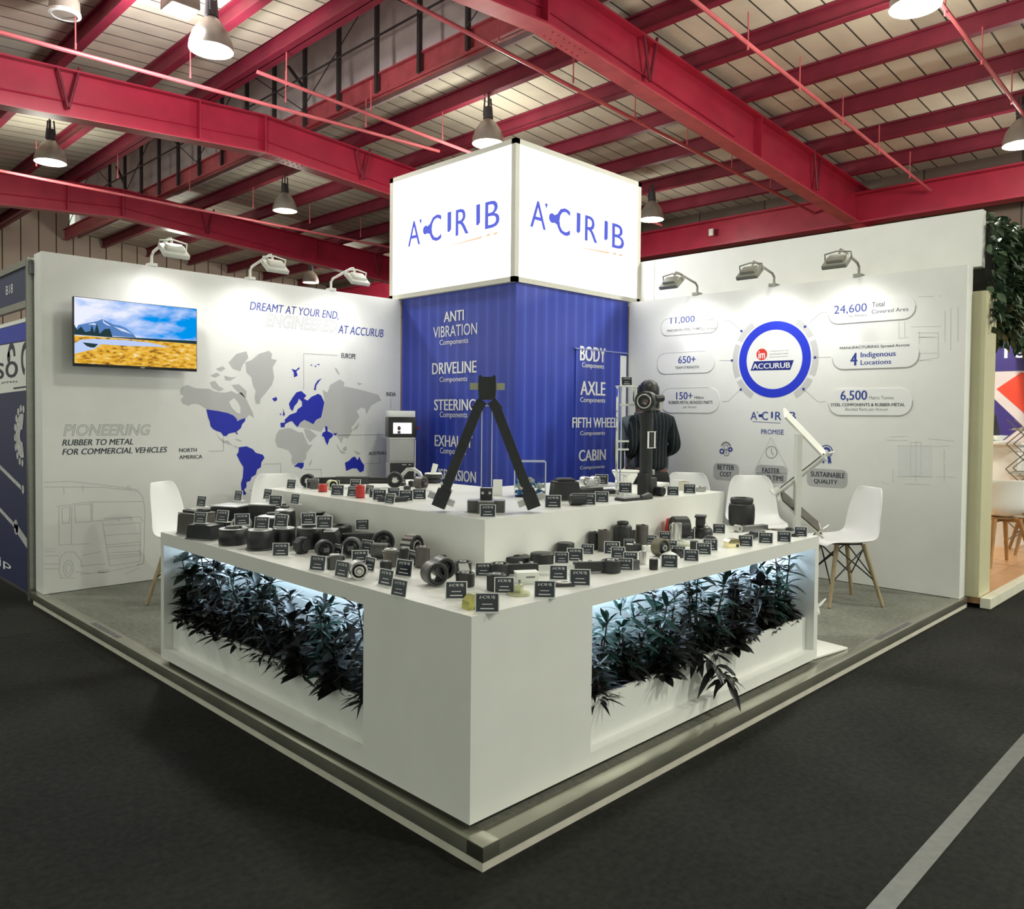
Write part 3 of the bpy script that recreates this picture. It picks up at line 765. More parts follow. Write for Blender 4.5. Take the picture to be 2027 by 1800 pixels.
# ================================================================ PRINT ON THE RIGHT WALL
MR = wallframe('x', WX, .0012)
def P2(a, b): return (*a, *b)
pill_face = mat('pill_board', (0.83, 0.83, 0.82), 0.45, var=0.01)
for a, b in (((-2.552,2.083), (-1.949,2.245)), ((-2.592,1.722), (-1.973,1.919)), ((-2.545,1.354), (-1.916,1.585)),
             ((-0.936,2.077), (-0.272,2.257)), ((-0.895,1.71), (-0.239,1.909)), ((-0.92,1.341), (-0.278,1.552))):
    r = (b[1] - a[1]) * .46
    mb = MB(); mb.prism(rrect(a[0], a[1], b[0], b[1], r), -.001, .004, MR); pl = obj('info_pill', mb, pill_face, wr, 0)
    q = rrect(a[0], a[1], b[0], b[1], r); mb = MB(); k = len(q)
    i0 = 6 if a[0] < -1.6 else 14
    sel = [q[i % k] for i in range(i0, i0 + 15)]
    strips(mb, MR @ Matrix.Translation((0, 0, .0045)), [sel], .004); obj('pill_edge', mb, LINEG, pl, 0)
MP = MR @ Matrix.Translation((0, 0, .0045))
words(wr, MP, LETB, (('11,000', (-2.446,2.184), (-2.184,2.252), .01), ('650+', (-2.356,1.815), (-2.167,1.882), .03), ('150+', (-2.372,1.478), (-2.193,1.547), .03),
    ('24,600', (-0.89,2.149), (-0.63,2.225), .01), ('4', (-0.751,1.737), (-0.695,1.837), .05), ('Indigenous', (-0.671,1.786), (-0.405,1.84), .035), ('Locations', (-0.67,1.74), (-0.437,1.777), .035),
    ('6,500', (-0.824,1.451), (-0.613,1.538), .03)))
words(wr, MP, LETK, (('PRECISION STEEL TUBES', (-2.482,2.119), (-2.113,2.139), .035), ('TEAM STRENGTH', (-2.388,1.764), (-2.133,1.788), .03), ('Million', (-2.175,1.482), (-2.075,1.506), .03),
    ('RUBBER-METAL BONDED PARTS', (-2.455,1.436), (-1.985,1.464), .04), ('Total', (-0.591,2.188), (-0.497,2.225), .015), ('Covered Area', (-0.593,2.137), (-0.32,2.167), .015),
    ('MANUFACTURING Spread Across', (-0.837,1.863), (-0.307,1.89), .03), ('STEEL COMPONENTS & RUBBER-METAL', (-0.901,1.413), (-0.33,1.437), .035)))
words(wr, MP, LETG, (('Metric Tonnes', (-2.178,2.195), (-1.989,2.208), 0), ('per Annum', (-2.107,2.101), (-1.962,2.133), 0), ('per Annum', (-2.293,1.388), (-2.153,1.421), 0), ('Sq. Meters', (-0.773,2.117), (-0.631,2.142), 0),
    ('Metric Tonnes', (-0.597,1.466), (-0.414,1.492), 0), ('Bonded Parts per Annum', (-0.781,1.37), (-0.455,1.401), 0)))
RC, RR = (-1.403, 1.814), .327
mb = MB(); annulus(mb, MR, RC[0], RC[1], RR * .775, RR, n=72); obj('ring_print', mb, mat('ring_blue_print', (0.008, 0.03, 0.62), 0.45, var=.02), wr, 0)
mb = MB(); annulus(mb, MR, RC[0], RC[1], 0, RR * .775, n=60, lift=.0004); obj('ring_centre', mb, pill_face, wr, 0)
mb = MB()
for t0, t1 in ((122, 152), (157, 203), (208, 238), (-58, -28), (-23, 23), (28, 58)): annulus(mb, MR, RC[0], RC[1], RR * 1.04, RR * 1.2, t0, t1)
obj('ring_segments', mb, FAINT2, wr, 0)
mb = MB()
for a in ((-1.711,2.077), (-1.799,1.821), (-1.708,1.561), (-1.132,2.074), (-1.042,1.815), (-1.135,1.556)): annulus(mb, MR, a[0], a[1], 0, .012, n=16, lift=.0006)
obj('node_dots', mb, LETB, wr, 0)
mb = MB(); strips(mb, MR, [[(-1.711,2.08),(-1.836,2.182),(-1.887,2.186)],
 [(-1.799,1.821),(-1.92,1.826)],
 [(-1.71,1.563),(-1.832,1.457),(-1.888,1.457)],
 [(-1.131,2.074),(-1.005,2.177),(-0.946,2.18)],
 [(-1.044,1.815),(-0.909,1.813)],
 [(-1.138,1.558),(-1.006,1.448),(-0.947,1.452)]], .003)
strips(mb, MR, [[(-1.417,1.146),(-1.566,0.842)],
 [(-1.417,1.146),(-1.247,0.86)],
 [(-1.58,0.832),(-1.256,0.843)]], .0025); obj('leader_lines', mb, LINEG, wr, 0)
ci = (-1.514,1.862); mb = MB(); annulus(mb, MR, ci[0], ci[1], 0, .05, n=28, lift=.001); obj('round_badge', mb, mat('red_badge_print', (0.70, 0.03, 0.02), .45), wr, 0)
MR3 = MR @ Matrix.Translation((0, 0, .0018))
words(wr, MR3, LETW, (('im', (-1.545,1.828), (-1.483,1.89), .04), ('ACCURUB', (-1.598,1.738), (-1.254,1.784), .05)))
mb = MB(); flat_poly(mb, MR, [(-1.617,1.725), (-1.253,1.72), (-1.223,1.801), (-1.585,1.805)], .0012); obj('badge_band', mb, mat('dark_blue_band_print', (0.006, 0.015, 0.20), .45), wr, 0)
words(wr, MR3, LETG, (('STRENGTH OF', (-1.439,1.882), (-1.268,1.889), .02), ('INTEGRATED', (-1.44,1.855), (-1.272,1.864), .02), ('MANUFACTURING', (-1.44,1.832), (-1.28,1.839), .02)))
mb = MB(); a = (-1.61,1.296); b = (-1.195,1.366); logo(mb, MR, a[0], a[1], b[0] - a[0], b[1] - a[1]); 
strips(mb, MR, [[(-1.589,1.281),(-1.332,1.269)]], .004); obj('lettering', mb, LETB, wr, 0)
words(wr, MR, LETB, (('PROMISE', (-1.507,1.172), (-1.301,1.215), .015),))
MR2 = MR @ Matrix.Translation((0, 0, .0006))
for a, b in (((-1.968,0.75), (-1.712,0.901)), ((-1.551,0.755), (-1.263,0.906)), ((-1.091,0.751), (-0.755,0.9))):
    mb = MB(); flat_poly(mb, MR, rrect(a[0], a[1], b[0], b[1], .045)); obj('caption_plate', mb, mat('caption_grey_print', (0.44, 0.44, 0.44), .5, var=.02), wr, 0)
words(wr, MR2, LETK, (('BETTER', (-1.926,0.843), (-1.756,0.888), .04), ('COST', (-1.9,0.783), (-1.783,0.825), .04), ('FASTER', (-1.49,0.838), (-1.329,0.881), .04), ('LEAD TIME', (-1.526,0.776), (-1.291,0.819), .04),
    ('SUSTAINABLE', (-1.058,0.833), (-0.776,0.875), .04), ('QUALITY', (-1.031,0.774), (-0.835,0.814), .04)))
# the three little icons
c = (-1.844,1.026); mb = MB()
annulus(mb, MR, c[0], c[1] + .02, .036, .044, 20, 160); annulus(mb, MR, c[0], c[1] + .02, .018, .024, n=24)
for t in range(20, 170, 20): annulus(mb, MR, c[0] + .047 * math.cos(R(t)), c[1] + .02 + .047 * math.sin(R(t)), 0, .006, n=8)
annulus(mb, MR, c[0] + .005, c[1] - .03, .024, .03, n=24); put_text(mb, MR, '$', c[0] - .004, c[1] - .045, c[0] + .014, c[1] - .014)
obj('icon_print', mb, LETG, wr, 0)
mb = MB(); annulus(mb, MR, c[0] - .04, c[1] - .018, .012, .025, n=20); annulus(mb, MR, c[0] + .045, c[1] + .002, .008, .022, n=20); obj('icon_print', mb, LETB, wr, 0)
c = (-1.409,1.018); mb = MB(); annulus(mb, MR, c[0], c[1], .048, .053, n=36); strips(mb, MR, [[(c[0], c[1] + .034), (c[0], c[1]), (c[0] + .02, c[1] - .022)]], .005); obj('icon_print', mb, LETG, wr, 0)
c = (-0.931,1.044); mb = MB(); annulus(mb, MR, c[0], c[1], .016, .036, n=28); annulus(mb, MR, c[0], c[1], .045, .053, n=36)
for s in (-1, 1): flat_poly(mb, MR, [(c[0] + s * .01, c[1] - .05), (c[0] + s * .035, c[1] - .045), (c[0] + s * .045, c[1] - .1), (c[0] + s * .03, c[1] - .09), (c[0] + s * .018, c[1] - .105)])
obj('icon_print', mb, LETB, wr, 0)
mb = MB(); strips(mb, MR, [[(-0.261,1.967),(-0.109,1.957),(-0.105,1.773),(-0.236,1.757)],
 [(-0.25,1.933),(-0.118,1.925)],
 [(-0.389,2.064),(-0.386,1.93),(-0.313,1.937)],
 [(-0.347,2.061),(-0.344,1.939)],
 [(-0.304,2.014),(-0.09,2.004)],
 [(-0.068,2.115),(-0.063,1.889)],
 [(-0.029,2.133),(-0.022,1.823)],
 [(0.019,2.14),(0.025,1.884)],
 [(-0.252,2.238),(-0.145,2.23)],
 [(-0.115,2.229),(-0.095,2.229)],
 [(-0.249,1.889),(-0.239,1.889),(-0.241,1.977)],
 [(-0.23,1.932),(-0.138,1.929)],
 [(-0.237,1.812),(-0.116,1.808)],
 [(-0.236,1.757),(-0.145,1.755)],
 [(-0.434,1.177),(-0.317,1.183)],
 [(-0.466,1.151),(-0.306,1.152)],
 [(-0.162,1.17),(0.017,1.157)],
 [(-0.12,1.112),(-0.011,1.121)],
 [(-0.05,1.092),(-0.048,1.006)],
 [(-0.047,0.984),(-0.044,0.855)],
 [(-0.095,0.89),(0.033,0.892)],
 [(-0.379,0.872),(-0.125,0.885)],
 [(-0.407,0.921),(-0.405,0.82)],
 [(-0.492,0.826),(-0.437,0.807)],
 [(-0.32,0.82),(-0.144,0.826)],
 [(-0.285,1.139),(-0.212,1.141),(-0.206,0.888),(-0.279,0.884),(-0.285,1.139)],
 [(-0.379,1.108),(-0.13,1.117)],
 [(-0.248,1.151),(-0.242,0.842)]], .0032)
obj('technical_drawing', mb, mat('pale_drawing_print', (0.60, 0.60, 0.60), .55, var=.02), wr, 0)
mb = MB(); flat_poly(mb, MR, [[(-0.377,1.103),(-0.134,1.111),(-0.129,0.889),(-0.372,0.874)]][0], -.0004); obj('drawing_tint', mb, mat('pale_tint_print', (0.72, 0.72, 0.72), .5, var=.02), wr, 0)

# ================================================================ SCREEN ON THE LEFT WALL
tv = empty('tv', 'wide flat television on the left wall showing a mountain lake', 'television', (0.617, 4.40, 1.88))
obj('tv_body', MB().box((0, 0, 0), (.892, .035, .495), bev=.006).box((0, .03, -.02), (.6, .04, .3), bev=.01), mat('tv_black_plastic', (0.012, 0.012, 0.013), .25), tv)
obj('wall_mount', MB().box((0, .087, -.02), (.3, .076, .2)).box((0, .06, -.16), (.5, .03, .05)), mat('mount_dark_steel', (0.05, 0.05, 0.05), .5, .4), tv)
TVB = (-.440, -.226, .440, .243)
def scr(u, v): return (TVB[0] + u * (TVB[2] - TVB[0]), TVB[1] + v * (TVB[3] - TVB[1]))
def scrpoly(name, col, st, polys, lift, par):
    mb = MB()
    for q in polys:
        vs = [Vector((scr(u, v)[0], -.0185 - lift, scr(u, v)[1])) for u, v in q]
        mb.add(vs, [tuple(t) for t in tessellate_polygon([[Vector((w.x, w.z, 0)) for w in vs]])])
    return obj(name, mb, skymat if col is None else emis('screen_' + name + '%d' % round(lift * 1e5), col, st), par, 0)
skymat = bpy.data.materials.new('screen_sky'); skymat.use_nodes = True
nt = skymat.node_tree; nt.nodes.clear(); N = nt.nodes; L = nt.links
tc = N.new('ShaderNodeTexCoord'); mp = N.new('ShaderNodeMapping'); mp.inputs['Scale'].default_value = (2.6, 1, 6.5); mp.inputs['Rotation'].default_value = (0, R(-18), 0); L.new(tc.outputs['Object'], mp.inputs[0])
nz = N.new('ShaderNodeTexNoise'); nz.inputs['Scale'].default_value = 1.6; nz.inputs['Detail'].default_value = 5; L.new(mp.outputs[0], nz.inputs['Vector'])
sx = N.new('ShaderNodeSeparateXYZ'); L.new(tc.outputs['Object'], sx.inputs[0])
ma = N.new('ShaderNodeMath'); ma.operation = 'MULTIPLY_ADD'; ma.inputs[1].default_value = -.45; L.new(sx.outputs[0], ma.inputs[0]); L.new(nz.outputs[0], ma.inputs[2])
rp = N.new('ShaderNodeValToRGB'); e = rp.color_ramp.elements; e[0].position = .34; e[0].color = (0.0, 0.30, 0.85, 1); e[1].position = .66; e[1].color = (.85, .88, 1.0, 1)
q = e.new(.5); q.color = (.42, .58, .95, 1); L.new(ma.outputs[0], rp.inputs[0])
em = N.new('ShaderNodeEmission'); em.inputs[1].default_value = 1.0; L.new(rp.outputs[0], em.inputs[0]); ou = N.new('ShaderNodeOutputMaterial'); L.new(em.outputs[0], ou.inputs[0])
gold = bpy.data.materials.new('screen_meadow'); gold.use_nodes = True
nt = gold.node_tree; nt.nodes.clear(); N = nt.nodes; L = nt.links
tc = N.new('ShaderNodeTexCoord'); mp = N.new('ShaderNodeMapping'); mp.inputs['Scale'].default_value = (1, 1, 2.6); L.new(tc.outputs['Object'], mp.inputs[0])
nz = N.new('ShaderNodeTexNoise'); nz.inputs['Scale'].default_value = 22; nz.inputs['Detail'].default_value = 4; L.new(mp.outputs[0], nz.inputs['Vector'])
rp = N.new('ShaderNodeValToRGB'); e = rp.color_ramp.elements; e[0].position = .3; e[0].color = (.20, .10, .03, 1); e[1].position = .72; e[1].color = (.95, .80, .55, 1)
q = e.new(.46); q.color = (.78, .40, .03, 1); q = e.new(.6); q.color = (.85, .55, .10, 1)
L.new(nz.outputs[0], rp.inputs[0]); em = N.new('ShaderNodeEmission'); em.inputs[1].default_value = 1.0; L.new(rp.outputs[0], em.inputs[0]); ou = N.new('ShaderNodeOutputMaterial'); L.new(em.outputs[0], ou.inputs[0])
scn = scrpoly('screen', None, 1, [[(0, .4), (1, .4), (1, 1), (0, 1)]], 0, tv)
mb = MB(); mb.add([(scr(u, v)[0], -.0186, scr(u, v)[1]) for u, v in ((0, 0), (1, 0), (1, .42), (0, .42))], [(0, 1, 2, 3)]); obj('meadow_image', mb, gold, scn, 0)
scrpoly('mountain_image', (.10, .22, .50), 1, [[(0, .47), (.03, .58), (.1, .62), (.17, .66), (.21, .70), (.25, .67), (.30, .63), (.35, .62), (.40, .585), (.46, .50), (.48, .45), (0, .45)]], .0002, scn)
scrpoly('snow_pattern', (.62, .72, .95), 1, [[(.21, .70), (.23, .655), (.28, .60), (.25, .61), (.22, .64)], [(.30, .60), (.38, .57), (.45, .50), (.36, .54)], [(.10, .60), (.15, .63), (.17, .60)]], .0003, scn)
scrpoly('water_image', (.50, .62, .92), 1, [[(0, .30), (.05, .36), (.15, .385), (.40, .40), (.60, .385), (.77, .335), (.60, .325), (.40, .31), (.2, .31), (.15, .23), (0, .14)]], .0004, scn)
scrpoly('forest_image', (.02, .045, .05), 1, [[(0, .43), (0, .58), (.02, .5), (.05, .56), (.08, .48), (.12, .50), (.13, .60), (.15, .48), (.17, .63), (.19, .47), (.23, .55), (.27, .56), (.29, .44), (.5, .45), (.7, .455), (1, .47), (1, .415), (.6, .42), (.3, .425)],
        [(.06, .32), (.09, .27), (.12, .25), (.15, .25), (.18, .31)]], .0005, scn)
scrpoly('bird_pattern', (.03, .10, .20), 1, [[(u, v), (u + .02, v + .008), (u + .04, v), (u + .02, v + .003)] for u, v in ((.55, .92), (.63, .82), (.69, .71), (.74, .74), (.80, .82), (.86, .87), (.94, .90))], .0006, scn)
obj('maker_badge', MB().box((.03, -.0185, -.2365), (.03, .001, .006)), mat('badge_silver', (.4, .4, .4), .4, .5), tv)
light('tv_glow', 'AREA', (0.617, 4.36, 1.88), 2.0, (.8, .9, 1), (0.617, 3.0, 1.8), .8, shape='RECTANGLE', sy=.42)

# ================================================================ ARM FLOODLIGHTS ON THE WALL TOPS
ARMW = mat('white_arm_enamel', (0.72, 0.72, 0.66), .4)
ARMG = mat('grey_arm_enamel', (0.30, 0.30, 0.26), .4, .3)
HEADG = emis('floodlight_lens', (1, 1, .95), 6)
def armlight(x, y, rz, label, m):
    """arm reaches along local -Y from the wall top"""
    e = empty('arm_floodlight', label, 'floodlight', (x, y, 2.44), rz, 'arm floodlights over the stand walls')
    obj('base_clamp', MB().box((0, .03, .012), (.06, .08, .024)), m, e)
    obj('arm', MB().tube([(0, .03, .02), (0, .03, .085), (0, 0, .11), (0, -.29, .165), (0, -.325, .165), (0, -.345, .14), (0, -.35, .10)], .011, 8), m, e)
    hm = Matrix.Translation((0, -.39, .06)) @ Matrix.Rotation(R(38), 4, 'X')
    mb = MB(); mb.box((0, 0, 0), (.19, .15, .035), hm, .008); mb.box((0, -.0, .03), (.13, .09, .03), hm, .01)
    mb.tube([hm @ Vector(q) for q in ((-.1, .03, 0), (-.1, .05, .05), (0, .055, .065), (.1, .05, .05), (.1, .03, 0))], .007, 6)
    obj('lamp_head', mb, m, e)
    obj('lamp_glass', MB().box((0, 0, -.0185), (.165, .125, .003), hm), HEADG, e)
    mw = Matrix.Translation((x, y, 2.44)) @ Matrix.Rotation(rz, 4, 'Z')
    light('arm_light', 'SPOT', mw @ Vector((0, -.395, .03)), 26, (1, .99, .96), mw @ Vector((0, -.02, -1.1)), .06, 140, .85)
for i, x in enumerate((.782, 1.599, 2.394)):
    armlight(x, WY, 0, ('white arm lamp over the left wall, farthest from the tower, glowing underneath', 'white arm lamp over the left wall, middle one of three', 'white arm lamp over the left wall, next to the tower')[i], ARMW)
for i, y in enumerate((2.185, 1.43, .713)):
    armlight(WX, y, R(-90), ('grey arm lamp over the right wall, next to the tower', 'grey arm lamp over the right wall, middle one of three', 'grey arm lamp over the right wall, farthest from the tower')[i], ARMG)

# ================================================================ THE L-SHAPED DISPLAY COUNTER
HC, HT = 0.6825, 0.877
CL, CR, CD = 2.416, 2.527, 1.66
counter = empty('display_counter', 'white L-shaped display counter with two lit planter niches and a raised shelf', 'display counter', (0, 0, 0))
def lshape(x0, y0, d, L, Rr): return [(x0, y0), (Rr, y0), (Rr, d), (d, d), (d, L), (x0, L)]
mb = MB(); t = .02
mb.prism(lshape(0, 0, CD, CL, CR), HC - t, HC)
A0, A1, B0, B1, NZ0, NZ1, ND = .581, 2.376, .600, 2.482, .073, .619, .31
mb.bx(0, t, 0, A0, .021, HC - t); mb.bx(0, t, A1, CL, .021, HC - t); mb.bx(0, t, A0, A1, NZ1, HC - t); mb.bx(0, t, A0, A1, .021, NZ0)
mb.bx(t, B0, 0, t, .021, HC - t); mb.bx(B1, CR, 0, t, .021, HC - t); mb.bx(B0, B1, 0, t, NZ1, HC - t); mb.bx(B0, B1, 0, t, .021, NZ0)
mb.bx(t, CD, CL - t, CL, .021, HC - t); mb.bx(CR - t, CR, t, CD, .021, HC - t)
mb.bx(CD - t, CD, CD, CL - t, .021, HC - t); mb.bx(CD, CR - t, CD - t, CD, .021, HC - t)
mb.bx(ND, ND + t, A0, A1 + .02, .021, HC - t); mb.bx(t, ND, A0 - t, A0, .021, HC - t); mb.bx(t, ND, A1, A1 + .015, .021, HC - t); mb.bx(t, ND, A0, A1, NZ0 - .01, NZ0)
mb.bx(B0, B1 + .02, ND, ND + t, .021, HC - t); mb.bx(B0 - t, B0, t, ND, .021, HC - t); mb.bx(B1, B1 + .015, t, ND, .021, HC - t); mb.bx(B0, B1, t, ND, NZ0 - .01, NZ0)
obj('counter_body', mb, GLOSSW, counter, 0)
mb = MB(); mb.prism(lshape(.598, .575, CD - .01, CL, CR), HC, HT)
obj('raised_shelf', mb, GLOSSW, counter, 0)
mb = MB(); mb.prism(lshape(.03, .03, CD - .03, CL - .03, CR - .03), 0, .021)
obj('plinth', mb, mat('dark_plinth', (0.03, 0.03, 0.028), .7), counter, 0)
for k in range(2):
    mb = MB()
    if k == 0: mb.bx(.045, .06, A0 + .002, A1 - .002, NZ0, .247)
    else: mb.bx(B0 + .002, B1 - .002, .045, .06, NZ0, .247)
    o = obj('planter_front', mb, GLOSSW, counter, 0)
    mb = MB()
    if k == 0: mb.bx(.061, ND - .005, A0 + .003, A1 - .003, .15, .215)
    else: mb.bx(B0 + .003, B1 - .003, .061, ND - .005, .15, .215)
    obj('planter_soil', mb, mat('dark_soil', (0.012, 0.010, 0.008), .95, var=.4, scale=60, bump=.4), counter, 0)
    mb = MB()
    if k == 0: mb.bx(ND - .035, ND - .01, A0 + .02, A1 - .02, NZ1 + .022, NZ1 + .034)
    else: mb.bx(B0 + .02, B1 - .02, ND - .035, ND - .01, NZ1 + .022, NZ1 + .034)
    obj('led_strip', mb, emis('cool_led_strip', (.62, .80, 1.0), 16), counter, 0)
light('planter_led', 'AREA', (ND - .05, (A0 + A1) / 2, NZ1 + .02), 5.5, (.55, .78, 1), (ND - .02, (A0 + A1) / 2, .2), .03, shape='RECTANGLE', sy=A1 - A0 - .05).rotation_euler = (0, R(-8), 0)
light('planter_led', 'AREA', ((B0 + B1) / 2, ND - .05, NZ1 + .02), 5.5, (.55, .78, 1), None, B1 - B0 - .05, shape='RECTANGLE', sy=.03).rotation_euler = (R(8), 0, 0)

# ---- plants
def leafmat(name, col):
    m = mat(name, col, .38, var=.35, scale=9, spec=.5)
    b = m.node_tree.nodes['Principled BSDF']
    b.inputs['Transmission Weight'].default_value = 0.0
    b.inputs['Subsurface Weight'].default_value = 0.0
    return m
LEAFS = [leafmat('dark_green_leaf', (0.018, 0.026, 0.020)), leafmat('blackish_leaf', (0.016, 0.017, 0.016)), leafmat('deep_teal_leaf', (0.015, 0.05, 0.038))]
STEMM = mat('dark_plant_stem', (0.03, 0.028, 0.02), .6)
def leaf(mb, base, d, ln, w, droop, roll):
    d = Vector(d).normalized(); side = d.cross(Vector((0, 0, 1)))
    side = side.normalized() if side.length > .05 else Vector((1, 0, 0))
    side = Matrix.Rotation(roll, 3, d) @ side
    up = side.cross(d)
    rows = []
    for i, (t, ww) in enumerate(((0, .12), (.22, .75), (.5, 1), (.78, .62), (1, .02))):
        p = Vector(base) + d * (ln * t) - Vector((0, 0, 1)) * (droop * ln * t * t)
        rows.append((p - side * (w * ww / 2) + up * (w * .13 * ww), p, p + side * (w * ww / 2) + up * (w * .13 * ww)))
    vs = [q for r in rows for q in r]; fs = []
    for i in range(4):
        a = i * 3; fs += [(a, a + 1, a + 4, a + 3), (a + 1, a + 2, a + 5, a + 4)]
    mb.add(vs, fs)
def make_plant(seed, kind, h):
    rnd = random.Random(seed)
    st = MB(); lf = MB()
    for s in range(rnd.randint(3, 4)):
        a = rnd.uniform(0, 2 * PI); r = rnd.uniform(.02, .07)
        top = Vector((r * math.cos(a) * 1.4, r * math.sin(a) * 1.4, h * rnd.uniform(.62, 1)))
        pts = [Vector((r * .4 * math.cos(a), r * .4 * math.sin(a), 0)), Vector((r * .8 * math.cos(a), r * .8 * math.sin(a), top.z * .5)), top]
        st.tube(pts, [.006, .005, .003], 5)
        n = 5 if kind != 1 else 4
        for k in range(n):
            t = (k + 1) / n; p = pts[0].lerp(pts[1], t * 2) if t < .5 else pts[1].lerp(pts[2], t * 2 - 1)
            m = 7 if kind == 0 else (6 if kind == 1 else 9)
            a0 = rnd.uniform(0, 6.28)
            for j in range(m):
                b = a0 + 2 * PI * j / m + rnd.uniform(-.25, .25)
                el = rnd.uniform(-.25, .75) if t < .95 else rnd.uniform(.1, 1.1)
                d = (math.cos(b) * math.cos(el), math.sin(b) * math.cos(el), math.sin(el))
                if kind == 0: leaf(lf, p, d, rnd.uniform(.075, .115), rnd.uniform(.020, .028), rnd.uniform(.1, .5), rnd.uniform(-.5, .5))
                elif kind == 1: leaf(lf, p, d, rnd.uniform(.08, .12), rnd.uniform(.034, .048), rnd.uniform(.1, .5), rnd.uniform(-.5, .5))
                else: leaf(lf, p, d, rnd.uniform(.09, .14), rnd.uniform(.012, .019), rnd.uniform(.1, .6), rnd.uniform(-.4, .4))
    return st, lf
PROTO = []
for k, (seed, kind, h, lm) in enumerate(((3, 0, .34, 0), (8, 1, .30, 1), (14, 2, .33, 1), (21, 0, .36, 1), (30, 1, .33, 0), (41, 0, .30, 2))):
    st, lf = make_plant(seed, kind, h)
    PROTO.append((st.mesh('stem'), lf.mesh('foliage', 50), LEAFS[lm]))
ORD = ('first', 'second', 'third', 'fourth', 'fifth', 'sixth', 'seventh', 'eighth', 'ninth', 'tenth', 'eleventh', 'twelfth', 'thirteenth', 'fourteenth')
KINDS_ = ('dark plant with slim whorled leaves', 'blackish plant with broad leaves', 'blackish plant with narrow strap leaves', 'black-green plant with slim whorled leaves', 'dark plant with broad leaves', 'teal-tinted plant with whorled leaves')
rnd = random.Random(77)
def plant(k, x, y, rz, sc, label, group, z=.215):
    e = empty('foliage_plant', label, 'plant', (x, y, z), rz, group)
    e.scale = (sc,) * 3 if not hasattr(sc, '__len__') else sc
    obj('stem', PROTO[k][0], STEMM, e); obj('foliage', PROTO[k][1], PROTO[k][2], e)
    return e
NPL = 12
for arm in range(2):
    lo, hi = (A0, A1) if arm == 0 else (B0, B1)
    for i in range(NPL):
        k = rnd.choice((0, 1, 2, 3, 4, 5)) if i not in (2,) else 5
        q = lo + .10 + (hi - lo - .20) * (i + rnd.uniform(-.15, .15)) / (NPL - 1)
        d = rnd.uniform(.11, .17); sc = rnd.uniform(.92, 1.12)
        end = 'bare corner block'
        lab = '%s, %s from corner in the %s niche' % (KINDS_[k], ORD[i], 'left' if arm == 0 else 'right')
        plant(k, *((d, q) if arm == 0 else (q, d)), rnd.uniform(0, 6.28), sc, lab, 'plants in the %s counter niche' % ('left' if arm == 0 else 'right'))
for arm in range(2):                    # a second row nearer the front, low and spilling over the edge
    lo, hi = (A0, A1) if arm == 0 else (B0, B1)
    for i in range(9):
        k = rnd.choice((1, 2, 3, 1))
        q = lo + .12 + (hi - lo - .24) * (i + rnd.uniform(-.2, .2)) / 8
        lab = 'low %s at %s planter front, %s from corner' % (KINDS_[k], 'left' if arm == 0 else 'right', ORD[i])
        plant(k, *((.075, q) if arm == 0 else (q, .075)), rnd.uniform(0, 6.28), (.95, .95, .6), lab, 'low plants along the %s planter front' % ('left' if arm == 0 else 'right'), .2)
# the drooping sprig over the right planter front
e = empty('drooping_sprig', 'long dark-leaved sprig hanging over the right planter front above the cream panel', 'plant', (1.35, .06, .26))
st = MB(); lf = MB(); rr = random.Random(5)
st.tube([(0, .03, 0), (0, -.05, .03), (.06, -.10, -.03), (.12, -.12, -.10)], [.005, .005, .004, .003], 5)
for p in ((0, -.05, .03), (.03, -.08, .0), (.06, -.10, -.03), (.10, -.12, -.07), (.12, -.12, -.10)):
    for j in range(6):
        b = j * 1.05 + rr.uniform(-.3, .3); leaf(lf, p, (math.cos(b), math.sin(b) * .7 - .2, rr.uniform(-.7, .2)), rr.uniform(.08, .12), .034, .5, rr.uniform(-.5, .5))
obj('stem', st, STEMM, e); obj('foliage', lf, LEAFS[1], e, 50)

# ================================================================ PARTS ON SHOW
def rg(ro, ri, z0, z1, b=.003):
    """ring profile with softened edges"""
    b = min(b, (ro - ri) * .3, (z1 - z0) * .3)
    if ri <= 1e-6: return [(0, z0), (ro - b, z0), (ro, z0 + b), (ro, z1 - b), (ro - b, z1), (0, z1)]
    return [(ri, z0 + b), (ri + b, z0), (ro - b, z0), (ro, z0 + b), (ro, z1 - b), (ro - b, z1), (ri + b, z1), (ri, z1 - b)]
def part(e, name, m, mb, smooth=40): return obj(name, mb, m, e, smooth)
def LZ(prof, n=26, m=None, **k): return MB().lathe(prof, n, m, closed=prof[0][0] > 1e-6, **k)
def cl(x, y, r):
    """keep a thing of radius r clear of the raised shelf's front faces"""
    if x > .56 and y > .57 - r: y = .57 - r
    elif y > .56 and x > .594 - r: x = .594 - r
    return x, y
GC = 'parts on the lower counter'; GT = 'parts on the raised shelf'

def upright_bush(P, label, outer=TAUPE, top='ring', name='bush', rz=0.0, group=GC):
    x, y, z, w, h = P; r = w / 2
    if group == GC: x, y = cl(x, y, r)
    e = empty(name, label, 'bush', (x, y, z), rz, group)
    part(e, 'outer_sleeve', outer, LZ(rg(r, r * .66, 0, h, .004)))
    if top == 'ring':
        part(e, 'rubber_ring', RUB, LZ(rg(r * .68, r * .42, h * .06, h * .95)))
        part(e, 'inner_tube', ZINC, LZ(rg(r * .44, r * .28, h * .02, h * 1.03, .001)))
    elif top == 'solid':
        part(e, 'rubber_fill', RUB2, LZ(rg(r * .68, 0, h * .03, h * .985)))
        part(e, 'centre_hole', RUB, LZ(rg(r * .14, 0, h * .9, h * .99)))
    elif top == 'notched':
        mb = MB()
        for k in range(4):
            a = k * PI / 2 + .4; mb.box((r * .72 * math.cos(a), r * .72 * math.sin(a), h), (r * .34, r * .5, h * .05), bev=.002)
        part(e, 'top_lugs', outer, mb); part(e, 'rubber_fill', RUB, LZ(rg(r * .68, r * .25, h * .03, h * .96)))
    return e

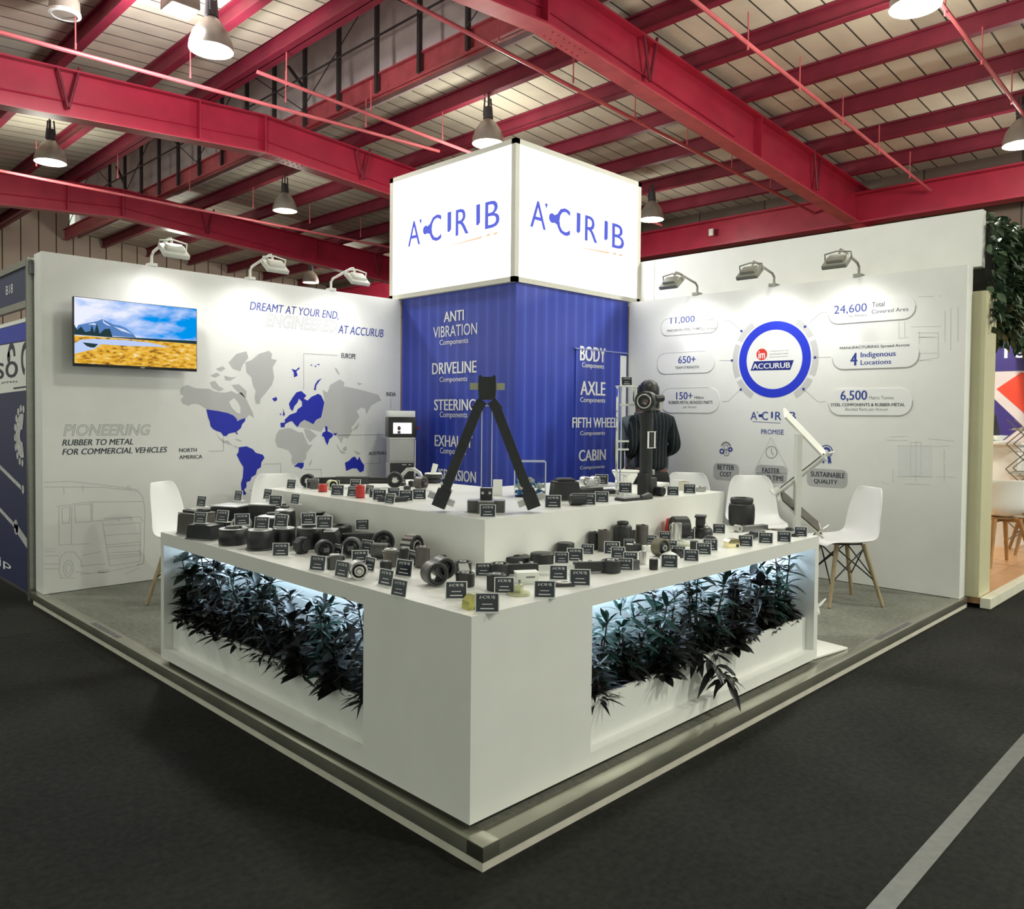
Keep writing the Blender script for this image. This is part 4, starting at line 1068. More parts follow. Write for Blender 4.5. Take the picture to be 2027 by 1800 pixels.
def roller(P, label, outer=RUB2, pin='block', rz=0.0, L=None, name='roller_mount', group=GC, face=RUB, ro=1.0, prot=.5):
    x, y, z, Rr, w = P; L = L or Rr * .9
    if group == GC: x, y = cl(x, y, Rr)
    e = empty(name, label, 'roller mount', (x, y, z), rz, group)
    M = Matrix.Translation((0, 0, Rr)) @ Matrix.Rotation(R(90), 4, 'X')
    M = M @ Matrix.Translation((0, 0, -L / 2))
    part(e, 'outer_sleeve', outer, LZ(rg(Rr, Rr * .74, 0, L, .005), 30, M))
    part(e, 'rubber_ring', face, LZ([(Rr * .30, L * .1), (Rr * .76, L * .05), (Rr * .76, L * .95), (Rr * .62, L * .86), (Rr * .42, L * 1.0), (Rr * .30, L * .96)], 30, M))
    if pin == 'block':
        mb = MB(); mb.box((0, 0, L / 2), (Rr * .62, Rr * .5, L * (1 + prot)), M, .004); part(e, 'pin_block', CAST, mb)
        part(e, 'bolt_hole', RUB, MB().cyl((0, -L * (.5 + prot * .36), Rr + Rr * .2505), (0, -L * (.5 + prot * .36), Rr + Rr * .2545), Rr * .1, n=12))
    elif pin == 'tube':
        part(e, 'inner_tube', ZINC, LZ(rg(Rr * .34, Rr * .2, -L * .08, L * 1.1, .001), 20, M))
    elif pin == 'hex':
        part(e, 'hub_disc', ZINC, LZ(rg(Rr * .55, Rr * .3, L * .8, L * 1.02), 24, M)); part(e, 'hex_nut', STEEL, LZ(rg(Rr * .3, 0, L * .8, L * 1.12), 6, M))
    elif pin == 'gear':
        mb = MB()
        for k in range(14):
            a = 2 * PI * k / 14; mb.box((Rr * 1.0 * math.cos(a), Rr * 1.0 * math.sin(a), L / 2), (Rr * .06, Rr * .26, L * .9), M @ Matrix.Identity(4), rz=0) if False else mb.box((0, 0, 0), (Rr * .06, Rr * .26, L * .9), M @ Matrix.Translation((Rr * math.cos(a), Rr * math.sin(a), L / 2)) @ Matrix.Rotation(a, 4, 'Z'))
        part(e, 'outer_ribs', STEEL, mb); part(e, 'inner_ring', ZINC, LZ(rg(Rr * .56, Rr * .46, L * .2, L * 1.04), 26, M)); part(e, 'hub_block', CAST, MB().box((0, 0, L * .6), (Rr * .5, Rr * .36, L), M, .004))
    return e

def drum(P, label, top='plate', foot=False, name='rubber_drum', taper=.06, group=GC, sq=1.0, topm=PADTOP, body=RUB):
    x, y, z, w, h = P; r = w / 2
    if group == GC: x, y = cl(x, y, r * 1.05)
    e = empty(name, label, 'rubber mount', (x, y, z), 0.35, group)
    pr = [(0, .004), (r * .97, .004), (r, h * .1), (r * (1 + taper * .4), h * .5), (r * (1 - taper * .3), h * .88), (r * .93, h * .94), (0, h * .94)]
    part(e, 'rubber_body', body, LZ(pr, 34, sx=sq))
    if foot: part(e, 'base_flange', RUB2, LZ(rg(r * 1.12, 0, 0, h * .09), 34))
    else: part(e, 'base_plate', DSTEEL, LZ(rg(r * .98, 0, 0, .004), 34, sx=sq))
    if top == 'plate': part(e, 'top_plate', topm, LZ(rg(r * .95, r * .34, h * .93, h), 34, sx=sq)); part(e, 'centre_hole', RUB, LZ(rg(r * .33, 0, h * .92, h * .965), 20))
    elif top == 'dome':
        part(e, 'top_dome', topm, LZ([(0, h * .93), (r * .96, h * .93), (r * .9, h * .99), (r * .4, h * 1.06), (0, h * 1.07)], 34))
        part(e, 'centre_boss', RUB, LZ(rg(r * .42, 0, h * 1.0, h * 1.13), 20))
    elif top == 'disc': part(e, 'top_ring', topm, LZ(rg(r * .98, r * .62, h * .94, h), 34, sx=sq)); part(e, 'rubber_boss', RUB, LZ(rg(r * .58, 0, h * .92, h * 1.12), 24))
    elif top == 'cone':
        part(e, 'top_rim', topm, LZ(rg(r * .97, r * .8, h * .92, h * .97), 34)); part(e, 'rubber_cone', RUB, LZ([(0, h * .93), (r * .36, h * .93), (r * .62, h * 1.12), (r * .6, h * 1.15), (0, h * 1.15)], 26))
    elif top == 'neck':
        part(e, 'neck', RUB, LZ([(0, h * .94), (r * .9, h * .94), (r * .82, h * .99), (r * .62, h * 1.02), (r * .66, h * 1.12), (r * .6, h * 1.17), (r * .42, h * 1.17), (r * .38, h * 1.05), (0, h * 1.05)], 28))
    return e

def block_mount(P, label, d=None, topm=PADTOP, body=RUB, pad=False, rz=-.9, name='block_mount', group=GC, fl=.86, cat='rubber mount'):
    x, y, z, w, h = P; d = d or w * .6
    e = empty(name, label, cat, (x, y, z), rz, group)
    pr = [(-w / 2, 0), (w / 2, 0), (w / 2 * fl, h * .9), (w * .1, h * .93), (-w * .1, h * .93), (-w / 2 * fl, h * .9)]
    M = Matrix.Translation((0, d / 2, 0)) @ Matrix.Rotation(R(90), 4, 'X')
    mb = MB(); mb.prism(pr, 0, d, M); part(e, 'rubber_body', body, mb, 25)
    part(e, 'top_plate', topm, MB().box((0, 0, h * .95), (w * fl * 1.02, d * 1.02, h * .06), bev=.003))
    part(e, 'base_plate', DSTEEL, MB().box((0, 0, .003), (w * 1.06, d * 1.06, .006), bev=.002))
    if pad:
        part(e, 'square_pad', RUB, MB().box((0, 0, h * 1.04), (w * .62, d * .8, h * .13), bev=.004)); part(e, 'pad_cap', topm, MB().box((0, 0, h * 1.12), (w * .5, d * .62, h * .04), bev=.002))
    return e

def eye_link(label, p0, p1, z, Rr, h, barw, barh, name='torque_link', barm=ALU, eyem=RUB, cat='torque rod', group=GC, zbar=None, neck=.0):
    """two upright eyes joined by a bar; p0 and p1 are eye centres on the surface"""
    e = empty(name, label, cat, ((p0[0] + p1[0]) / 2, (p0[1] + p1[1]) / 2, z), 0, group)
    d = Vector((p1[0] - p0[0], p1[1] - p0[1], 0)); half = d / 2; u = d.normalized()
    zb = zbar if zbar is not None else h / 2
    for s in (-1, 1):
        M = Matrix.Translation(half * s)
        ey = part(e, 'eye', eyem, LZ(rg(Rr, Rr * .72, 0, h, .005), 30, M))
        part(ey, 'rubber_ring', RUB, LZ([(Rr * .34, h * .1), (Rr * .74, h * .1), (Rr * .74, h * .86), (Rr * .6, h * .78), (Rr * .45, h * .92), (Rr * .34, h * .92)], 26, M))
        part(ey, 'inner_tube', ZINC, LZ(rg(Rr * .4, Rr * .26, h * .02, h * 1.03, .001), 22, M))
        if neck:
            a = half * s * (1 - Rr * .8 / half.length); b = half * s * (1 - (Rr + neck) / half.length)
            mb = MB(); mb.bar(a + Vector((0, 0, zb)), b + Vector((0, 0, zb)), barw * 1.5, h * .72)
            mb.bar(a + Vector((0, 0, zb + h * .37)), b + Vector((0, 0, zb + h * .37)), barw * 1.1, h * .05)
            part(e, 'clamp_arm', eyem, mb)
            mb = MB()
            for q in (.45, .8):
                c = a.lerp(b, q) + Vector((0, 0, zb + h * .38)); mb.cyl(c, c + Vector((0, 0, h * .16)), Rr * .2, n=12)
            part(e, 'clamp_bolts', STEEL, mb)
    mb = MB(); k = (Rr * .9 + (neck * .8 if neck else 0)) / half.length
    mb.bar(-half * (1 - k) + Vector((0, 0, zb)), half * (1 - k) + Vector((0, 0, zb)), barw, barh); part(e, 'bar', barm, mb, 25)
    return e

# ---- left arm of the counter, from the far end towards the corner
block_mount((.115, 2.24, HC, .15, .115), 'taupe box-shaped engine mount with black square pad on top, counter far left end', .13, mat('grey_box_top', (.20, .19, .17), .5, .2), TAUPE, True, -1.35, 'engine_mount')
block_mount((.075, 2.045, HC, .16, .075), 'low black trapezoid rubber block at the front edge before the taupe engine mount', .10, RUB2, RUB, False, -1.15, 'rubber_block')
block_mount((.33, 2.285, HC, .165, .135), 'tall black bellows block with a pale square top plate, behind the taupe mount', .15, PADTOP, RUB, False, -1.1, 'bellows_block', fl=.98)
block_mount((.45, 2.12, HC, .15, .15), 'tallest black block with a wide pale top plate, before the raised shelf end', .14, PADTOP, RUB, False, -1.0, 'plate_mount', fl=.97)
roller((.27, 2.06, HC, .05, .1), 'horizontal roller with grey top and ring end, between the black blocks', ZINC, 'tube', -.6, .085)
drum((.10, 1.80, HC, .13, .078), 'wide shallow black drum at the front edge carrying a ringed disc', 'disc', False, sq=1.1)
drum((.125, 1.585, HC, .118, .093), 'flanged black drum at the left front edge, right of the shallow drum', 'plate', True)
drum((.33, 1.84, HC, .165, .115), 'big black drum with a pale domed top, behind the shallow drum', 'dome')
drum((.47, 1.975, HC, .11, .125), 'silver-domed black mount against the raised shelf', 'dome', topm=ZINC, body=RUB2)
drum((.255, 1.60, HC, .105, .087), 'plain black drum just behind the flanged drum', 'plate')
drum((.50, 1.72, HC, .155, .115), 'broad black drum topped by a black cone, against the raised shelf', 'cone')
drum((.31, 1.465, HC, .118, .10), 'black drum with a pale ring lip, left of the black pyramid mount', 'disc', topm=PADTOP)
block_mount((.345, 1.335, HC, .115, .10), 'black pyramid-shaped mount with pale sloping edges', .11, PADTOP, RUB, False, -.75, 'pyramid_mount', fl=.45)
e = empty('rubber_ring_mount', 'thick black open ring lying behind the black pyramid mount', 'rubber mount', (.50, 1.52, HC), 0, GC)
part(e, 'ring_body', RUB, LZ(rg(.068, .042, 0, .085, .01), 32)); part(e, 'inner_plate', RUB2, LZ(rg(.044, 0, .02, .06), 28))
e = empty('boat_mount', 'long boat-shaped dark rubber tray standing before the raised shelf', 'rubber mount', (.47, 1.285, HC), -.85, GC)
mb = MB(); hull = []
for i in range(13):
    t = -1 + i / 6; hull.append((t * .088, -.032 * (1 - t * t) ** .5 if abs(t) < 1 else 0))
hull += [(.088 * (1 - i / 6), .030 * (1 - (1 - i / 6) ** 2) ** .5) for i in range(1, 12)]
mb.prism(hull, 0, .07); part(e, 'rubber_body', RUB2, mb, 30)
mb = MB(); mb.prism([(a * .86, b * .78) for a, b in hull], .0702, .073); part(e, 'top_pad', mat('matt_black_pad', (.012, .014, .013), .8), mb)
e = empty('octagon_bush', 'dark eight-sided bush standing on edge beside the front name card', 'bush', (.205, 1.355, HC), .25, GC)
M = Matrix.Translation((0, 0, .037)) @ Matrix.Rotation(R(90), 4, 'X') @ Matrix.Rotation(R(22.5), 4, 'Z') @ Matrix.Translation((0, 0, -.022))
part(e, 'rubber_body', RUB, LZ(rg(.040, 0, 0, .044, .006), 8, M), 20); part(e, 'end_cap', RUB2, LZ(rg(.026, 0, .0435, .05, .004), 8, M), 20)
roller((0.224,1.2,0.682,0.039,0.102), 'grey roller on its side with a drilled block facing front, right of the eight-sided bush', RUB2, 'block', -.35, .05, prot=1.0)
roller((0.319,1.131,0.682,0.044,0.089), 'grey roller on its side with a tilted square block, before the boat-shaped tray', CAST, 'block', -.75, .045, prot=.6)
e = empty('v_block', 'grey square-cut block with a black slot, behind two front name cards', 'rubber mount', (0.12,0.951, HC), -.45, GC)
mb = MB(); mb.box((0, 0, .028), (.052, .05, .056), bev=.005); part(e, 'block_body', CAST, mb)
part(e, 'rubber_slot', RUB, MB().box((-.028, 0, .026), (.012, .046, .05), bev=.003).box((.027, -.004, .044), (.016, .03, .018), bev=.003)); part(e, 'top_plate', ZINC, MB().box((-.002, 0, .0575), (.036, .036, .004), bev=.001))
roller((0.072,0.723,0.682,0.035,0.07), 'silver-white roller with black face and bright steel hub at the front edge', STEEL, 'hex', -.42, .062, face=RUB)
roller((0.49,1.133,0.682,0.051,0.094), 'large dark roller with a leaning square block, leaning at the raised shelf', RUB2, 'block', -.55, .042, prot=.9)
roller((.395, 1.02, HC, .034, .06), 'smooth grey barrel roller lying behind the flanged cup', CAST, 'tube', .55, .075)
roller((0.506,0.944,0.682,0.051,0.111), 'ribbed silver-edged ring bush, before the raised shelf front', RUB2, 'gear', .25, .06)
e = empty('flanged_cup', 'dark flanged cup bush with a bright rim, standing left of the tall taupe bush', 'bush', (0.291,0.81,0.682,0.066,0.072[:3]) if False else (0.311,0.837, HC), 0, GC)
part(e, 'cup_body', TAUPE, LZ([(0, 0), (.024, 0), (.028, .02), (.031, .052), (.037, .058), (.037, .066), (.026, .068), (.024, .06), (0, .058)], 26)); part(e, 'bright_rim', ZINC, LZ(rg(.027, .012, .067, .075), 24))
upright_bush((0.419,0.891,0.682,0.045,0.058), 'small dark tube bush standing behind the flanged cup', RUB2, 'ring')
upright_bush((0.152,0.654,0.682,0.045,0.068), 'short black tube bush behind the front name card pair', RUB, 'ring')
upright_bush((0.4,0.737,0.682,0.06,0.086), 'tall taupe bush standing behind the double ring bush', TAUPE, 'ring')
roller((.50, .735, HC, .021, .04), 'small black ring bush lying right of the tall taupe bush', RUB, 'tube', .1, .03)
e = empty('double_ring_bush', 'large grey-black bush of two joined open rings lying at the counter corner', 'bush', (.215, .44, HC), -.28, GC)
for k, (ox, oz, Rr) in enumerate(((0, .044, .044), (.036, .062, .040))):
    M = Matrix.Translation((ox, .0 if k == 0 else .004, oz)) @ Matrix.Rotation(R(90), 4, 'X') @ Matrix.Translation((0, 0, -.032))
    rr = part(e, 'ring', CAST, LZ(rg(Rr, Rr * .84, 0, .064, .003), 32, M)); part(rr, 'rubber_lining', RUB, LZ(rg(Rr * .86, Rr * .62, .001, .066, .006), 32, M))
    if k == 1: part(rr, 'rubber_web', RUB, LZ(rg(Rr * .62, 0, .028, .05, .004), 24, M))
eye_link('short link with two black eyes and a flat silver web, beside the double ring bush', (0.433,0.525), (0.289,0.351), HC, .035, .05, .038, .016, 'short_link', ALU, RUB, zbar=.04)
e = empty('brass_block', 'shiny yellow folded block at the very corner of the counter', 'bracket', (0.089,0.082, HC), -.2, GC)
mb = MB(); mb.prism([(-.038, 0), (.038, 0), (.03, .03), (.012, .046), (-.016, .044), (-.034, .026)], -.022, .022, Matrix.Rotation(R(90), 4, 'X')); part(e, 'block_body', BRASS, mb, 25)
part(e, 'rubber_insert', RUB, MB().prism([(-.016, .0), (.006, 0), (.002, .022), (-.01, .02)], .0221, .0235, Matrix.Rotation(R(90), 4, 'X')), 25); part(e, 'top_fold', PALEBRASS, MB().box((.0, .0, .046), (.034, .034, .004), bev=.001))

# ---- right arm, from the corner outwards
eye_link('long torque rod with two black clamp eyes and bright square bar, on right arm', (0.511,0.399), (0.895,0.145), HC, .040, .05, .022, .022, 'torque_rod', STEEL, RUB, zbar=.025, neck=.115)
e = empty('rubber_disc', 'flat dark round disc behind the left eye of the torque rod', 'rubber disc', (0.774,0.56,0.682,0.128,0.016[:3]) if False else (0.787,0.575, HC), 0, GC)
part(e, 'disc_body', RUB2, LZ(rg(.062, 0, 0, .024, .004), 36)); part(e, 'centre_boss', RUB, LZ(rg(.016, 0, .024, .028), 18))
drum((0.828,0.462,0.682,0.101,0.049), 'squat plain black drum behind the torque rod bar', 'flat', taper=.0)
drum((1.06,0.564,0.682,0.078,0.061), 'taller plain black drum behind the squat drum', 'flat', taper=.0)
upright_bush((1.281,0.607,0.682,0.053,0.082), 'slim dark bush standing against the raised shelf, left of the two taupe bushes', RUB2, 'notched')
upright_bush((1.278,0.481,0.682,0.059,0.098), 'tall taupe bush left of the necked black cylinder', TAUPE, 'notched')
upright_bush((0.327,0.225,0.682,0.071,0.059), 'short black cup bush with a pale ring, before the torque rod left eye', RUB, 'ring')
e = empty('clear_box', 'see-through pale box before the middle of the torque rod', 'box', (0.494,0.235, HC), -.55, GC)
GLASS = mat('clear_acrylic', (.93, .96, .95), .04, var=.01, trans=1.0)
GLASS.node_tree.nodes['Principled BSDF'].inputs['IOR'].default_value = 1.15
MILK = mat('milky_acrylic', (.74, .77, .70), .2, var=.03)
part(e, 'box_body', MILK, MB().box((0, 0, .021), (.085, .05, .042), bev=.003), 20); part(e, 'box_print', LETG, MB().box((.01, -.0256, .026), (.034, .0006, .006)).box((-.033, -.0256, .012), (.008, .0006, .012)))
part(e, 'lid_edge', PAPER, MB().box((0, 0, .0425), (.088, .053, .003), bev=.001))
e = empty('hub_disc', 'pale yellow round plate with a square hub, near the counter corner', 'hub plate', (0.333,0.118, HC), .3, GC)
part(e, 'plate', PALEBRASS, LZ(rg(.041, 0, 0, .008, .002), 40)); part(e, 'square_hub', PALEBRASS, MB().box((0, 0, .022), (.026, .026, .03), bev=.004)); part(e, 'hub_hole', RUB, LZ(rg(.007, 0, .0365, .0375, .0003), 16))
e = empty('flat_pad', 'flat black pad with a white ring, behind a front name card of the right arm', 'rubber pad', (0.558,0.103, HC), -.65, GC)
part(e, 'pad_body', RUB2, MB().box((0, 0, .006), (.075, .045, .012), bev=.003)); part(e, 'white_ring', PAPER, LZ(rg(.03, .016, .012, .016, .001), 28, sy=.65))
drum((1.479,0.531,0.682,0.089,0.101), 'tall black cylinder with a stepped neck, before the raised shelf', 'neck', taper=.0)
upright_bush((1.624,0.569,0.682,0.026,0.058), 'thin grey bush half hidden behind the necked black cylinder', TAUPE, 'ring')
upright_bush((1.569,0.473,0.682,0.062,0.096), 'taupe bush standing just left of the red cone', TAUPE, 'notched')
e = empty('red_cone', 'bright red tapered bush standing before the raised shelf', 'bush', (*cl(1.917,0.614, .044), HC), 0, GC)
part(e, 'cone_body', REDR, LZ([(0, 0), (.042, 0), (.043, .004), (.033, .088), (.031, .091), (0, .091)], 28)); part(e, 'top_ring', mat('dark_red_polymer', (.25, .02, .02), .5), LZ(rg(.026, .016, .0905, .094, .001), 22))
roller((1.88,0.457,0.682,0.058,0.121), 'large black smooth roller lying behind the silver tube', RUB, 'tube', .95, .085)
upright_bush((1.72,0.371,0.682,0.05,0.104), 'bright silver upright tube before the large black roller', STEEL, 'solid', 'steel_tube')
e = empty('stacked_mount', 'lumpy stacked black mount with a flat cap, right of the large black roller', 'rubber mount', (*cl(2.001,0.396, .058), HC), .5, GC)
part(e, 'lower_body', RUB, LZ([(0, 0), (.05, 0), (.055, .02), (.05, .045), (.032, .06), (0, .06)], 26, sx=1.05)); part(e, 'upper_body', RUB2, MB().box((.006, .01, .08), (.06, .05, .05), bev=.01)); part(e, 'cap_plate', RUB, MB().box((.008, .01, .110), (.085, .06, .01), bev=.004)); part(e, 'shiny_shoulder', DSTEEL, LZ([(.0, .058), (.034, .058), (.02, .072), (0, .074)], 20))
e = empty('angle_bar', 'short dark slanted bar lying between name cards, left of the white drilled block', 'bracket', (1.397,0.392, HC), -.45, GC)
part(e, 'bar_body', RUB2, MB().prism([(-.042, 0), (.042, 0), (.042, .018), (.028, .03), (-.036, .03), (-.042, .022)], -.018, .018, Matrix.Rotation(R(90), 4, 'X')), 25); part(e, 'white_washer', PAPER, LZ(rg(.016, .006, .03, .0325, .0006), 22, Matrix.Translation((-.026, 0, 0))))
e = empty('drilled_block', 'small white drilled block beside the dark slanted bar', 'bracket', (1.418,0.335, HC), -.6, GC)
part(e, 'block_body', PAPER, MB().box((0, 0, .014), (.045, .03, .028), bev=.002)); part(e, 'hole', RUB, LZ(rg(.006, 0, .028, .0288, .0002), 16))
roller((1.361,0.223,0.682,0.041,0.069), 'olive-grey roller lying behind the white cone of the right arm', mat('olive_coated_metal', (.16, .15, .10), .45, .3), 'tube', -.15, .05)
upright_bush((1.14,0.163,0.682,0.03,0.056), 'small silver cup standing near the front of the right arm', STEEL, 'ring', 'silver_cup')
upright_bush((1.073,0.061,0.682,0.036,0.044), 'tiny black bush alone at the front of the right arm', RUB, 'ring')
block_mount((1.014,0.117,0.682,0.038,0.04), 'small grey block half behind a name card, by the torque rod right eye', .03, CAST, CAST, False, -.3, 'grey_block')
e = empty('white_cone_mount', 'white shallow cone with a black wedge, behind two front name cards', 'rubber mount', (1.339,0.158, HC), -.2, GC)
part(e, 'cone_body', PLASTW, LZ([(0, 0), (.045, 0), (.046, .006), (.03, .022), (.01, .03), (0, .03)], 28, sx=.95)); part(e, 'wedge', RUB, MB().prism([(.028, 0), (.072, 0), (.07, .012), (.034, .038), (.028, .03)], -.02, .02, Matrix.Rotation(R(90), 4, 'X')), 25)
e = empty('white_disc', 'flat pale disc lying behind the olive-grey roller', 'disc', (1.72,0.319, HC), 0, GC)
part(e, 'disc_body', mat('pale_green_disc', (.66, .69, .58), .45), LZ(rg(.048, .016, 0, .014, .004), 32)); part(e, 'disc_hub', PAPER, LZ(rg(.018, .008, 0, .02, .002), 20))
upright_bush((1.637,0.219,0.682,0.039,0.04), 'short black bush right of the flat pale disc', RUB, 'solid')
e = empty('black_bellow', 'black ribbed bellow mount half hidden behind a name card, before the stacked mount', 'rubber mount', (1.853,0.263, HC), 0, GC)
part(e, 'bellow_body', RUB, LZ([(0, 0), (.032, 0), (.036, .008), (.03, .014), (.036, .022), (.03, .028), (.024, .034), (0, .034)], 24)); part(e, 'top_ring', DSTEEL, LZ(rg(.016, .008, .034, .039, .001), 18))
e = empty('air_spring', 'largest black air spring standing upright before the shelf end', 'air spring', (*cl(2.592,0.551, .076), HC), 0, GC)
part(e, 'bellows', RUB, LZ([(0, 0), (.066, 0), (.072, .012), (.075, .05), (.075, .105), (.07, .122), (.06, .128), (0, .128)], 40))
part(e, 'collar', RUB2, LZ([(0, .127), (.060, .127), (.064, .134), (.066, .146), (.064, .158), (.060, .162), (.045, .162), (.04, .152), (0, .152)], 40)); part(e, 'shoulder_ring', DSTEEL, LZ(rg(.071, .058, .122, .127, .002), 40))
e = empty('gold_block', 'glowing bright gold block near the front edge of the right arm', 'bracket', (1.836,0.133, HC), -.35, GC)
part(e, 'block_body', mat('polished_gold', (.85, .75, .45), .12, .8, var=.05), MB().prism([(-.034, 0), (.034, 0), (.034, .026), (.024, .04), (-.026, .04), (-.034, .03)], -.02, .02, Matrix.Rotation(R(90), 4, 'X')), 25); part(e, 'slot', RUB, MB().box((.02, -.0202, .008), (.016, .002, .014)))
e = empty('hanger_bar', 'long dark metal bar assembly before the air spring', 'bracket', (2.43,0.336, HC), -.28, GC)
part(e, 'bar_body', DSTEEL, MB().box((0, 0, .018), (.21, .03, .024), bev=.003)); part(e, 'end_tube', ZINC, LZ(rg(.02, .010, -.02, .02), 20, Matrix.Translation((-.115, 0, .02)) @ Matrix.Rotation(R(90), 4, 'X'))); part(e, 'top_strip', STEEL, MB().box((.01, 0, .0315), (.15, .022, .003)))
e = empty('fork_bracket', 'dark forked bracket lying between the gold block and the panel stand', 'bracket', (2.143,0.178, HC), -.12, GC)
mb = MB(); mb.box((.03, 0, .028), (.09, .04, .02), bev=.004); mb.bar((.06, 0, .03), (.11, 0, .012), .034, .016); mb.bar((-.0, .0, .022), (-.07, .0, .014), .04, .022); mb.bar((.02, -.0, .02), (.045, -.03, .008), .03, .014)
part(e, 'fork_body', RUB2, mb, 25); part(e, 'top_face', DSTEEL, MB().box((.03, 0, .0388), (.085, .036, .002)))
for k, (uv, lab) in enumerate((((2.608,0.206), 'small round black cap behind the name cards at the right end'), ((2.408,0.082), 'small flat black cap before the last name card at the right end'))):
    e = empty('cap_bush', lab, 'rubber cap', (*uv, HC), 0, GC); part(e, 'cap_body', RUB, LZ([(0, 0), (.022, 0), (.024, .006), (.018, .014), (0, .016)], 22)); part(e, 'cap_ring', RUB2, LZ(rg(.025, .018, 0, .005, .001), 22))

# ---- raised shelf
e = empty('stabiliser_rod', 'long black rod with a rubber eye at each end, along the shelf left', 'torque rod', (0, 0, HT), 0, GT)
q0 = Vector((.82, 2.33, 0)); q1 = Vector((1.20, 1.99, 0)); e.location = (*((q0 + q1) / 2)[:2], HT); d = (q1 - q0) / 2; u = d.normalized(); nrm = Vector((-u.y, u.x, 0))
fc = Vector((-.62, -.78, 0))
for s in (-1, 1):
    Rr = .040 if s < 0 else .047; M = frame_m(d * s + Vector((0, 0, Rr)), (0, 0, 1), fc) @ Matrix.Translation((0, 0, -.03))
    ey = part(e, 'eye', RUB, LZ(rg(Rr, Rr * .68, 0, .06, .005), 32, M)); part(ey, 'rubber_ring', RUB2, LZ(rg(Rr * .7, Rr * .44, .004, .056, .006), 28, M)); part(ey, 'hub_block', ZINC, MB().box((0, 0, .034), (Rr * .62, Rr * .6, .07), M, .004))
part(e, 'rod', RUB, MB().tube([-d + u * .036 + Vector((0, 0, .04)), -d * .3 + Vector((0, 0, .043)), d - u * .04 + Vector((0, 0, .043))], [.020, .022, .020], 14)); part(e, 'rod_sleeve', RUB2, MB().tube([-d * .35 + Vector((0, 0, .043)), d * .4 + Vector((0, 0, .043))], .0245, 16)); 
upright_bush((.80, 2.225, HT, .05, .048), 'dark grey barrel bush left on the shelf, by the left rod eye', CAST, 'solid', group=GT)
roller((.85, 2.12, HT, .028, .05), 'brass-yellow nut-shaped roller beside the left red cylinder', PALEBRASS, 'tube', -.25, .05, face=RUB, group=GT)
for uv, hh, lab in (((0.737,2.035), .044, 'shorter of the two red cylinders on the shelf, beside the brass roller'), ((0.71,1.635), .068, 'taller of the two red cylinders on the shelf, among name cards')):
    e = empty('red_cylinder', lab, 'bush', (*uv, HT), 0, GT); part(e, 'cylinder_body', REDR, LZ(rg(.024, 0, 0, hh, .006), 26)); part(e, 'end_ring', _mats['dark_red_polymer'], LZ(rg(.0245, .018, 0, .006, .001), 24))
e = empty('leaf_pad', 'pointed black leaf-shaped pad on the left shelf edge behind a name card', 'rubber pad', (0.736,1.392, HT), -.75, GT)
part(e, 'pad_body', RUB, MB().prism([(-.075, 0), (-.04, -.03), (.02, -.034), (.078, 0), (.02, .034), (-.04, .03)], 0, .018), 20); part(e, 'top_sheen', DSTEEL, MB().prism([(-.06, 0), (-.03, -.018), (.02, -.02), (.066, 0), (.0, .022)], .018, .026), 20)
e = empty('arch_bracket', 'silver arched bracket standing behind the right eye of the shelf rod', 'bracket', (1.42, 2.12, HT), -.75, GT)
mb = MB(); mb.tube([(-.055, 0, .02), (-.05, 0, .06), (-.02, 0, .092), (.02, 0, .094), (.055, 0, .07), (.075, 0, .03), (.08, 0, .0)], .012, 10); part(e, 'arch', ZINC, mb); part(e, 'foot_block', DSTEEL, MB().box((-.052, 0, .014), (.04, .03, .028), bev=.004).box((.035, 0, .025), (.03, .03, .05), bev=.006)); part(e, 'bolt', STEEL, MB().cyl((.075, -.02, .04), (.075, -.05, .04), .012, n=8))
e = empty('disc_stack', 'stack of dark round discs with white plates at the tower side of the shelf', 'rubber mount', (1.585, 2.10, HT), 0, GT)
part(e, 'lower_disc', RUB, LZ(rg(.05, 0, 0, .03, .004), 30)); part(e, 'upper_disc', RUB2, LZ(rg(.055, 0, .032, .058, .004), 30)); part(e, 'top_plate', PAPER, LZ(rg(.054, 0, .058, .064, .001), 30))
e = empty('white_tag', 'white upright tag leaning on the dark disc stack', 'tag', (1.585, 2.10, HT + .064), -.7, GT)
part(e, 'tag_plate', PAPER, MB().box((0, 0, .03), (.034, .006, .06), Matrix.Rotation(R(14), 4, 'Y'), .001)); part(e, 'tag_foot', PAPER, MB().box((0, .008, .002), (.034, .024, .004)))
for k, (uv, lab, hh) in enumerate((((1.134,1.787), 'small black cube-like bush before the right rod eye', .028), ((1.312,2.06), 'tiny black cap bush behind the black cube bush', .02), ((1.312,1.972), 'black lump bush by the white-topped disc stack', .035))):
    e = empty('small_bush', lab, 'bush', (*uv, HT), .3, GT); part(e, 'body', RUB, MB().box((0, 0, hh / 2), (.034, .03, hh), bev=.006)); part(e, 'top_cap', PADTOP, LZ(rg(.012, .004, hh, hh + .004, .0006), 16))
roller((1.233,1.785,0.877,0.039,0.073), 'pale grey square-hubbed bush against the left foot of the big V rod', TAUPE, 'block', .2, .05, group=GT)

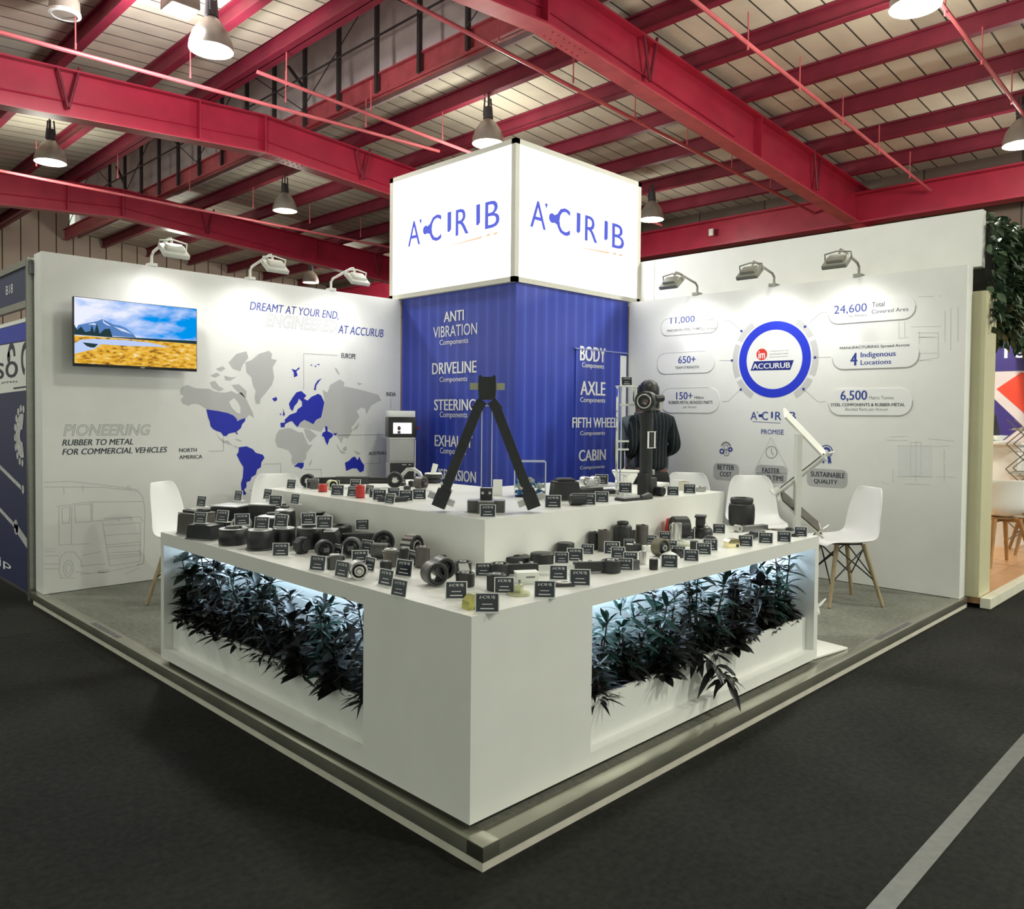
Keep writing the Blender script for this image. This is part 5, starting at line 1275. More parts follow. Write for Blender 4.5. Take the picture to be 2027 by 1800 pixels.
# the big V rod on its clear post
VX, VY = .80, .78
vb = empty('scalloped_stand', 'dark scalloped block that carries the clear post under the V rod, at the shelf corner', 'stand', (VX, VY, HT), R(45), GT)
pl = []
for i in range(4):
    a = R(90 * i)
    for t in (-24, -14, 14, 24): pl.append((.088 * math.cos(a + R(t)), .088 * math.sin(a + R(t))))
    pl.append((.052 * math.cos(a + R(45)), .052 * math.sin(a + R(45))))
part(vb, 'base_block', CAST, MB().prism(pl, 0, .052), 20); part(vb, 'top_plate', PADTOP, MB().prism([(a * .96, b * .96) for a, b in pl], .052, .055), 20)
part(vb, 'clamp_block', RUB, MB().box((0, 0, .082), (.062, .055, .054), bev=.004)); 
Mv = Matrix.Rotation(R(-90), 4, 'Z')
mb = MB()
for s in (-1, 1): mb.cyl((-.0275, s * .016, .088), (-.034, s * .016, .088), .007, n=10)
part(vb, 'clamp_bolts', STEEL, mb)
part(vb, 'clear_post', GLASS, MB().box((0, .0, .295), (.018, .048, .372), bev=.002), 20)
part(vb, 'post_edges', mat('frosted_edge', (.75, .80, .85), .3), MB().box((-.0095, .023, .295), (.0012, .004, .370)).box((-.0095, -.023, .295), (.0012, .004, .370)).box((-.0095, 0, .478), (.0012, .048, .005)), 0)
AX = Vector((.703, -.711, 0)).normalized(); BK = Vector((.711, .703, 0)).normalized()
vr = empty('v_rod', 'large black V-shaped torque rod standing upright on the shelf corner', 'torque rod', (VX, VY, HT), 0, GT)
def V3(a, z, b=0.0): return AX * a + BK * b + Vector((0, 0, z))
mb = MB(); hz = .56
prf = [(-.036, -.055), (.036, -.055), (.04, .0), (.038, .05), (.028, .055), (.022, .047), (-.022, .047), (-.028, .055), (-.038, .05), (-.04, 0)]
mb.add([V3(a, hz + c, b) for b in (-.035, .035) for a, c in prf], [tuple(range(9, -1, -1)), tuple(range(10, 20))] + [(i, (i + 1) % 10, 10 + (i + 1) % 10, 10 + i) for i in range(10)])
part(vr, 'head', RUB, mb, 25)
for s in (-1, 1):
    part(vr, 'head_pin', mat('olive_steel_pin', (.36, .36, .26), .35, .7), MB().bar(V3(s * .036, hz + .005), V3(s * .078, hz + .005), .03, .03))
    a0, z0, a1, z1 = s * .02, hz - .06, s * .195, .075
    leg = MB(); leg.bar(V3(a0, z0), V3(s * .05, hz - .105), .042, .05, BK, .05); leg.bar(V3(s * .04, hz - .09), V3(a1, z1), .044, .042, BK, .044)
    part(vr, 'leg', RUB, leg, 25)
    dirv = (V3(a1, z1) - V3(s * .04, hz - .09)).normalized()
    ft = MB(); ft.bar(V3(a1, z1) - dirv * .022, V3(a1, z1) + dirv * .058, .062, .05, BK); f = part(vr, 'foot', RUB, ft, 25)
    sd = dirv.cross(BK).normalized() 
    c = V3(a1, z1) + dirv * .02
    part(f, 'foot_pin', ZINC, MB().bar(c + sd * .03, c + sd * .062, .028, .03, BK).bar(c - sd * .03, c - sd * .062, .028, .03, BK), 20)
    part(f, 'foot_bolts', STEEL, MB().ball(V3(a1, z1) - dirv * .03 + sd * .027, .008).ball(V3(a1, z1) - dirv * .045 - sd * .022 - BK * .02, .007))
# clear box of blue samples
bxp = (1.455, 1.13)
cb = empty('clear_sample_box', 'open clear acrylic box of blue and teal samples behind the V rod right leg', 'box', (*bxp, HT), R(-45), GT)
mb = MB(); W2, D2, H2 = .165, .11, .19
for q in ((-W2 / 2, 0, .003, D2), (W2 / 2, 0, .003, D2)): mb.box((q[0], 0, H2 / 2), (q[2], q[3], H2))
for q in (-D2 / 2, D2 / 2): mb.box((0, q, H2 / 2), (W2 - .004, .003, H2))
mb.box((0, 0, .0015), (W2, D2, .003)); part(cb, 'box_walls', GLASS, mb, 0)
mb = MB(); 
for s in (-1, 1): mb.box((s * W2 / 2, -D2 / 2, H2 / 2), (.005, .005, H2))
for s in (-1, 1): mb.box((0, s * D2 / 2, H2), (W2, .004, .004))
part(cb, 'box_edges', _mats['frosted_edge'], mb, 0)
rs = random.Random(4); cols = [mat('blue_sample_plastic', (.02, .16, .45), .3), mat('teal_sample_plastic', (.10, .35, .36), .3), mat('pale_sample_plastic', (.45, .48, .46), .35)]
Mi = Matrix.Translation((*bxp, HT)) @ Matrix.Rotation(R(-45), 4, 'Z')
for k, (px_, py_, pz_) in enumerate([(a, b, c) for c in (.022, .058, .09) for a in (-.052, 0, .052) for b in (-.026, .026)][:15]):
    p = Mi @ Vector((px_, py_, pz_ - .018)); cn = ('blue', 'teal', 'pale')[(k * 2 + k // 3) % 3]
    o = empty('sample_pack', '%s sample packet inside the clear acrylic box, %s' % (cn, ('bottom layer', 'middle layer', 'top layer')[k // 6]), 'packet', p, rs.uniform(0, 6), 'sample packets in the clear box')
    o['group'] = '%s sample packets in the %s of the clear box' % (cn, ('bottom', 'middle', 'top')[k // 6])
    part(o, 'wrapper', cols[(k * 2 + k // 3) % 3], MB().ball((0, 0, .017), .017, 9, 6, (1.3, .9, 1.0)), 25); part(o, 'twist_end', cols[(k * 2 + k // 3) % 3], MB().cyl((.018, 0, .017), (.034, 0, .02), .004, .011, 8).cyl((-.018, 0, .017), (-.034, 0, .016), .004, .011, 8), 0)
e = empty('white_stand', 'plain white upright slab beside the clear sample box', 'stand', (1.325, 1.245, HT), R(-45), GT); part(e, 'slab', PAPER, MB().box((0, 0, .045), (.05, .008, .09), bev=.002)); part(e, 'foot', PAPER, MB().box((0, .016, .003), (.05, .04, .006)))

# right of the corner
block_mount((1.46, .885, HT, .15, .10), 'black wedge mount with a stepped lid right of the V rod foot', .10, RUB2, RUB, True, -.62, 'wedge_mount', GT)
e = empty('lying_bush', 'short black barrel bush with a flat top lying on the right shelf edge', 'bush', (1.315, .675, HT), -.55, GT)
M = Matrix.Translation((0, 0, .028)) @ Matrix.Rotation(R(90), 4, 'Y') @ Matrix.Translation((0, 0, -.04)); part(e, 'barrel', RUB, LZ(rg(.028, .012, 0, .08, .005), 20, M)); part(e, 'end_bore', RUB2, LZ(rg(.013, 0, .003, .077), 14, M)); part(e, 'flat_top', DSTEEL, MB().box((.004, 0, .0565), (.07, .024, .004), bev=.001))
e = empty('plate_pack', 'stack of long flat black plates behind the barrel bush', 'plates', (1.80, .945, HT), -.22, GT)
part(e, 'lower_plate', RUB, MB().box((0, 0, .012), (.30, .10, .024), bev=.003)); part(e, 'upper_plate', RUB2, MB().box((-.06, .01, .034), (.16, .09, .02), bev=.003)); part(e, 'top_sheet', PADTOP, MB().box((.03, .012, .0455), (.20, .08, .003)))
e = empty('grey_roll', 'two pale grey rolls with a square block lying on the long black plates', 'roller mount', (1.815, 1.0, HT + .047), -.3, GT)
for s in (0, 1):
    M = Matrix.Translation((-.03 + s * .065, .012, .026)) @ Matrix.Rotation(R(90), 4, 'X') @ Matrix.Translation((0, 0, -.025)); part(e, 'roll', ZINC, LZ(rg(.026, .014, 0, .05, .004), 24, M))
part(e, 'square_block', PADTOP, MB().box((-.02, -.036, .02), (.05, .03, .034), bev=.002))
e = empty('silver_pad', 'long leaf-shaped pad with silver top and black rubber lip on the right shelf edge', 'rubber pad', (1.73, .655, HT), -.06, GT)
part(e, 'rubber_lip', RUB, MB().prism([(-.10, -.03), (.05, -.042), (.13, -.036), (.15, -.012), (.13, .03), (-.09, .04)], 0, .014), 20); part(e, 'silver_top', PADTOP, MB().prism([(-.095, -.028), (.03, -.034), (.085, .02), (-.085, .034)], .014, .02), 20); part(e, 'front_roll', RUB2, MB().tube([(.03, -.036, .018), (.09, -.032, .022), (.14, -.016, .014)], [.008, .016, .010], 10))
# the tall upright rod with its acrylic support
tr = empty('upright_rod', 'tall black rod standing on end on the shelf, hook eye at the top', 'torque rod', (1.965, .735, HT), 0, GT)
mb = MB(); mb.tube([(0, 0, .13), (0, 0, .25), (-.002, 0, .38), (-.006, 0, .46)], [.034, .034, .034, .040], 14); part(tr, 'shaft', RUB, mb)
Mh = frame_m((-.002, 0, .52), (0, 0, 1), (-.93, -.37, 0)) @ Matrix.Translation((0, 0, -.075))
hd = part(tr, 'head', RUB, LZ(rg(.056, .034, .02, .13, .006), 30, Mh)); part(hd, 'bright_lip', ZINC, LZ(rg(.040, .033, .128, .133, .001), 26, Mh)); part(hd, 'bore', RUB2, LZ(rg(.035, .018, .03, .12), 24, Mh))
part(hd, 'rear_pin', ZINC, MB().bar((.062, -.03, .50), (.092, -.034, .50), .026, .04)); part(hd, 'rear_stub', RUB, MB().cyl((.03, -.03, .535), (.085, -.045, .540), .022, .02, 14))
part(tr, 'foot_block', RUB, MB().box((-.01, 0, .065), (.056, .06, .13), bev=.008)); part(tr, 'foot_lug', RUB2, MB().box((.045, .0, .05), (.06, .055, .10), bev=.008)); part(tr, 'foot_roll', RUB, LZ(rg(.026, 0, 0, .05, .005), 22, Matrix.Translation((.06, -.03, .026)) @ Matrix.Rotation(R(90), 4, 'X')))
part(tr, 'side_lug', ZINC, MB().box((.035, -.02, .13), (.02, .02, .03), bev=.004))
st = empty('acrylic_stand', 'clear acrylic stand with white edges that holds the tall upright rod', 'stand', (1.86, .845, HT), 0, GT)
part(st, 'post', GLASS, MB().box((0, 0, .30), (.034, .012, .60)), 0); part(st, 'post_edges', PAPER, MB().box((-.015, -.007, .30), (.006, .002, .60)).box((.015, -.007, .30), (.006, .002, .60)), 0)
part(st, 'base_plate', MILK, MB().box((.03, -.04, .003), (.18, .16, .006)), 0)
part(st, 'top_shelf', PAPER, MB().box((.03, -.03, .602), (.12, .07, .005)), 0); part(st, 'top_post', PAPER, MB().box((.085, -.05, .56), (.012, .012, .085)), 0)
part(st, 'cross_arm', PAPER, MB().bar((0, -.006, .50), (.06, -.06, .50), .012, .012).bar((-.01, -.006, .30), (.04, -.04, .30), .010, .010).bar((-.01, -.006, .255), (.04, -.04, .255), .010, .010), 0)
part(st, 'clamp_frame', PAPER, MB().box((.065, -.152, .31), (.012, .004, .09)).box((.140, -.142, .31), (.012, .004, .09)).box((.10, -.15, .354), (.08, .004, .004)).box((.10, -.15, .266), (.08, .004, .004)), 0)
part(st, 'foot_bracket', PAPER, MB().box((.0, -.05, .118), (.05, .03, .008)).box((.16, -.05, .118), (.04, .03, .008)).box((.0, -.05, .06), (.03, .006, .11)), 0)
# bowl, papers and nut at the far end
e = empty('glass_bowl', 'white ribbed bowl behind the tall upright rod', 'bowl', (2.49, 1.26, HT), 0, GT)
part(e, 'bowl', PAPER, LZ([(0, .0), (.04, 0), (.05, .01), (.085, .075), (.088, .09), (.084, .09), (.046, .014), (0, .008)], 34)); part(e, 'rim_bands', mat('grey_bowl_bands', (.35, .36, .36), .4), LZ(rg(.0885, .08, .078, .083, .001), 34)); part(e, 'foot_ring', ZINC, LZ(rg(.042, .03, -.0, .006, .001), 26))
for k in range(4):
    e = empty('paper_stack', 'booklet in the small pile right of the tall upright rod, %s' % ('bottom one', 'second from the bottom', 'second from the top', 'top one')[k], 'booklet', (2.34, .93, HT + .010 * k), -.35 + .1 * k, 'booklets on the shelf')
    part(e, 'pages', PAPER, MB().box((0, 0, .0045), (.15, .10, .008))); part(e, 'cover', (MILK, DSTEEL, PAPER, PAPER)[k], MB().box((0, 0, .0091), (.152, .102, .0012)))
e = empty('cream_carton', 'small cream carton with an open lid near the right end of the shelf', 'box', (2.42, .78, HT), -.4, GT)
part(e, 'carton_body', mat('cream_carton_board', (.66, .63, .50), .6), MB().box((0, 0, .026), (.045, .045, .052))); part(e, 'lid_flap', PAPER, MB().box((-.02, .01, .058), (.08, .05, .003), Matrix.Rotation(R(6), 4, 'Y'))); part(e, 'side_label', DSTEEL, MB().box((.0, -.0228, .02), (.03, .0008, .03)))
e = empty('hex_nut', 'dull grey hexagonal nut at the right end of the shelf', 'nut', (2.438,0.679, HT), .2, GT)
M = Matrix.Translation((0, 0, .0)); part(e, 'nut_body', ALU, LZ(rg(.034, .012, 0, .03, .003), 6), 20); part(e, 'dark_bore', RUB, LZ(rg(.0125, 0, .004, .026), 14))

# ================================================================ NAME CARDS
HOLD = mat('white_card_holder', (.80, .81, .80), .35, var=.02)
nc = empty('name_card', 'x', 'name card', (0, 0, -5), 0, 'name cards')
Mt = Matrix.Rotation(R(-11), 4, 'X')
hold = obj('holder', MB().box((0, 0, .5), (1.22, .05, 1.0), Mt, .015).box((0, .22, .02), (1.22, .5, .04)).box((0, -.06, .03), (1.22, .10, .06)), HOLD, nc, 0)
face = obj('card_face', MB().box((0, -.031, .515), (1.10, .012, .87), Mt), CARD, nc, 0)
mb = MB(); mf = Mt @ Matrix(((1, 0, 0, 0), (0, 0, -1, -.0395), (0, 1, 0, .0), (0, 0, 0, 1)))
logo(mb, mf, -.40, .70, .80, .16)
flat_poly(mb, mf, [(-.26, .42), (.26, .42), (.26, .46), (-.26, .46)]); flat_poly(mb, mf, [(-.34, .20), (.34, .20), (.34, .255), (-.34, .255)])
obj('print', mb, CARDTXT, face, 0)
CARDS = [
 ((0.117,2.198,0.825,0.057,-75), 'beige-faced name card on the black pad of the taupe engine mount'),
 ((0.044,2.045,0.76,0.058,-59), 'name card leaning before the taupe engine mount on the trapezoid block'),
 ((0.149,2.028,0.76,0.061,-67), 'name card on the right end of the trapezoid block'),
 ((0.404,2.373,0.822,0.059,-83), 'greenish name card on the tall bellows block'),
 ((0.13,1.773,0.771,0.058,-27), 'name card on the ringed disc of the shallow drum'),
 ((0.122,1.571,0.776,0.058,-51), 'name card on the flanged black drum'),
 ((0.497,2.215,0.837,0.058,-82), 'grey-faced name card on the tallest black block'),
 ((0.45,2.04,0.814,0.062,-56), 'name card on the big pale-domed drum'),
 ((0.538,1.994,0.825,0.057,-81), 'narrow name card on the silver-domed mount'),
 ((0.242,1.611,0.77,0.062,-64), 'name card on the plain drum behind the flanged drum'),
 ((0.647,2.007,0.816,0.061,-79), 'grey name card on the black cone of the broad drum'),
 ((0.291,1.443,0.795,0.056,-31), 'name card on the drum with the pale ring lip'),
 ((0.308,1.336,0.786,0.06,-44), 'name card on top of the black pyramid mount'),
 ((0.605,1.733,0.768,0.06,-85), 'narrow name card on the thick open ring'),
 ((0.529,1.354,0.756,0.053,-35), 'name card standing on the boat-shaped tray'),
 ((0.096,1.349,0.682,0.06,-43), 'name card alone at the front edge before the flanged drum'),
 ((0.272,1.173,0.682,0.056,-94), 'name card half hidden behind the drilled-block roller'),
 ((0.418,1.162,0.682,0.062,-83), 'name card behind the roller with the tilted block'),
 ((0.257,0.977,0.682,0.057,-35), 'wide name card behind the silver-white roller'),
 ((0.19,0.817,0.682,0.057,-91), 'grey name card just right of the silver-white roller'),
 ((0.037,0.956,0.682,0.063,-69), 'name card at the front edge left of the slotted grey block'),
 ((0.036,0.782,0.682,0.064,-83), 'greyish name card at the front edge left of the silver-white roller'),
 ((0.067,0.543,0.682,0.063,-84), 'name card before the short black tube bush'),
 ((-0.001,0.374,0.682,0.061,-83), 'frontmost name card on the left edge, before the double ring bush'),
 ((0.223,0.637,0.682,0.067,-77), 'name card left of the double ring bush'),
 ((0.388,0.796,0.682,0.063,-101), 'turned dark name card left of the tall taupe bush, behind the flanged cup'),
 ((0.12,0.209,0.682,0.062,-41), 'brownish name card before the short two-eyed link'),
 ((0.068,0.001,0.682,0.064,-44), 'name card before the shiny yellow block at the counter corner'),
 ((0.453,0.426,0.682,0.055,-43), 'dark name card left of the torque rod left eye'),
 ((0.301,0.158,0.682,0.059,-45), 'name card before the short black cup bush'),
 ((0.354,0.014,0.682,0.061,-48), 'name card right of the pale yellow hub plate'),
 ((0.618,0.183,0.682,0.058,-49), 'tilted name card before the torque rod bar'),
 ((0.595,0.057,0.682,0.064,-50), 'name card before the torque rod right clamp'),
 ((0.889,0.403,0.682,0.05,-49), 'name card behind the torque rod bar, right of the squat drum'),
 ((0.967,0.395,0.682,0.059,-50), 'name card behind the right clamp bolts'),
 ((1.145,0.472,0.682,0.048,-51), 'name card before the slim dark bush'),
 ((1.229,0.396,0.682,0.06,-53), 'name card before the tall taupe bush of the right arm'),
 ((1.166,0.314,0.682,0.052,-53), 'name card left of the dark slanted bar'),
 ((1.448,0.462,0.682,0.041,-54), 'name card before the necked black cylinder'),
 ((1.108,0.204,0.682,0.05,-54), 'name card left of the small silver cup'),
 ((0.964,0.124,0.682,0.052,-54), 'name card hard by the torque rod right eye'),
 ((1.577,0.426,0.682,0.052,-55), 'name card before the taupe bush near the red cone'),
 ((1.738,0.451,0.682,0.051,-56), 'name card before the red cone'),
 ((1.525,0.276,0.682,0.05,-57), 'name card right of the olive-grey roller'),
 ((1.413,0.159,0.682,0.048,-57), 'name card behind the white cone'),
 ((1.145,0.032,0.682,0.057,-57), 'front name card before the white cone, left one of two'),
 ((1.345,0.052,0.682,0.053,-58), 'front name card right of the black wedge'),
 ((1.533,0.104,0.682,0.056,-59), 'front name card left of the gold block'),
 ((1.654,0.142,0.682,0.057,-59), 'name card half behind another, before the black bellow'),
 ((1.884,0.409,0.682,0.057,-58), 'name card before the large black roller'),
 ((2.182,0.403,0.682,0.055,-60), 'name card before the air spring'),
 ((1.888,0.087,0.682,0.057,-62), 'name card right of the gold block'),
 ((2.051,0.065,0.682,0.058,-63), 'narrow turned name card before the forked bracket'),
 ((2.167,0.025,0.682,0.056,-64), 'name card right of the forked bracket'),
 ((2.416,0.052,0.682,0.054,-65), 'last name card at the right end of the counter'),
 ((0.694,2.305,0.877,0.055,-73), 'name card before the left eye of the shelf rod'),
 ((0.885,2.15,0.877,0.05,-33), 'name card just right of the shorter red cylinder, behind another card'),
 ((0.676,1.797,0.877,0.059,-54), 'name card in front, right of the shorter red cylinder'),
 ((0.79,2.227,0.877,0.058,-31), 'name card behind the brass-yellow roller'),
 ((0.706,1.705,0.877,0.056,-76), 'name card left of the taller red cylinder'),
 ((0.976,2.076,0.877,0.056,-65), 'name card behind the taller red cylinder'),
 ((0.851,1.758,0.877,0.052,-82), 'name card peeping out right of the taller red cylinder'),
 ((0.768,1.587,0.877,0.05,-36), 'name card behind the leaf-shaped pad, left one'),
 ((0.714,1.472,0.877,0.056,-36), 'wide name card left of the leaf-shaped pad'),
 ((0.656,1.311,0.877,0.052,-82), 'narrow name card leaning before the leaf-shaped pad'),
 ((0.842,1.525,0.877,0.053,-37), 'name card behind the leaf-shaped pad, under the right rod eye'),
 ((0.786,1.349,0.877,0.058,-38), 'name card right of the leaf-shaped pad'),
 ((0.882,1.362,0.877,0.057,-39), 'name card beside the left foot of the V rod'),
 ((0.661,0.624,0.877,0.056,-44), 'name card before the dark scalloped base at the shelf corner'),
 ((1.123,0.665,0.877,0.064,-48), 'name card before the right foot of the V rod'),
 ((1.351,0.637,0.877,0.059,-51), 'name card right of the barrel bush'),
 ((1.491,0.665,0.877,0.058,-52), 'speckled name card left of the silver leaf pad'),
 ((1.91,0.997,0.923,0.06,-52), 'name card with a white corner, on the long black plates'),
 ((1.822,0.766,0.897,0.06,-53), 'name card standing on the silver leaf pad'),
 ((2.081,0.633,0.877,0.053,-57), 'name card before the booklet pile'),
 ((2.254,0.636,0.877,0.057,-58), 'name card before the cream carton'),
 ((1.89, .815, HT + .605, .05, -43), 'name card on top of the clear acrylic stand'),
]
for i, ((x, y, z, h, yaw), lab) in enumerate(CARDS):
    g = 'name cards on the raised shelf' if z > .85 and i > 54 else 'name cards on the lower counter'
    if i == 0:
        nc.location = (x, y, z); nc.rotation_euler = (0, 0, R(yaw)); nc.scale = (h,) * 3; nc['label'] = lab; nc['group'] = g
    else: dup(nc, (x, y, z), R(yaw), lab, g, h)

# ================================================================ CHAIRS
SHELLW = mat('white_shell_plastic', (.86, .86, .85), .32, var=.01, spec=.5)
WOODL = mat('pale_wood_leg', (.34, .26, .15), .5, var=.2, scale=10, stretch=(6, 6, .6))
WIRE = mat('black_wire', (.012, .012, .012), .4, .3)
def shell_mesh(tub=False):
    prof = [(-.235, .425, .195), (-.215, .448, .205), (-.15, .448, .22), (-.05, .438, .228), (.05, .436, .23), (.12, .448, .228), (.165, .49, .222), (.185, .56, .215), (.20, .64, .205), (.215, .72, .19), (.232, .79, .165), (.245, .822, .125)]
    if tub: prof = [(-.235, .425, .20), (-.215, .446, .22), (-.15, .446, .24), (-.05, .438, .25), (.05, .438, .255), (.13, .455, .26), (.18, .51, .265), (.20, .58, .265), (.21, .65, .26), (.22, .71, .25), (.232, .76, .235), (.24, .785, .20)]
    n = 10; vs = []; fs = []
    for i, (y, z, w) in enumerate(prof):
        t = i / (len(prof) - 1)
        for j in range(n + 1):
            s = -1 + 2 * j / n; k = abs(s) ** 2.6
            up = (.035 if not tub else .16) * k * max(0, 1 - abs(t - .38) / .36); fw = (.05 if not tub else .15) * k * max(0, min(1, (t - .4) / .25))
            vs.append((s * w, y - fw, z + up))
    for i in range(len(prof) - 1):
        for j in range(n):
            a = i * (n + 1) + j; fs.append((a, a + 1, a + n + 2, a + n + 1))
    mb = MB(); mb.add(vs, fs); return mb.mesh('seat_shell', 180)
def make_chair(label, x, y, rz, z=0.0, tub=False, group='white shell chairs on the stand'):
    e = empty('shell_chair', label, 'chair', (x, y, z), rz, group)
    o = obj('seat_shell', shell_mesh(tub), SHELLW, e)
    m = o.modifiers.new('thickness', 'SOLIDIFY'); m.thickness = .009
    m = o.modifiers.new('smooth', 'SUBSURF'); m.levels = m.render_levels = 2
    for sx in (-1, 1):
        for sy in (-1, 1):
            top = (sx * .11, sy * .10 - .01, .425); bot = (sx * .20, sy * .20 - .01, 0)
            obj('leg', MB().cyl(bot, top, .012 if not tub else .014, .017 if not tub else .022, 12), WOODL if not tub else mat('oak_leg', (.36, .19, .07), .45, var=.2, stretch=(6, 6, .6)), e)
    if not tub:
        mb = MB()
        for sx in (-1, 1):
            mb.tube([(sx * .115, -.115, .40), (sx * .17, .165, .16)], .005, 6); mb.tube([(sx * .115, .095, .40), (sx * .17, -.185, .16)], .005, 6)
        for sy in (-1, 1):
            y0 = sy * .1 - .01; y1 = sy * .175 - .01
            mb.tube([(-.115, y0, .40), (.17, y1, .16)], .005, 6); mb.tube([(.115, y0, .40), (-.17, y1, .16)], .005, 6)
        mb.box((0, -.01, .425), (.2, .2, .012)); obj('wire_brace', mb, WIRE, e)
    else:
        obj('seat_mount', MB().box((0, -.01, .432), (.2, .2, .02), bev=.006).bar((-.11, -.11, .41), (.11, .09, .41), .03, .03).bar((.11, -.11, .41), (-.11, .09, .41), .03, .03), mat('oak_leg', (.36, .19, .07)), e)
    return e
make_chair('white shell chair at the right end of the counter, seen from its side', 4.08, .50, R(-128))
make_chair('white shell chair at the left end of the counter by the truck drawing', .70, 3.70, R(38))
make_chair('white shell chair behind the counter right arm, before the FASTER LEAD TIME plate', 4.46, 1.38, R(-48))
make_chair('white shell chair right of the pinstriped person, only its rounded back showing', 4.30, 1.95, R(-60))
make_chair('white shell chair behind the left end of the raised shelf, mostly hidden', 1.52, 3.90, R(-20))

# ================================================================ ZIGZAG LEAFLET STAND
SX_, SY_ = 2.80, .27
ls = empty('leaflet_stand', 'white zigzag leaflet stand on the platform at the right end of the counter', 'leaflet stand', (SX_, SY_, 0))
STW = mat('white_stand_enamel', (.78, .78, .74), .35, var=.02)
ax = Vector((.703, -.711, 0)); wd = (Vector((.711, .703, 0)) * .86 + ax * .5).normalized()
obj('base_plate', MB().box((-.06, -.12, .006), (.34, .30, .012), bev=.003, rz=R(-8)), STW, ls, 0)
obj('post', MB().bar((-.03, -.03, .012), (-.03, -.03, 1.22), .05, .03, ax), STW, ls, 0)
zz = [(-.10, 1.345), (.15, 1.09), (-.13, .865), (.13, .645), (-.11, .42), (.12, .2)]
for i in range(5):
    a0, z0 = zz[i]; a1, z1 = zz[i + 1]; off = wd * .10 + Vector((-.02, -.02, 0))
    p0 = ax * a0 + Vector((0, 0, z0)) + off; p1 = ax * a1 + Vector((0, 0, z1)) + off
    nn = (p1 - p0).cross(wd).normalized()
    tr_ = obj('leaflet_tray', MB().bar(p0, p1, .21, .012, nn), STW, ls, 0)
    dd = (p1 - p0).normalized()
    obj('tray_lip', MB().bar(p1 - wd * .105 + nn * (.02 if nn.z > 0 else -.02), p1 + wd * .105 + nn * (.02 if nn.z > 0 else -.02), .04, .008, dd), STW, tr_, 0)
    s = 1 if nn.z > 0 else -1
    if i in (1, 2, 3):
        lf_ = empty('leaflet', ('dark leaflet in the upper tray of the zigzag stand, seen from below', 'dark photo leaflet in the middle tray of the zigzag stand', 'leaflet in the low tray of the zigzag stand')[i - 1], 'leaflet', Vector((SX_, SY_, 0)) + (p0 + p1) / 2 + nn * s * .0105, 0, 'leaflets in the zigzag stand')
        h = (p1 - p0) * .44
        part(lf_, 'cover', mat('dark_photo_cover', (.05, .04, .025), .35, var=.7, scale=14) if i != 1 else mat('dark_grey_cover', (.06, .06, .065), .4), MB().bar(-h, h, .19, .006, nn), 0)
        part(lf_, 'pages', PAPER, MB().bar(-h * .98 - nn * s * .004, h * .98 - nn * s * .004, .186, .002, nn), 0)

# ================================================================ KIOSK
kx, ky = 2.91, 4.18
kk = empty('drinks_machine', 'tall slim grey machine with a lit screen, standing against the left wall by the tower', 'machine', (kx, ky, 0), R(-30))
KG = mat('machine_grey', (.46, .46, .46), .4, .1); KB = mat('machine_black', (.015, .015, .017), .3)
obj('body', MB().bx(-.118, .118, -.13, .15, 0, .86, .006), KG, kk); obj('front_panel', MB().bx(-.112, .112, -.136, -.13, .88 - .0, 1.09, .003).bx(-.112, .112, -.13, .15, .86, 1.09), KG, kk)
obj('screen_housing', MB().bx(-.128, .128, -.15, .12, 1.10, 1.285, .008), KB, kk)
sc_ = obj('screen', MB().bx(-.085, .085, -.1525, -.150, 1.135, 1.235), emis('machine_screen_glow', (1, .97, .98), 1.3), kk)
obj('screen_figure', MB().bx(-.045, -.018, -.1535, -.1526, 1.136, 1.16).ball((-.031, -.153, 1.185), .016, 10, 6, (1, .06, 1.3)), mat('screen_figure_dark', (.10, .05, .06), .6), sc_)
obj('top_cap', MB().bx(-.12, .12, -.14, .12, 1.286, 1.345, .008), PLASTW, kk); obj('lower_trim', MB().bx(-.122, .122, -.14, -.12, 1.085, 1.10, .003), PLASTW, kk)
obj('outlet_recess', MB().bx(-.11, .11, -.1375, -.131, .70, .865), KB, kk); obj('drip_tray', MB().bx(-.115, .115, -.16, -.131, .66, .69, .004), DSTEEL, kk); obj('buttons', MB().bx(-.0, .04, -.139, -.1376, .845, .85).bx(.06, .085, -.139, -.1376, .845, .85).bx(.06, .085, -.139, -.1376, .80, .805), PLASTW, kk)
obj('side_edge', MB().bx(.1181, .126, -.13, -.11, .3, 1.08), PLASTW, kk); obj('red_handle', MB().tube([(.128, -.10, 1.19), (.15, -.12, 1.19), (.158, -.13, 1.175)], .009, 7), mat('red_handle_plastic', (.3, .03, .06), .4), kk)

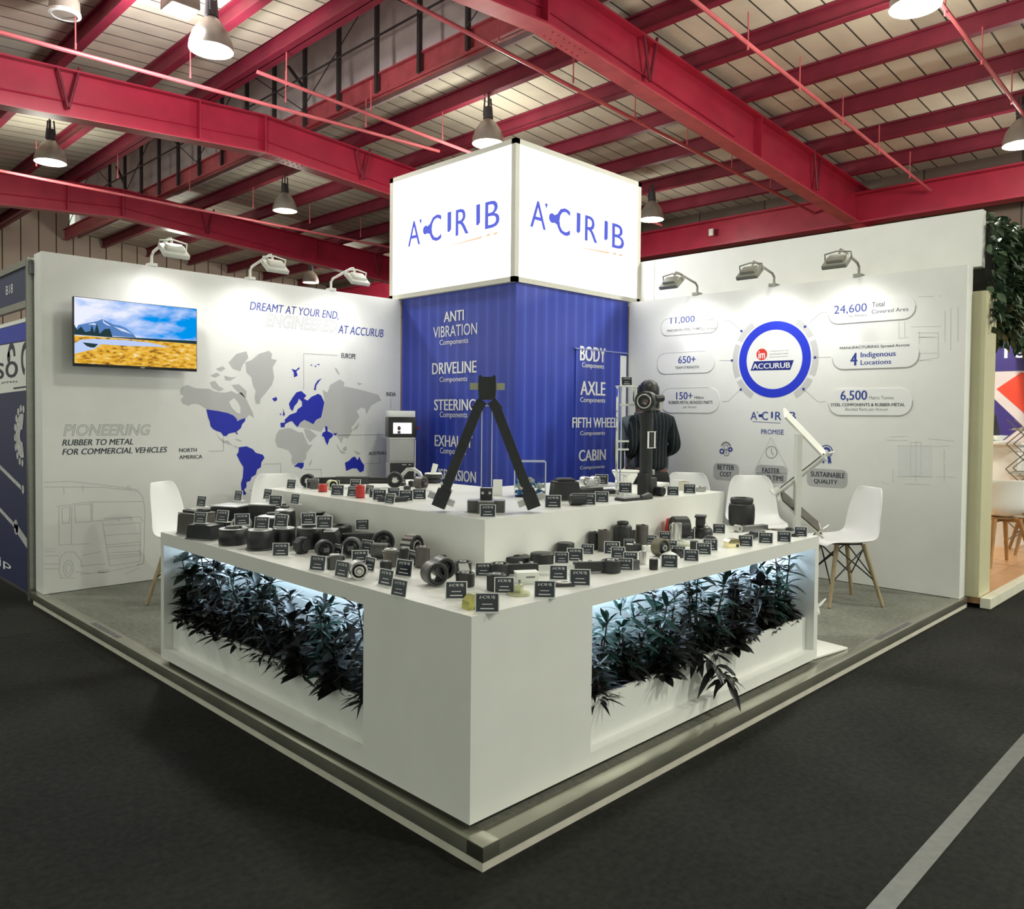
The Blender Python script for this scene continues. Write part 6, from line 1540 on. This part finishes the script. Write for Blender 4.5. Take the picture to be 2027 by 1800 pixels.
# ================================================================ PEOPLE
SKIN = mat('brown_skin', (.16, .085, .055), .5, var=.06, spec=.3)
HAIR = mat('black_hair', (.008, .008, .009), .45, var=.3, scale=60, stretch=(1, 1, .2))
def skinned(name, verts, edges, radii, m, par, root=0, lv=2):
    me = bpy.data.meshes.new(name); me.from_pydata(verts, edges, [])
    o = bpy.data.objects.new(name, me); COL.objects.link(o); o.parent = par
    md = o.modifiers.new('skin', 'SKIN'); md.use_smooth_shade = True
    for i, r in enumerate(radii): me.skin_vertices[0].data[i].radius = r if hasattr(r, '__len__') else (r, r)
    me.skin_vertices[0].data[root].use_root = True
    s = o.modifiers.new('sub', 'SUBSURF'); s.levels = s.render_levels = lv
    me.materials.append(m)
    return o
def pinstripe(name, base, line, pitch):
    m = bpy.data.materials.new(name); m.use_nodes = True
    nt = m.node_tree; N = nt.nodes; L = nt.links; b = N['Principled BSDF']; b.inputs['Roughness'].default_value = .8; b.inputs['Specular IOR Level'].default_value = .2
    tc = N.new('ShaderNodeTexCoord'); sp = N.new('ShaderNodeSeparateXYZ'); L.new(tc.outputs['Object'], sp.inputs[0])
    dv = N.new('ShaderNodeMath'); dv.operation = 'DIVIDE'; dv.inputs[1].default_value = pitch; L.new(sp.outputs[0], dv.inputs[0])
    fr = N.new('ShaderNodeMath'); fr.operation = 'FRACT'; L.new(dv.outputs[0], fr.inputs[0])
    lt = N.new('ShaderNodeMath'); lt.operation = 'LESS_THAN'; lt.inputs[1].default_value = .16; L.new(fr.outputs[0], lt.inputs[0])
    mx = N.new('ShaderNodeMix'); mx.data_type = 'RGBA'; L.new(lt.outputs[0], mx.inputs['Factor']); mx.inputs['A'].default_value = (*base, 1); mx.inputs['B'].default_value = (*line, 1); L.new(mx.outputs['Result'], b.inputs['Base Color'])
    return m
def person(label, x, y, rz, H, jacket, trousers, arms, z=0.0, bun=False, headtilt=(0, 0), hem=.50):
    """faces local -Y; arms: per side (elbow, wrist) in body units of height"""
    e = empty('person', label, 'person', (x, y, z), rz)
    h = H; P = lambda a, b, c: (a * h, b * h, c * h)
    hx, hy = headtilt
    V = [P(0, .0, .53), P(0, .005, .62), P(0, .01, .72), P(0, .012, .80), P(hx * .4, .006, .845), P(hx, -.006 + hy, .885), P(hx, -.010 + hy, .925), P(hx, -.004 + hy, .965)]
    E = [(i, i + 1) for i in range(7)]; rad = [(.080 * h, .055 * h), (.07 * h, .05 * h), (.08 * h, .05 * h), (.055 * h, .038 * h), .030 * h, .046 * h, .050 * h, .036 * h]
    for s, (el, wr) in zip((-1, 1), arms):
        b = len(V); V += [P(s * .085, .012, .79), P(*el), P(*wr)]; E += [(3, b), (b, b + 1), (b + 1, b + 2)]; rad += [.030 * h, .024 * h, .016 * h]
        wv = Vector(wr); dv = (wv - Vector(el)).normalized(); sd = dv.cross(Vector((0, 1, 0))); sd = sd.normalized() if sd.length > .1 else Vector((1, 0, 0))
        c = len(V); V.append(tuple((wv + dv * .03) * h)); E.append((b + 2, c)); rad.append((.020 * h, .012 * h))
        for k, (o_, ln) in enumerate(((-.014, .042), (-.005, .048), (.005, .046), (.013, .038))):
            f = len(V); p = wv + dv * .052 + sd * o_; q = wv + dv * (.052 + ln * .55) + sd * o_ * 1.15 + Vector((0, -.004, 0)); r = wv + dv * (.052 + ln) + sd * o_ * 1.2 + Vector((0, -.014, 0))
            V += [tuple(p * h), tuple(q * h), tuple(r * h)]; E += [(c, f), (f, f + 1), (f + 1, f + 2)]; rad += [.0055 * h, .0050 * h, .004 * h]
        f = len(V); V += [tuple((wv + dv * .025 - sd * .022 * s) * h), tuple((wv + dv * .045 - sd * .032 * s + Vector((0, -.008, 0))) * h)]; E += [(c, f), (f, f + 1)]; rad += [.0065 * h, .005 * h]
    for s in (-1, 1):
        b = len(V); V += [P(s * .05, .0, .48), P(s * .055, -.006, .28), P(s * .058, .012, .045), P(s * .062, -.06, .02)]; E += [(0, b), (b, b + 1), (b + 1, b + 2), (b + 2, b + 3)]; rad += [.052 * h, .036 * h, .024 * h, .022 * h]
    skinned('body', V, E, rad, SKIN, e)
    Hc = Vector(P(hx, -.006 + hy, .932))
    fm = MB()
    fm.ball(Hc + Vector((0, -.052 * h, -.012 * h)), .0085 * h, 8, 6, (1, 1.3, 1.5))
    for s in (-1, 1): fm.ball(Hc + Vector((s * .049 * h, .004 * h, -.008 * h)), .014 * h, 10, 7, (.4, .8, 1.3))
    obj('nose_and_ears', fm, SKIN, e)
    ey = MB()
    for s in (-1, 1): ey.ball(Hc + Vector((s * .018 * h, -.046 * h, .004 * h)), .0055 * h, 8, 6, (1.3, .7, .8))
    obj('eyes', ey, mat('eye_dark', (.03, .02, .02), .2), e); obj('mouth', MB().ball(Hc + Vector((0, -.047 * h, -.032 * h)), .010 * h, 8, 5, (1.3, .4, .35)), mat('lips', (.22, .08, .07), .5), e)
    hm = MB(); pr = [(0, .064)] ; n = 8
    cap = [(.0, .064), (.022, .060), (.041, .046), (.052, .022), (.054, .0), (.051, -.022), (.043, -.036)]
    rows = []
    for r_, z_ in cap:
        ring = []
        for k in range(20):
            a = 2 * PI * k / 20; fz = z_
            front = max(0, -math.sin(a))
            if z_ < .03: fz = z_ + (0.030 - z_) * front ** .7
            ring.append(Hc + Vector((r_ * math.cos(a) * h * .98, (r_ * math.sin(a) * 1.08 + .004) * h, (fz + .008) * h)))
        rows.append(ring)
    vs = [q for r_ in rows for q in r_]; fs = [(i * 20 + k, i * 20 + (k + 1) % 20, (i + 1) * 20 + (k + 1) % 20, (i + 1) * 20 + k) for i in range(len(cap) - 1) for k in range(20)]
    hm.add(vs, fs)
    if bun: hm.ball(Hc + Vector((.022 * h, .035 * h, .062 * h)), .018 * h, 12, 8)
    o = obj('hair', hm, HAIR, e, 180)
    # jacket with sleeves, trousers, shoes, collar
    V = [P(0, .0, hem), P(0, .003, .58), P(0, .008, .66), P(0, .012, .74), P(0, .014, .80), P(hx * .2, .012, .838)]; E = [(i, i + 1) for i in range(5)]
    rad = [(.100 * h, .080 * h), (.092 * h, .070 * h), (.094 * h, .068 * h), (.098 * h, .066 * h), (.080 * h, .056 * h), (.046 * h, .046 * h)]
    for s, (el, wr) in zip((-1, 1), arms):
        b = len(V); V += [P(s * .092, .014, .785), P(*el), tuple(Vector(P(*el)).lerp(Vector(P(*wr)), .93))]; E += [(4, b), (b, b + 1), (b + 1, b + 2)]; rad += [.042 * h, .036 * h, .027 * h]
    skinned('jacket', V, E, rad, jacket, e)
    V = [P(0, 0, .56), P(0, 0, .51)]; E = [(0, 1)]; rad = [(.090 * h, .066 * h), (.098 * h, .07 * h)]
    for s in (-1, 1):
        b = len(V); V += [P(s * .052, .0, .46), P(s * .056, -.004, .28), P(s * .058, .012, .05)]; E += [(1, b), (b, b + 1), (b + 1, b + 2)]; rad += [.064 * h, .05 * h, .04 * h]
    skinned('trousers', V, E, rad, trousers, e)
    obj('collar', MB().lathe([(.036 * h, .812 * h), (.047 * h, .816 * h), (.043 * h, .842 * h), (.038 * h, .846 * h), (.036 * h, .842 * h)], 24, Matrix.Translation((hx * .3 * h, .008 * h, 0))), jacket, e)
    sh = MB()
    for s in (-1, 1): sh.box((s * .06 * h, -.035 * h, .017 * h), (.052 * h, .15 * h, .034 * h), bev=.012 * h)
    obj('shoes', sh, mat('black_shoe_leather', (.012, .012, .012), .3), e)
    return e
arms_fold = (((-.128, .035, .65), (-.07, -.10, .60)), ((.128, .035, .65), (.07, -.10, .60)))
arms_down = (((-.128, .03, .64), (-.125, -.02, .50)), ((.128, .03, .64), (.125, -.02, .50)))
person('person with short black hair in dark pinstriped jacket, seen from behind beside the tall rod', 3.93, 2.07, R(150), 1.62, pinstripe('pinstripe_cloth', (.010, .014, .018), (.055, .07, .075), .034), mat('black_trousers', (.008, .009, .010), .8), arms_fold, headtilt=(.004, -.02), bun=False, hem=.52)
person('person in a loose blue-grey top, mostly hidden behind the tall black rod', 4.36, 2.47, R(115), 1.60, mat('blue_grey_cloth', (.11, .14, .17), .85, var=.15), mat('dark_trousers', (.02, .02, .024), .8), arms_down)
# ================================================================ RIGHT-HAND NEIGHBOUR'S STAND
nb = empty('floor_neighbour'); nb['kind'] = 'structure'
WOODF = banded('light_wood_floor', (.55, .30, .15), (.36, .20, .10), 1, .19, .006, rough=.35, var=.18, spec=.5)
mb = MB(); mb.bx(4.95, 12.4, -.17, 4, -.05, 0); struct('wood_deck', mb, WOODF, nb, 0)
mb = MB(); mb.bx(4.93, 12.4, -.24, -.17, -.075, .002, .004); struct('edge_trim', mb, mat('cream_floor_edge', (.72, .70, .58), .35), nb, 0)
CREAM = mat('cream_board', (.55, .52, .34), .55, var=.03)
struct('wall_neighbour', MB().bx(4.912, 5.20, -.165, 3.3, .003, 2.26), CREAM)
struct('trim_1', MB().bx(4.945, 5.03, -.12, 2.76, 2.445, 2.862).bx(4.945, 5.03, 2.765, 4.2, 2.445, 2.862), GLOSSW)
rwall = struct('wall_opposite', MB().bx(9.0, 9.08, -2.2, 2.6, .003, 2.46), mat('pinkish_white_board', (.66, .56, .56), .5, var=.02))
MN = wallframe('x', 9.0, .002)
nv = mat('indigo_board', (.045, .03, .19), .4, var=.04)
mb = MB(); mb.add([(-2.6, 1.885, 0), (2.2, 1.885, 0), (2.2, 2.34, 0), (-2.6, 2.34, 0)], [(0, 1, 2, 3)], MN); struct('header_print', mb, nv, rwall, 0)
mb = MB(); mb.add([(-2.6, 2.345, 0), (2.2, 2.345, 0), (2.2, 2.46, 0), (-2.6, 2.46, 0)], [(0, 1, 2, 3)], MN); struct('timber_strip', mb, mat('warm_timber', (.5, .28, .18), .5), rwall, 0)
MN2 = wallframe('x', 9.0, .004)
mb = MB(); mb.add([(-.735, 1.68, 0), (-.45, 1.40, 0), (-.1, 1.40, 0), (.1, 1.6, 0), (-.1, 1.82, 0), (-.49, 1.865, 0)], [(0, 1, 2, 3, 4, 5)], MN2); struct('red_diamond_print', mb, mat('orange_red_print', (.72, .06, .03), .4, var=.05), rwall, 0)
mb = MB(); mb.add([(-.46, 1.40, 0), (.1, 1.40, 0), (-.18, 1.12, 0)], [(0, 1, 2)], MN2); struct('pink_diamond_print', mb, mat('magenta_print', (.55, .02, .10), .4), rwall, 0)
mb = MB(); mb.add([(-.758, 1.565, 0), (-1.05, 1.28, 0), (-.76, .98, 0), (-.46, 1.25, 0)], [(0, 1, 2, 3)], MN2); struct('navy_diamond_print', mb, nv, rwall, 0)
mb = MB(); put_text(mb, MN2, 'TecAlliance', -.722, 2.035, .40, 2.19, .045); struct('lettering', mb, emis('lit_white_lettering', (1, 1, 1), 1.1), rwall, 0)
mb = MB(); mb.add([(-.97, 2.01, 0), (-.80, 2.01, 0), (-.80, 2.14, 0), (-.86, 2.14, 0), (-.86, 2.2, 0), (-.97, 2.2, 0)], [(0, 1, 2, 3, 4, 5)], MN2); mb.add([(-.845, 2.15, 0), (-.775, 2.15, 0), (-.775, 2.21, 0), (-.845, 2.21, 0)], [(0, 1, 2, 3)], MN2)
struct('square_emblem', mb, emis('lit_white_lettering', (1, 1, 1), 1.1), rwall, 0)
# leaf-clad header beam
gh = empty('leaf_header', 'leaf-covered header beam hanging over the neighbouring stand at the right edge', 'green wall', (5.22, -.12, 2.2))
obj('header_box', MB().bx(0, 3.6, 0, .7, 0, .58), mat('dark_header_board', (.03, .03, .025), .8), gh, 0)
mb = MB(); mb2 = MB(); rl = random.Random(9)
for k in range(2300):
    x = rl.uniform(-.18, 3.2) if k % 3 else rl.uniform(-.22, 1.2); edge = rl.random()
    if edge < .62: p = (x, rl.uniform(-.10, -.01), rl.uniform(-.12, .62)); d = (rl.uniform(-.7, .7), rl.uniform(-1, -.2), rl.uniform(-.9, .5))
    elif edge < .82: p = (x, rl.uniform(-.05, .4), .58 + rl.uniform(0, .07)); d = (rl.uniform(-.8, .8), rl.uniform(-.8, .6), rl.uniform(.1, 1))
    else: p = (x, rl.uniform(-.08, .3), rl.uniform(-.22, .02)); d = (rl.uniform(-.7, .7), rl.uniform(-.9, .3), rl.uniform(-1, -.1))
    leaf(mb if rl.random() < .6 else mb2, p, d, rl.uniform(.06, .10), rl.uniform(.04, .06), rl.uniform(.1, .5), rl.uniform(-.9, .9))
for q, mm in ((mb, mat('deep_green_leaf', (.028, .055, .028), .4, var=.4, scale=9)), (mb2, mat('mid_green_leaf', (.06, .10, .05), .4, var=.4, scale=9))):
    o = obj('foliage', q, mm, gh, 60); o['kind'] = 'stuff'
# same creeper along the top behind the white fascia
# furniture of the neighbour
make_chair('white tub chair with oak legs seen from behind, on the neighbouring wood floor', 6.60, .10, R(135), 0, True, 'tub chairs on the neighbouring stand')
make_chair('white tub chair cut off by the right picture edge', 7.55, .02, R(20), 0, True, 'tub chairs on the neighbouring stand')
e = empty('white_counter', 'white counter with a narrow top behind the tub chairs on the neighbouring stand', 'counter', (8.05, .40, 0), R(0)); obj('cabinet', MB().bx(-.25, .25, -.16, .13, 0, 1.06), WHITE, e, 0); obj('counter_top', MB().bx(-.3, .3, -.2, .25, 1.06, 1.09, .004), WHITE, e, 0)
e = empty('small_bowl', 'small white bowl on the neighbouring white counter', 'bowl', (7.95, .47, 1.09)); obj('bowl', MB().lathe([(0, 0), (.04, 0), (.10, .06), (.095, .06), (.04, .01), (0, .008)], 24), PAPER, e); obj('rim', MB().lathe(rg(.101, .094, .057, .062, .001), 24), PLASTW, e)
br = empty('brochure_rack', 'folding lattice brochure rack with slanted trays at the right picture edge', 'brochure rack', (7.35, .09, 0))
LAT = mat('grey_lattice_metal', (.22, .20, .18), .4, .5)
mb = MB()
for s in (-.14, .14):
    for k in range(5):
        z0, z1 = .12 + k * .24, .36 + k * .24
        mb.bar((s, -.12, z0), (s, .12, z1), .008, .014, (1, 0, 0)); mb.bar((s, .12, z0), (s, -.12, z1), .008, .014, (1, 0, 0))
obj('lattice', mb, LAT, br, 0)
for k in range(5): obj('tray', MB().box((0, 0, .38 + k * .21), (.28, .2, .006), Matrix.Identity(4)).bar((-.14, -.1, .40 + k * .21), (.14, -.1, .40 + k * .21), .004, .04), mat('pale_tray', (.5, .47, .42), .4), br, 0)
for k in range(3):
    o = empty('brochure', 'brochure lying in the lattice rack at the right picture edge, %s tray' % ('second', 'third', 'top')[k], 'brochure', (7.33, .09, .384 + (1, 2, 4)[k] * .21), 0, 'brochures in the lattice rack')
    obj('pages', MB().box((0, 0, .006), (.2, .16, .012)), PAPER, o, 0); obj('cover', MB().box((0, 0, .0128), (.2, .16, .0012)), (DSTEEL, LAT, PADTOP)[k], o, 0)
person('person in a dark suit standing on the neighbouring stand, half hidden by the wall end', 7.9, .665, R(150), 1.72, mat('charcoal_suit', (.022, .022, .030), .8), _mats['dark_trousers'], arms_down)
light('neighbour_light', 'SPOT', (7.0, .6, 2.6), 60, (1, .86, .70), (6.9, .5, 0), .2, 140, .8)
light('neighbour_sign_light', 'SPOT', (7.6, .7, 2.7), 26, (1, .95, .95), (9, .6, 1.7), .1, 90, .8)

# ================================================================ LEFT-HAND NEIGHBOUR'S STAND
sh = empty('shell_scheme_stand', 'aluminium-framed neighbouring stand with navy poster at the left picture edge', 'exhibition stand', (0.0, 4.9, -.08))
def lo(name, mb, m): 
    o = obj(name, mb, m, sh, 30); o.matrix_parent_inverse = Matrix.Translation(-sh.location); return o
mb = MB()
for y in (4.745, 8.2): mb.bx(-.02, .03, y, y + .05, -.08, 2.42)
for y in (4.80, ): mb.bx(-.02, -.008, y + .004, y + .01, -.08, 2.42)
lo('post', mb, ALU)
mb = MB(); 
for z0 in (2.37, 2.07): mb.bx(-.015, .025, 4.795, 8.2, z0, z0 + .05)
lo('fascia_rail', mb, ALU)
lo('corner_connector', MB().bx(-.012, .05, 4.712, 4.744, 2.30, 2.40, .004), DSTEEL)
lo('grey_infill', MB().bx(.03, .05, 4.712, 4.745, -.08, 2.30), mat('grey_infill_board', (.30, .32, .31), .5))
fa = lo('fascia_board', MB().bx(.0, .01, 4.795, 8.2, 2.12, 2.37), NAVY)
MS = wallframe('x', 0.0, .0015)
def lt(name, mb, m, par): 
    return obj(name, mb, m, par, 0)
mb = MB(); put_text(mb, MS, 'B18', -5.42, 2.215, -5.22, 2.285, .02); lt('stand_number', mb, LETW, fa)
po = lo('poster', MB().bx(.03, .045, 4.80, 8.2, -.06, 1.99), NAVY)
MS2 = wallframe('x', .03, .0015)
mb = MB(); mb.add([(-8.2, 1.40, 0), (-4.80, 1.47, 0), (-4.80, 1.83, 0), (-8.2, 1.87, 0)], [(0, 1, 2, 3)], MS2); lt('white_band', mb, WHITE, po)
mb = MB(); mb.add([(-8.2, 1.98, 0), (-4.80, 1.98, 0), (-4.80, 2.01, 0), (-8.2, 2.01, 0)], [(0, 1, 2, 3)], MS2); lt('white_edge', mb, PAPER, po)
mb = MB(); mb.add([(-8.2, 1.88, 0), (-4.80, 1.84, 0), (-4.80, 1.975, 0), (-8.2, 1.975, 0)], [(0, 1, 2, 3)], MS2); lt('blue_band', mb, ROYAL, po)
MS3 = wallframe('x', .03, .003)
mb = MB(); put_text(mb, MS3, 'so', -5.86, 1.57, -5.22, 1.70, .05); put_text(mb, MS3, 'IN JAPAN', -5.9, 1.525, -5.25, 1.545, .01); annulus(mb, MS3, -5.40, 1.735, .06, .11, 0, 180); annulus(mb, MS3, -5.48, 1.735, 0, .045, n=20); annulus(mb, MS3, -5.0, 1.70, .08, .13, 60, 250)
strips(mb, MS3, [[(-5.35, 1.485), (-4.85, 1.495)]], .012); lt('brand_lettering', mb, mat('navy_brand_print', (.010, .014, .04), .5), po)
mb = MB(); put_text(mb, MS3, '.jp', -5.95, .02, -5.45, .10, .03); lt('lettering', mb, LETW, po)
mb = MB(); annulus(mb, MS3, -5.12, 1.12, .05, .17, 70, 290, 40)
for t in range(75, 290, 22): annulus(mb, MS3, -5.12 + .19 * math.cos(R(t)), 1.12 + .19 * math.sin(R(t)) * 1.1, 0, .03, n=10)
lt('gear_print', mb, mat('silver_part_print', (.55, .55, .55), .4, var=.3, scale=30), po)
mb = MB(); strips(mb, MS3, [[(-6.4, .98), (-5.15, .72)], [(-6.4, .62), (-5.3, .40)]], .035); annulus(mb, MS3, -5.3, .40, 0, .06, n=16); annulus(mb, MS3, -5.1, .71, 0, .035, n=14); strips(mb, MS3, [[(-5.3, .40), (-4.85, .26)]], .07)
lt('rod_print', mb, _mats['silver_part_print'], po)
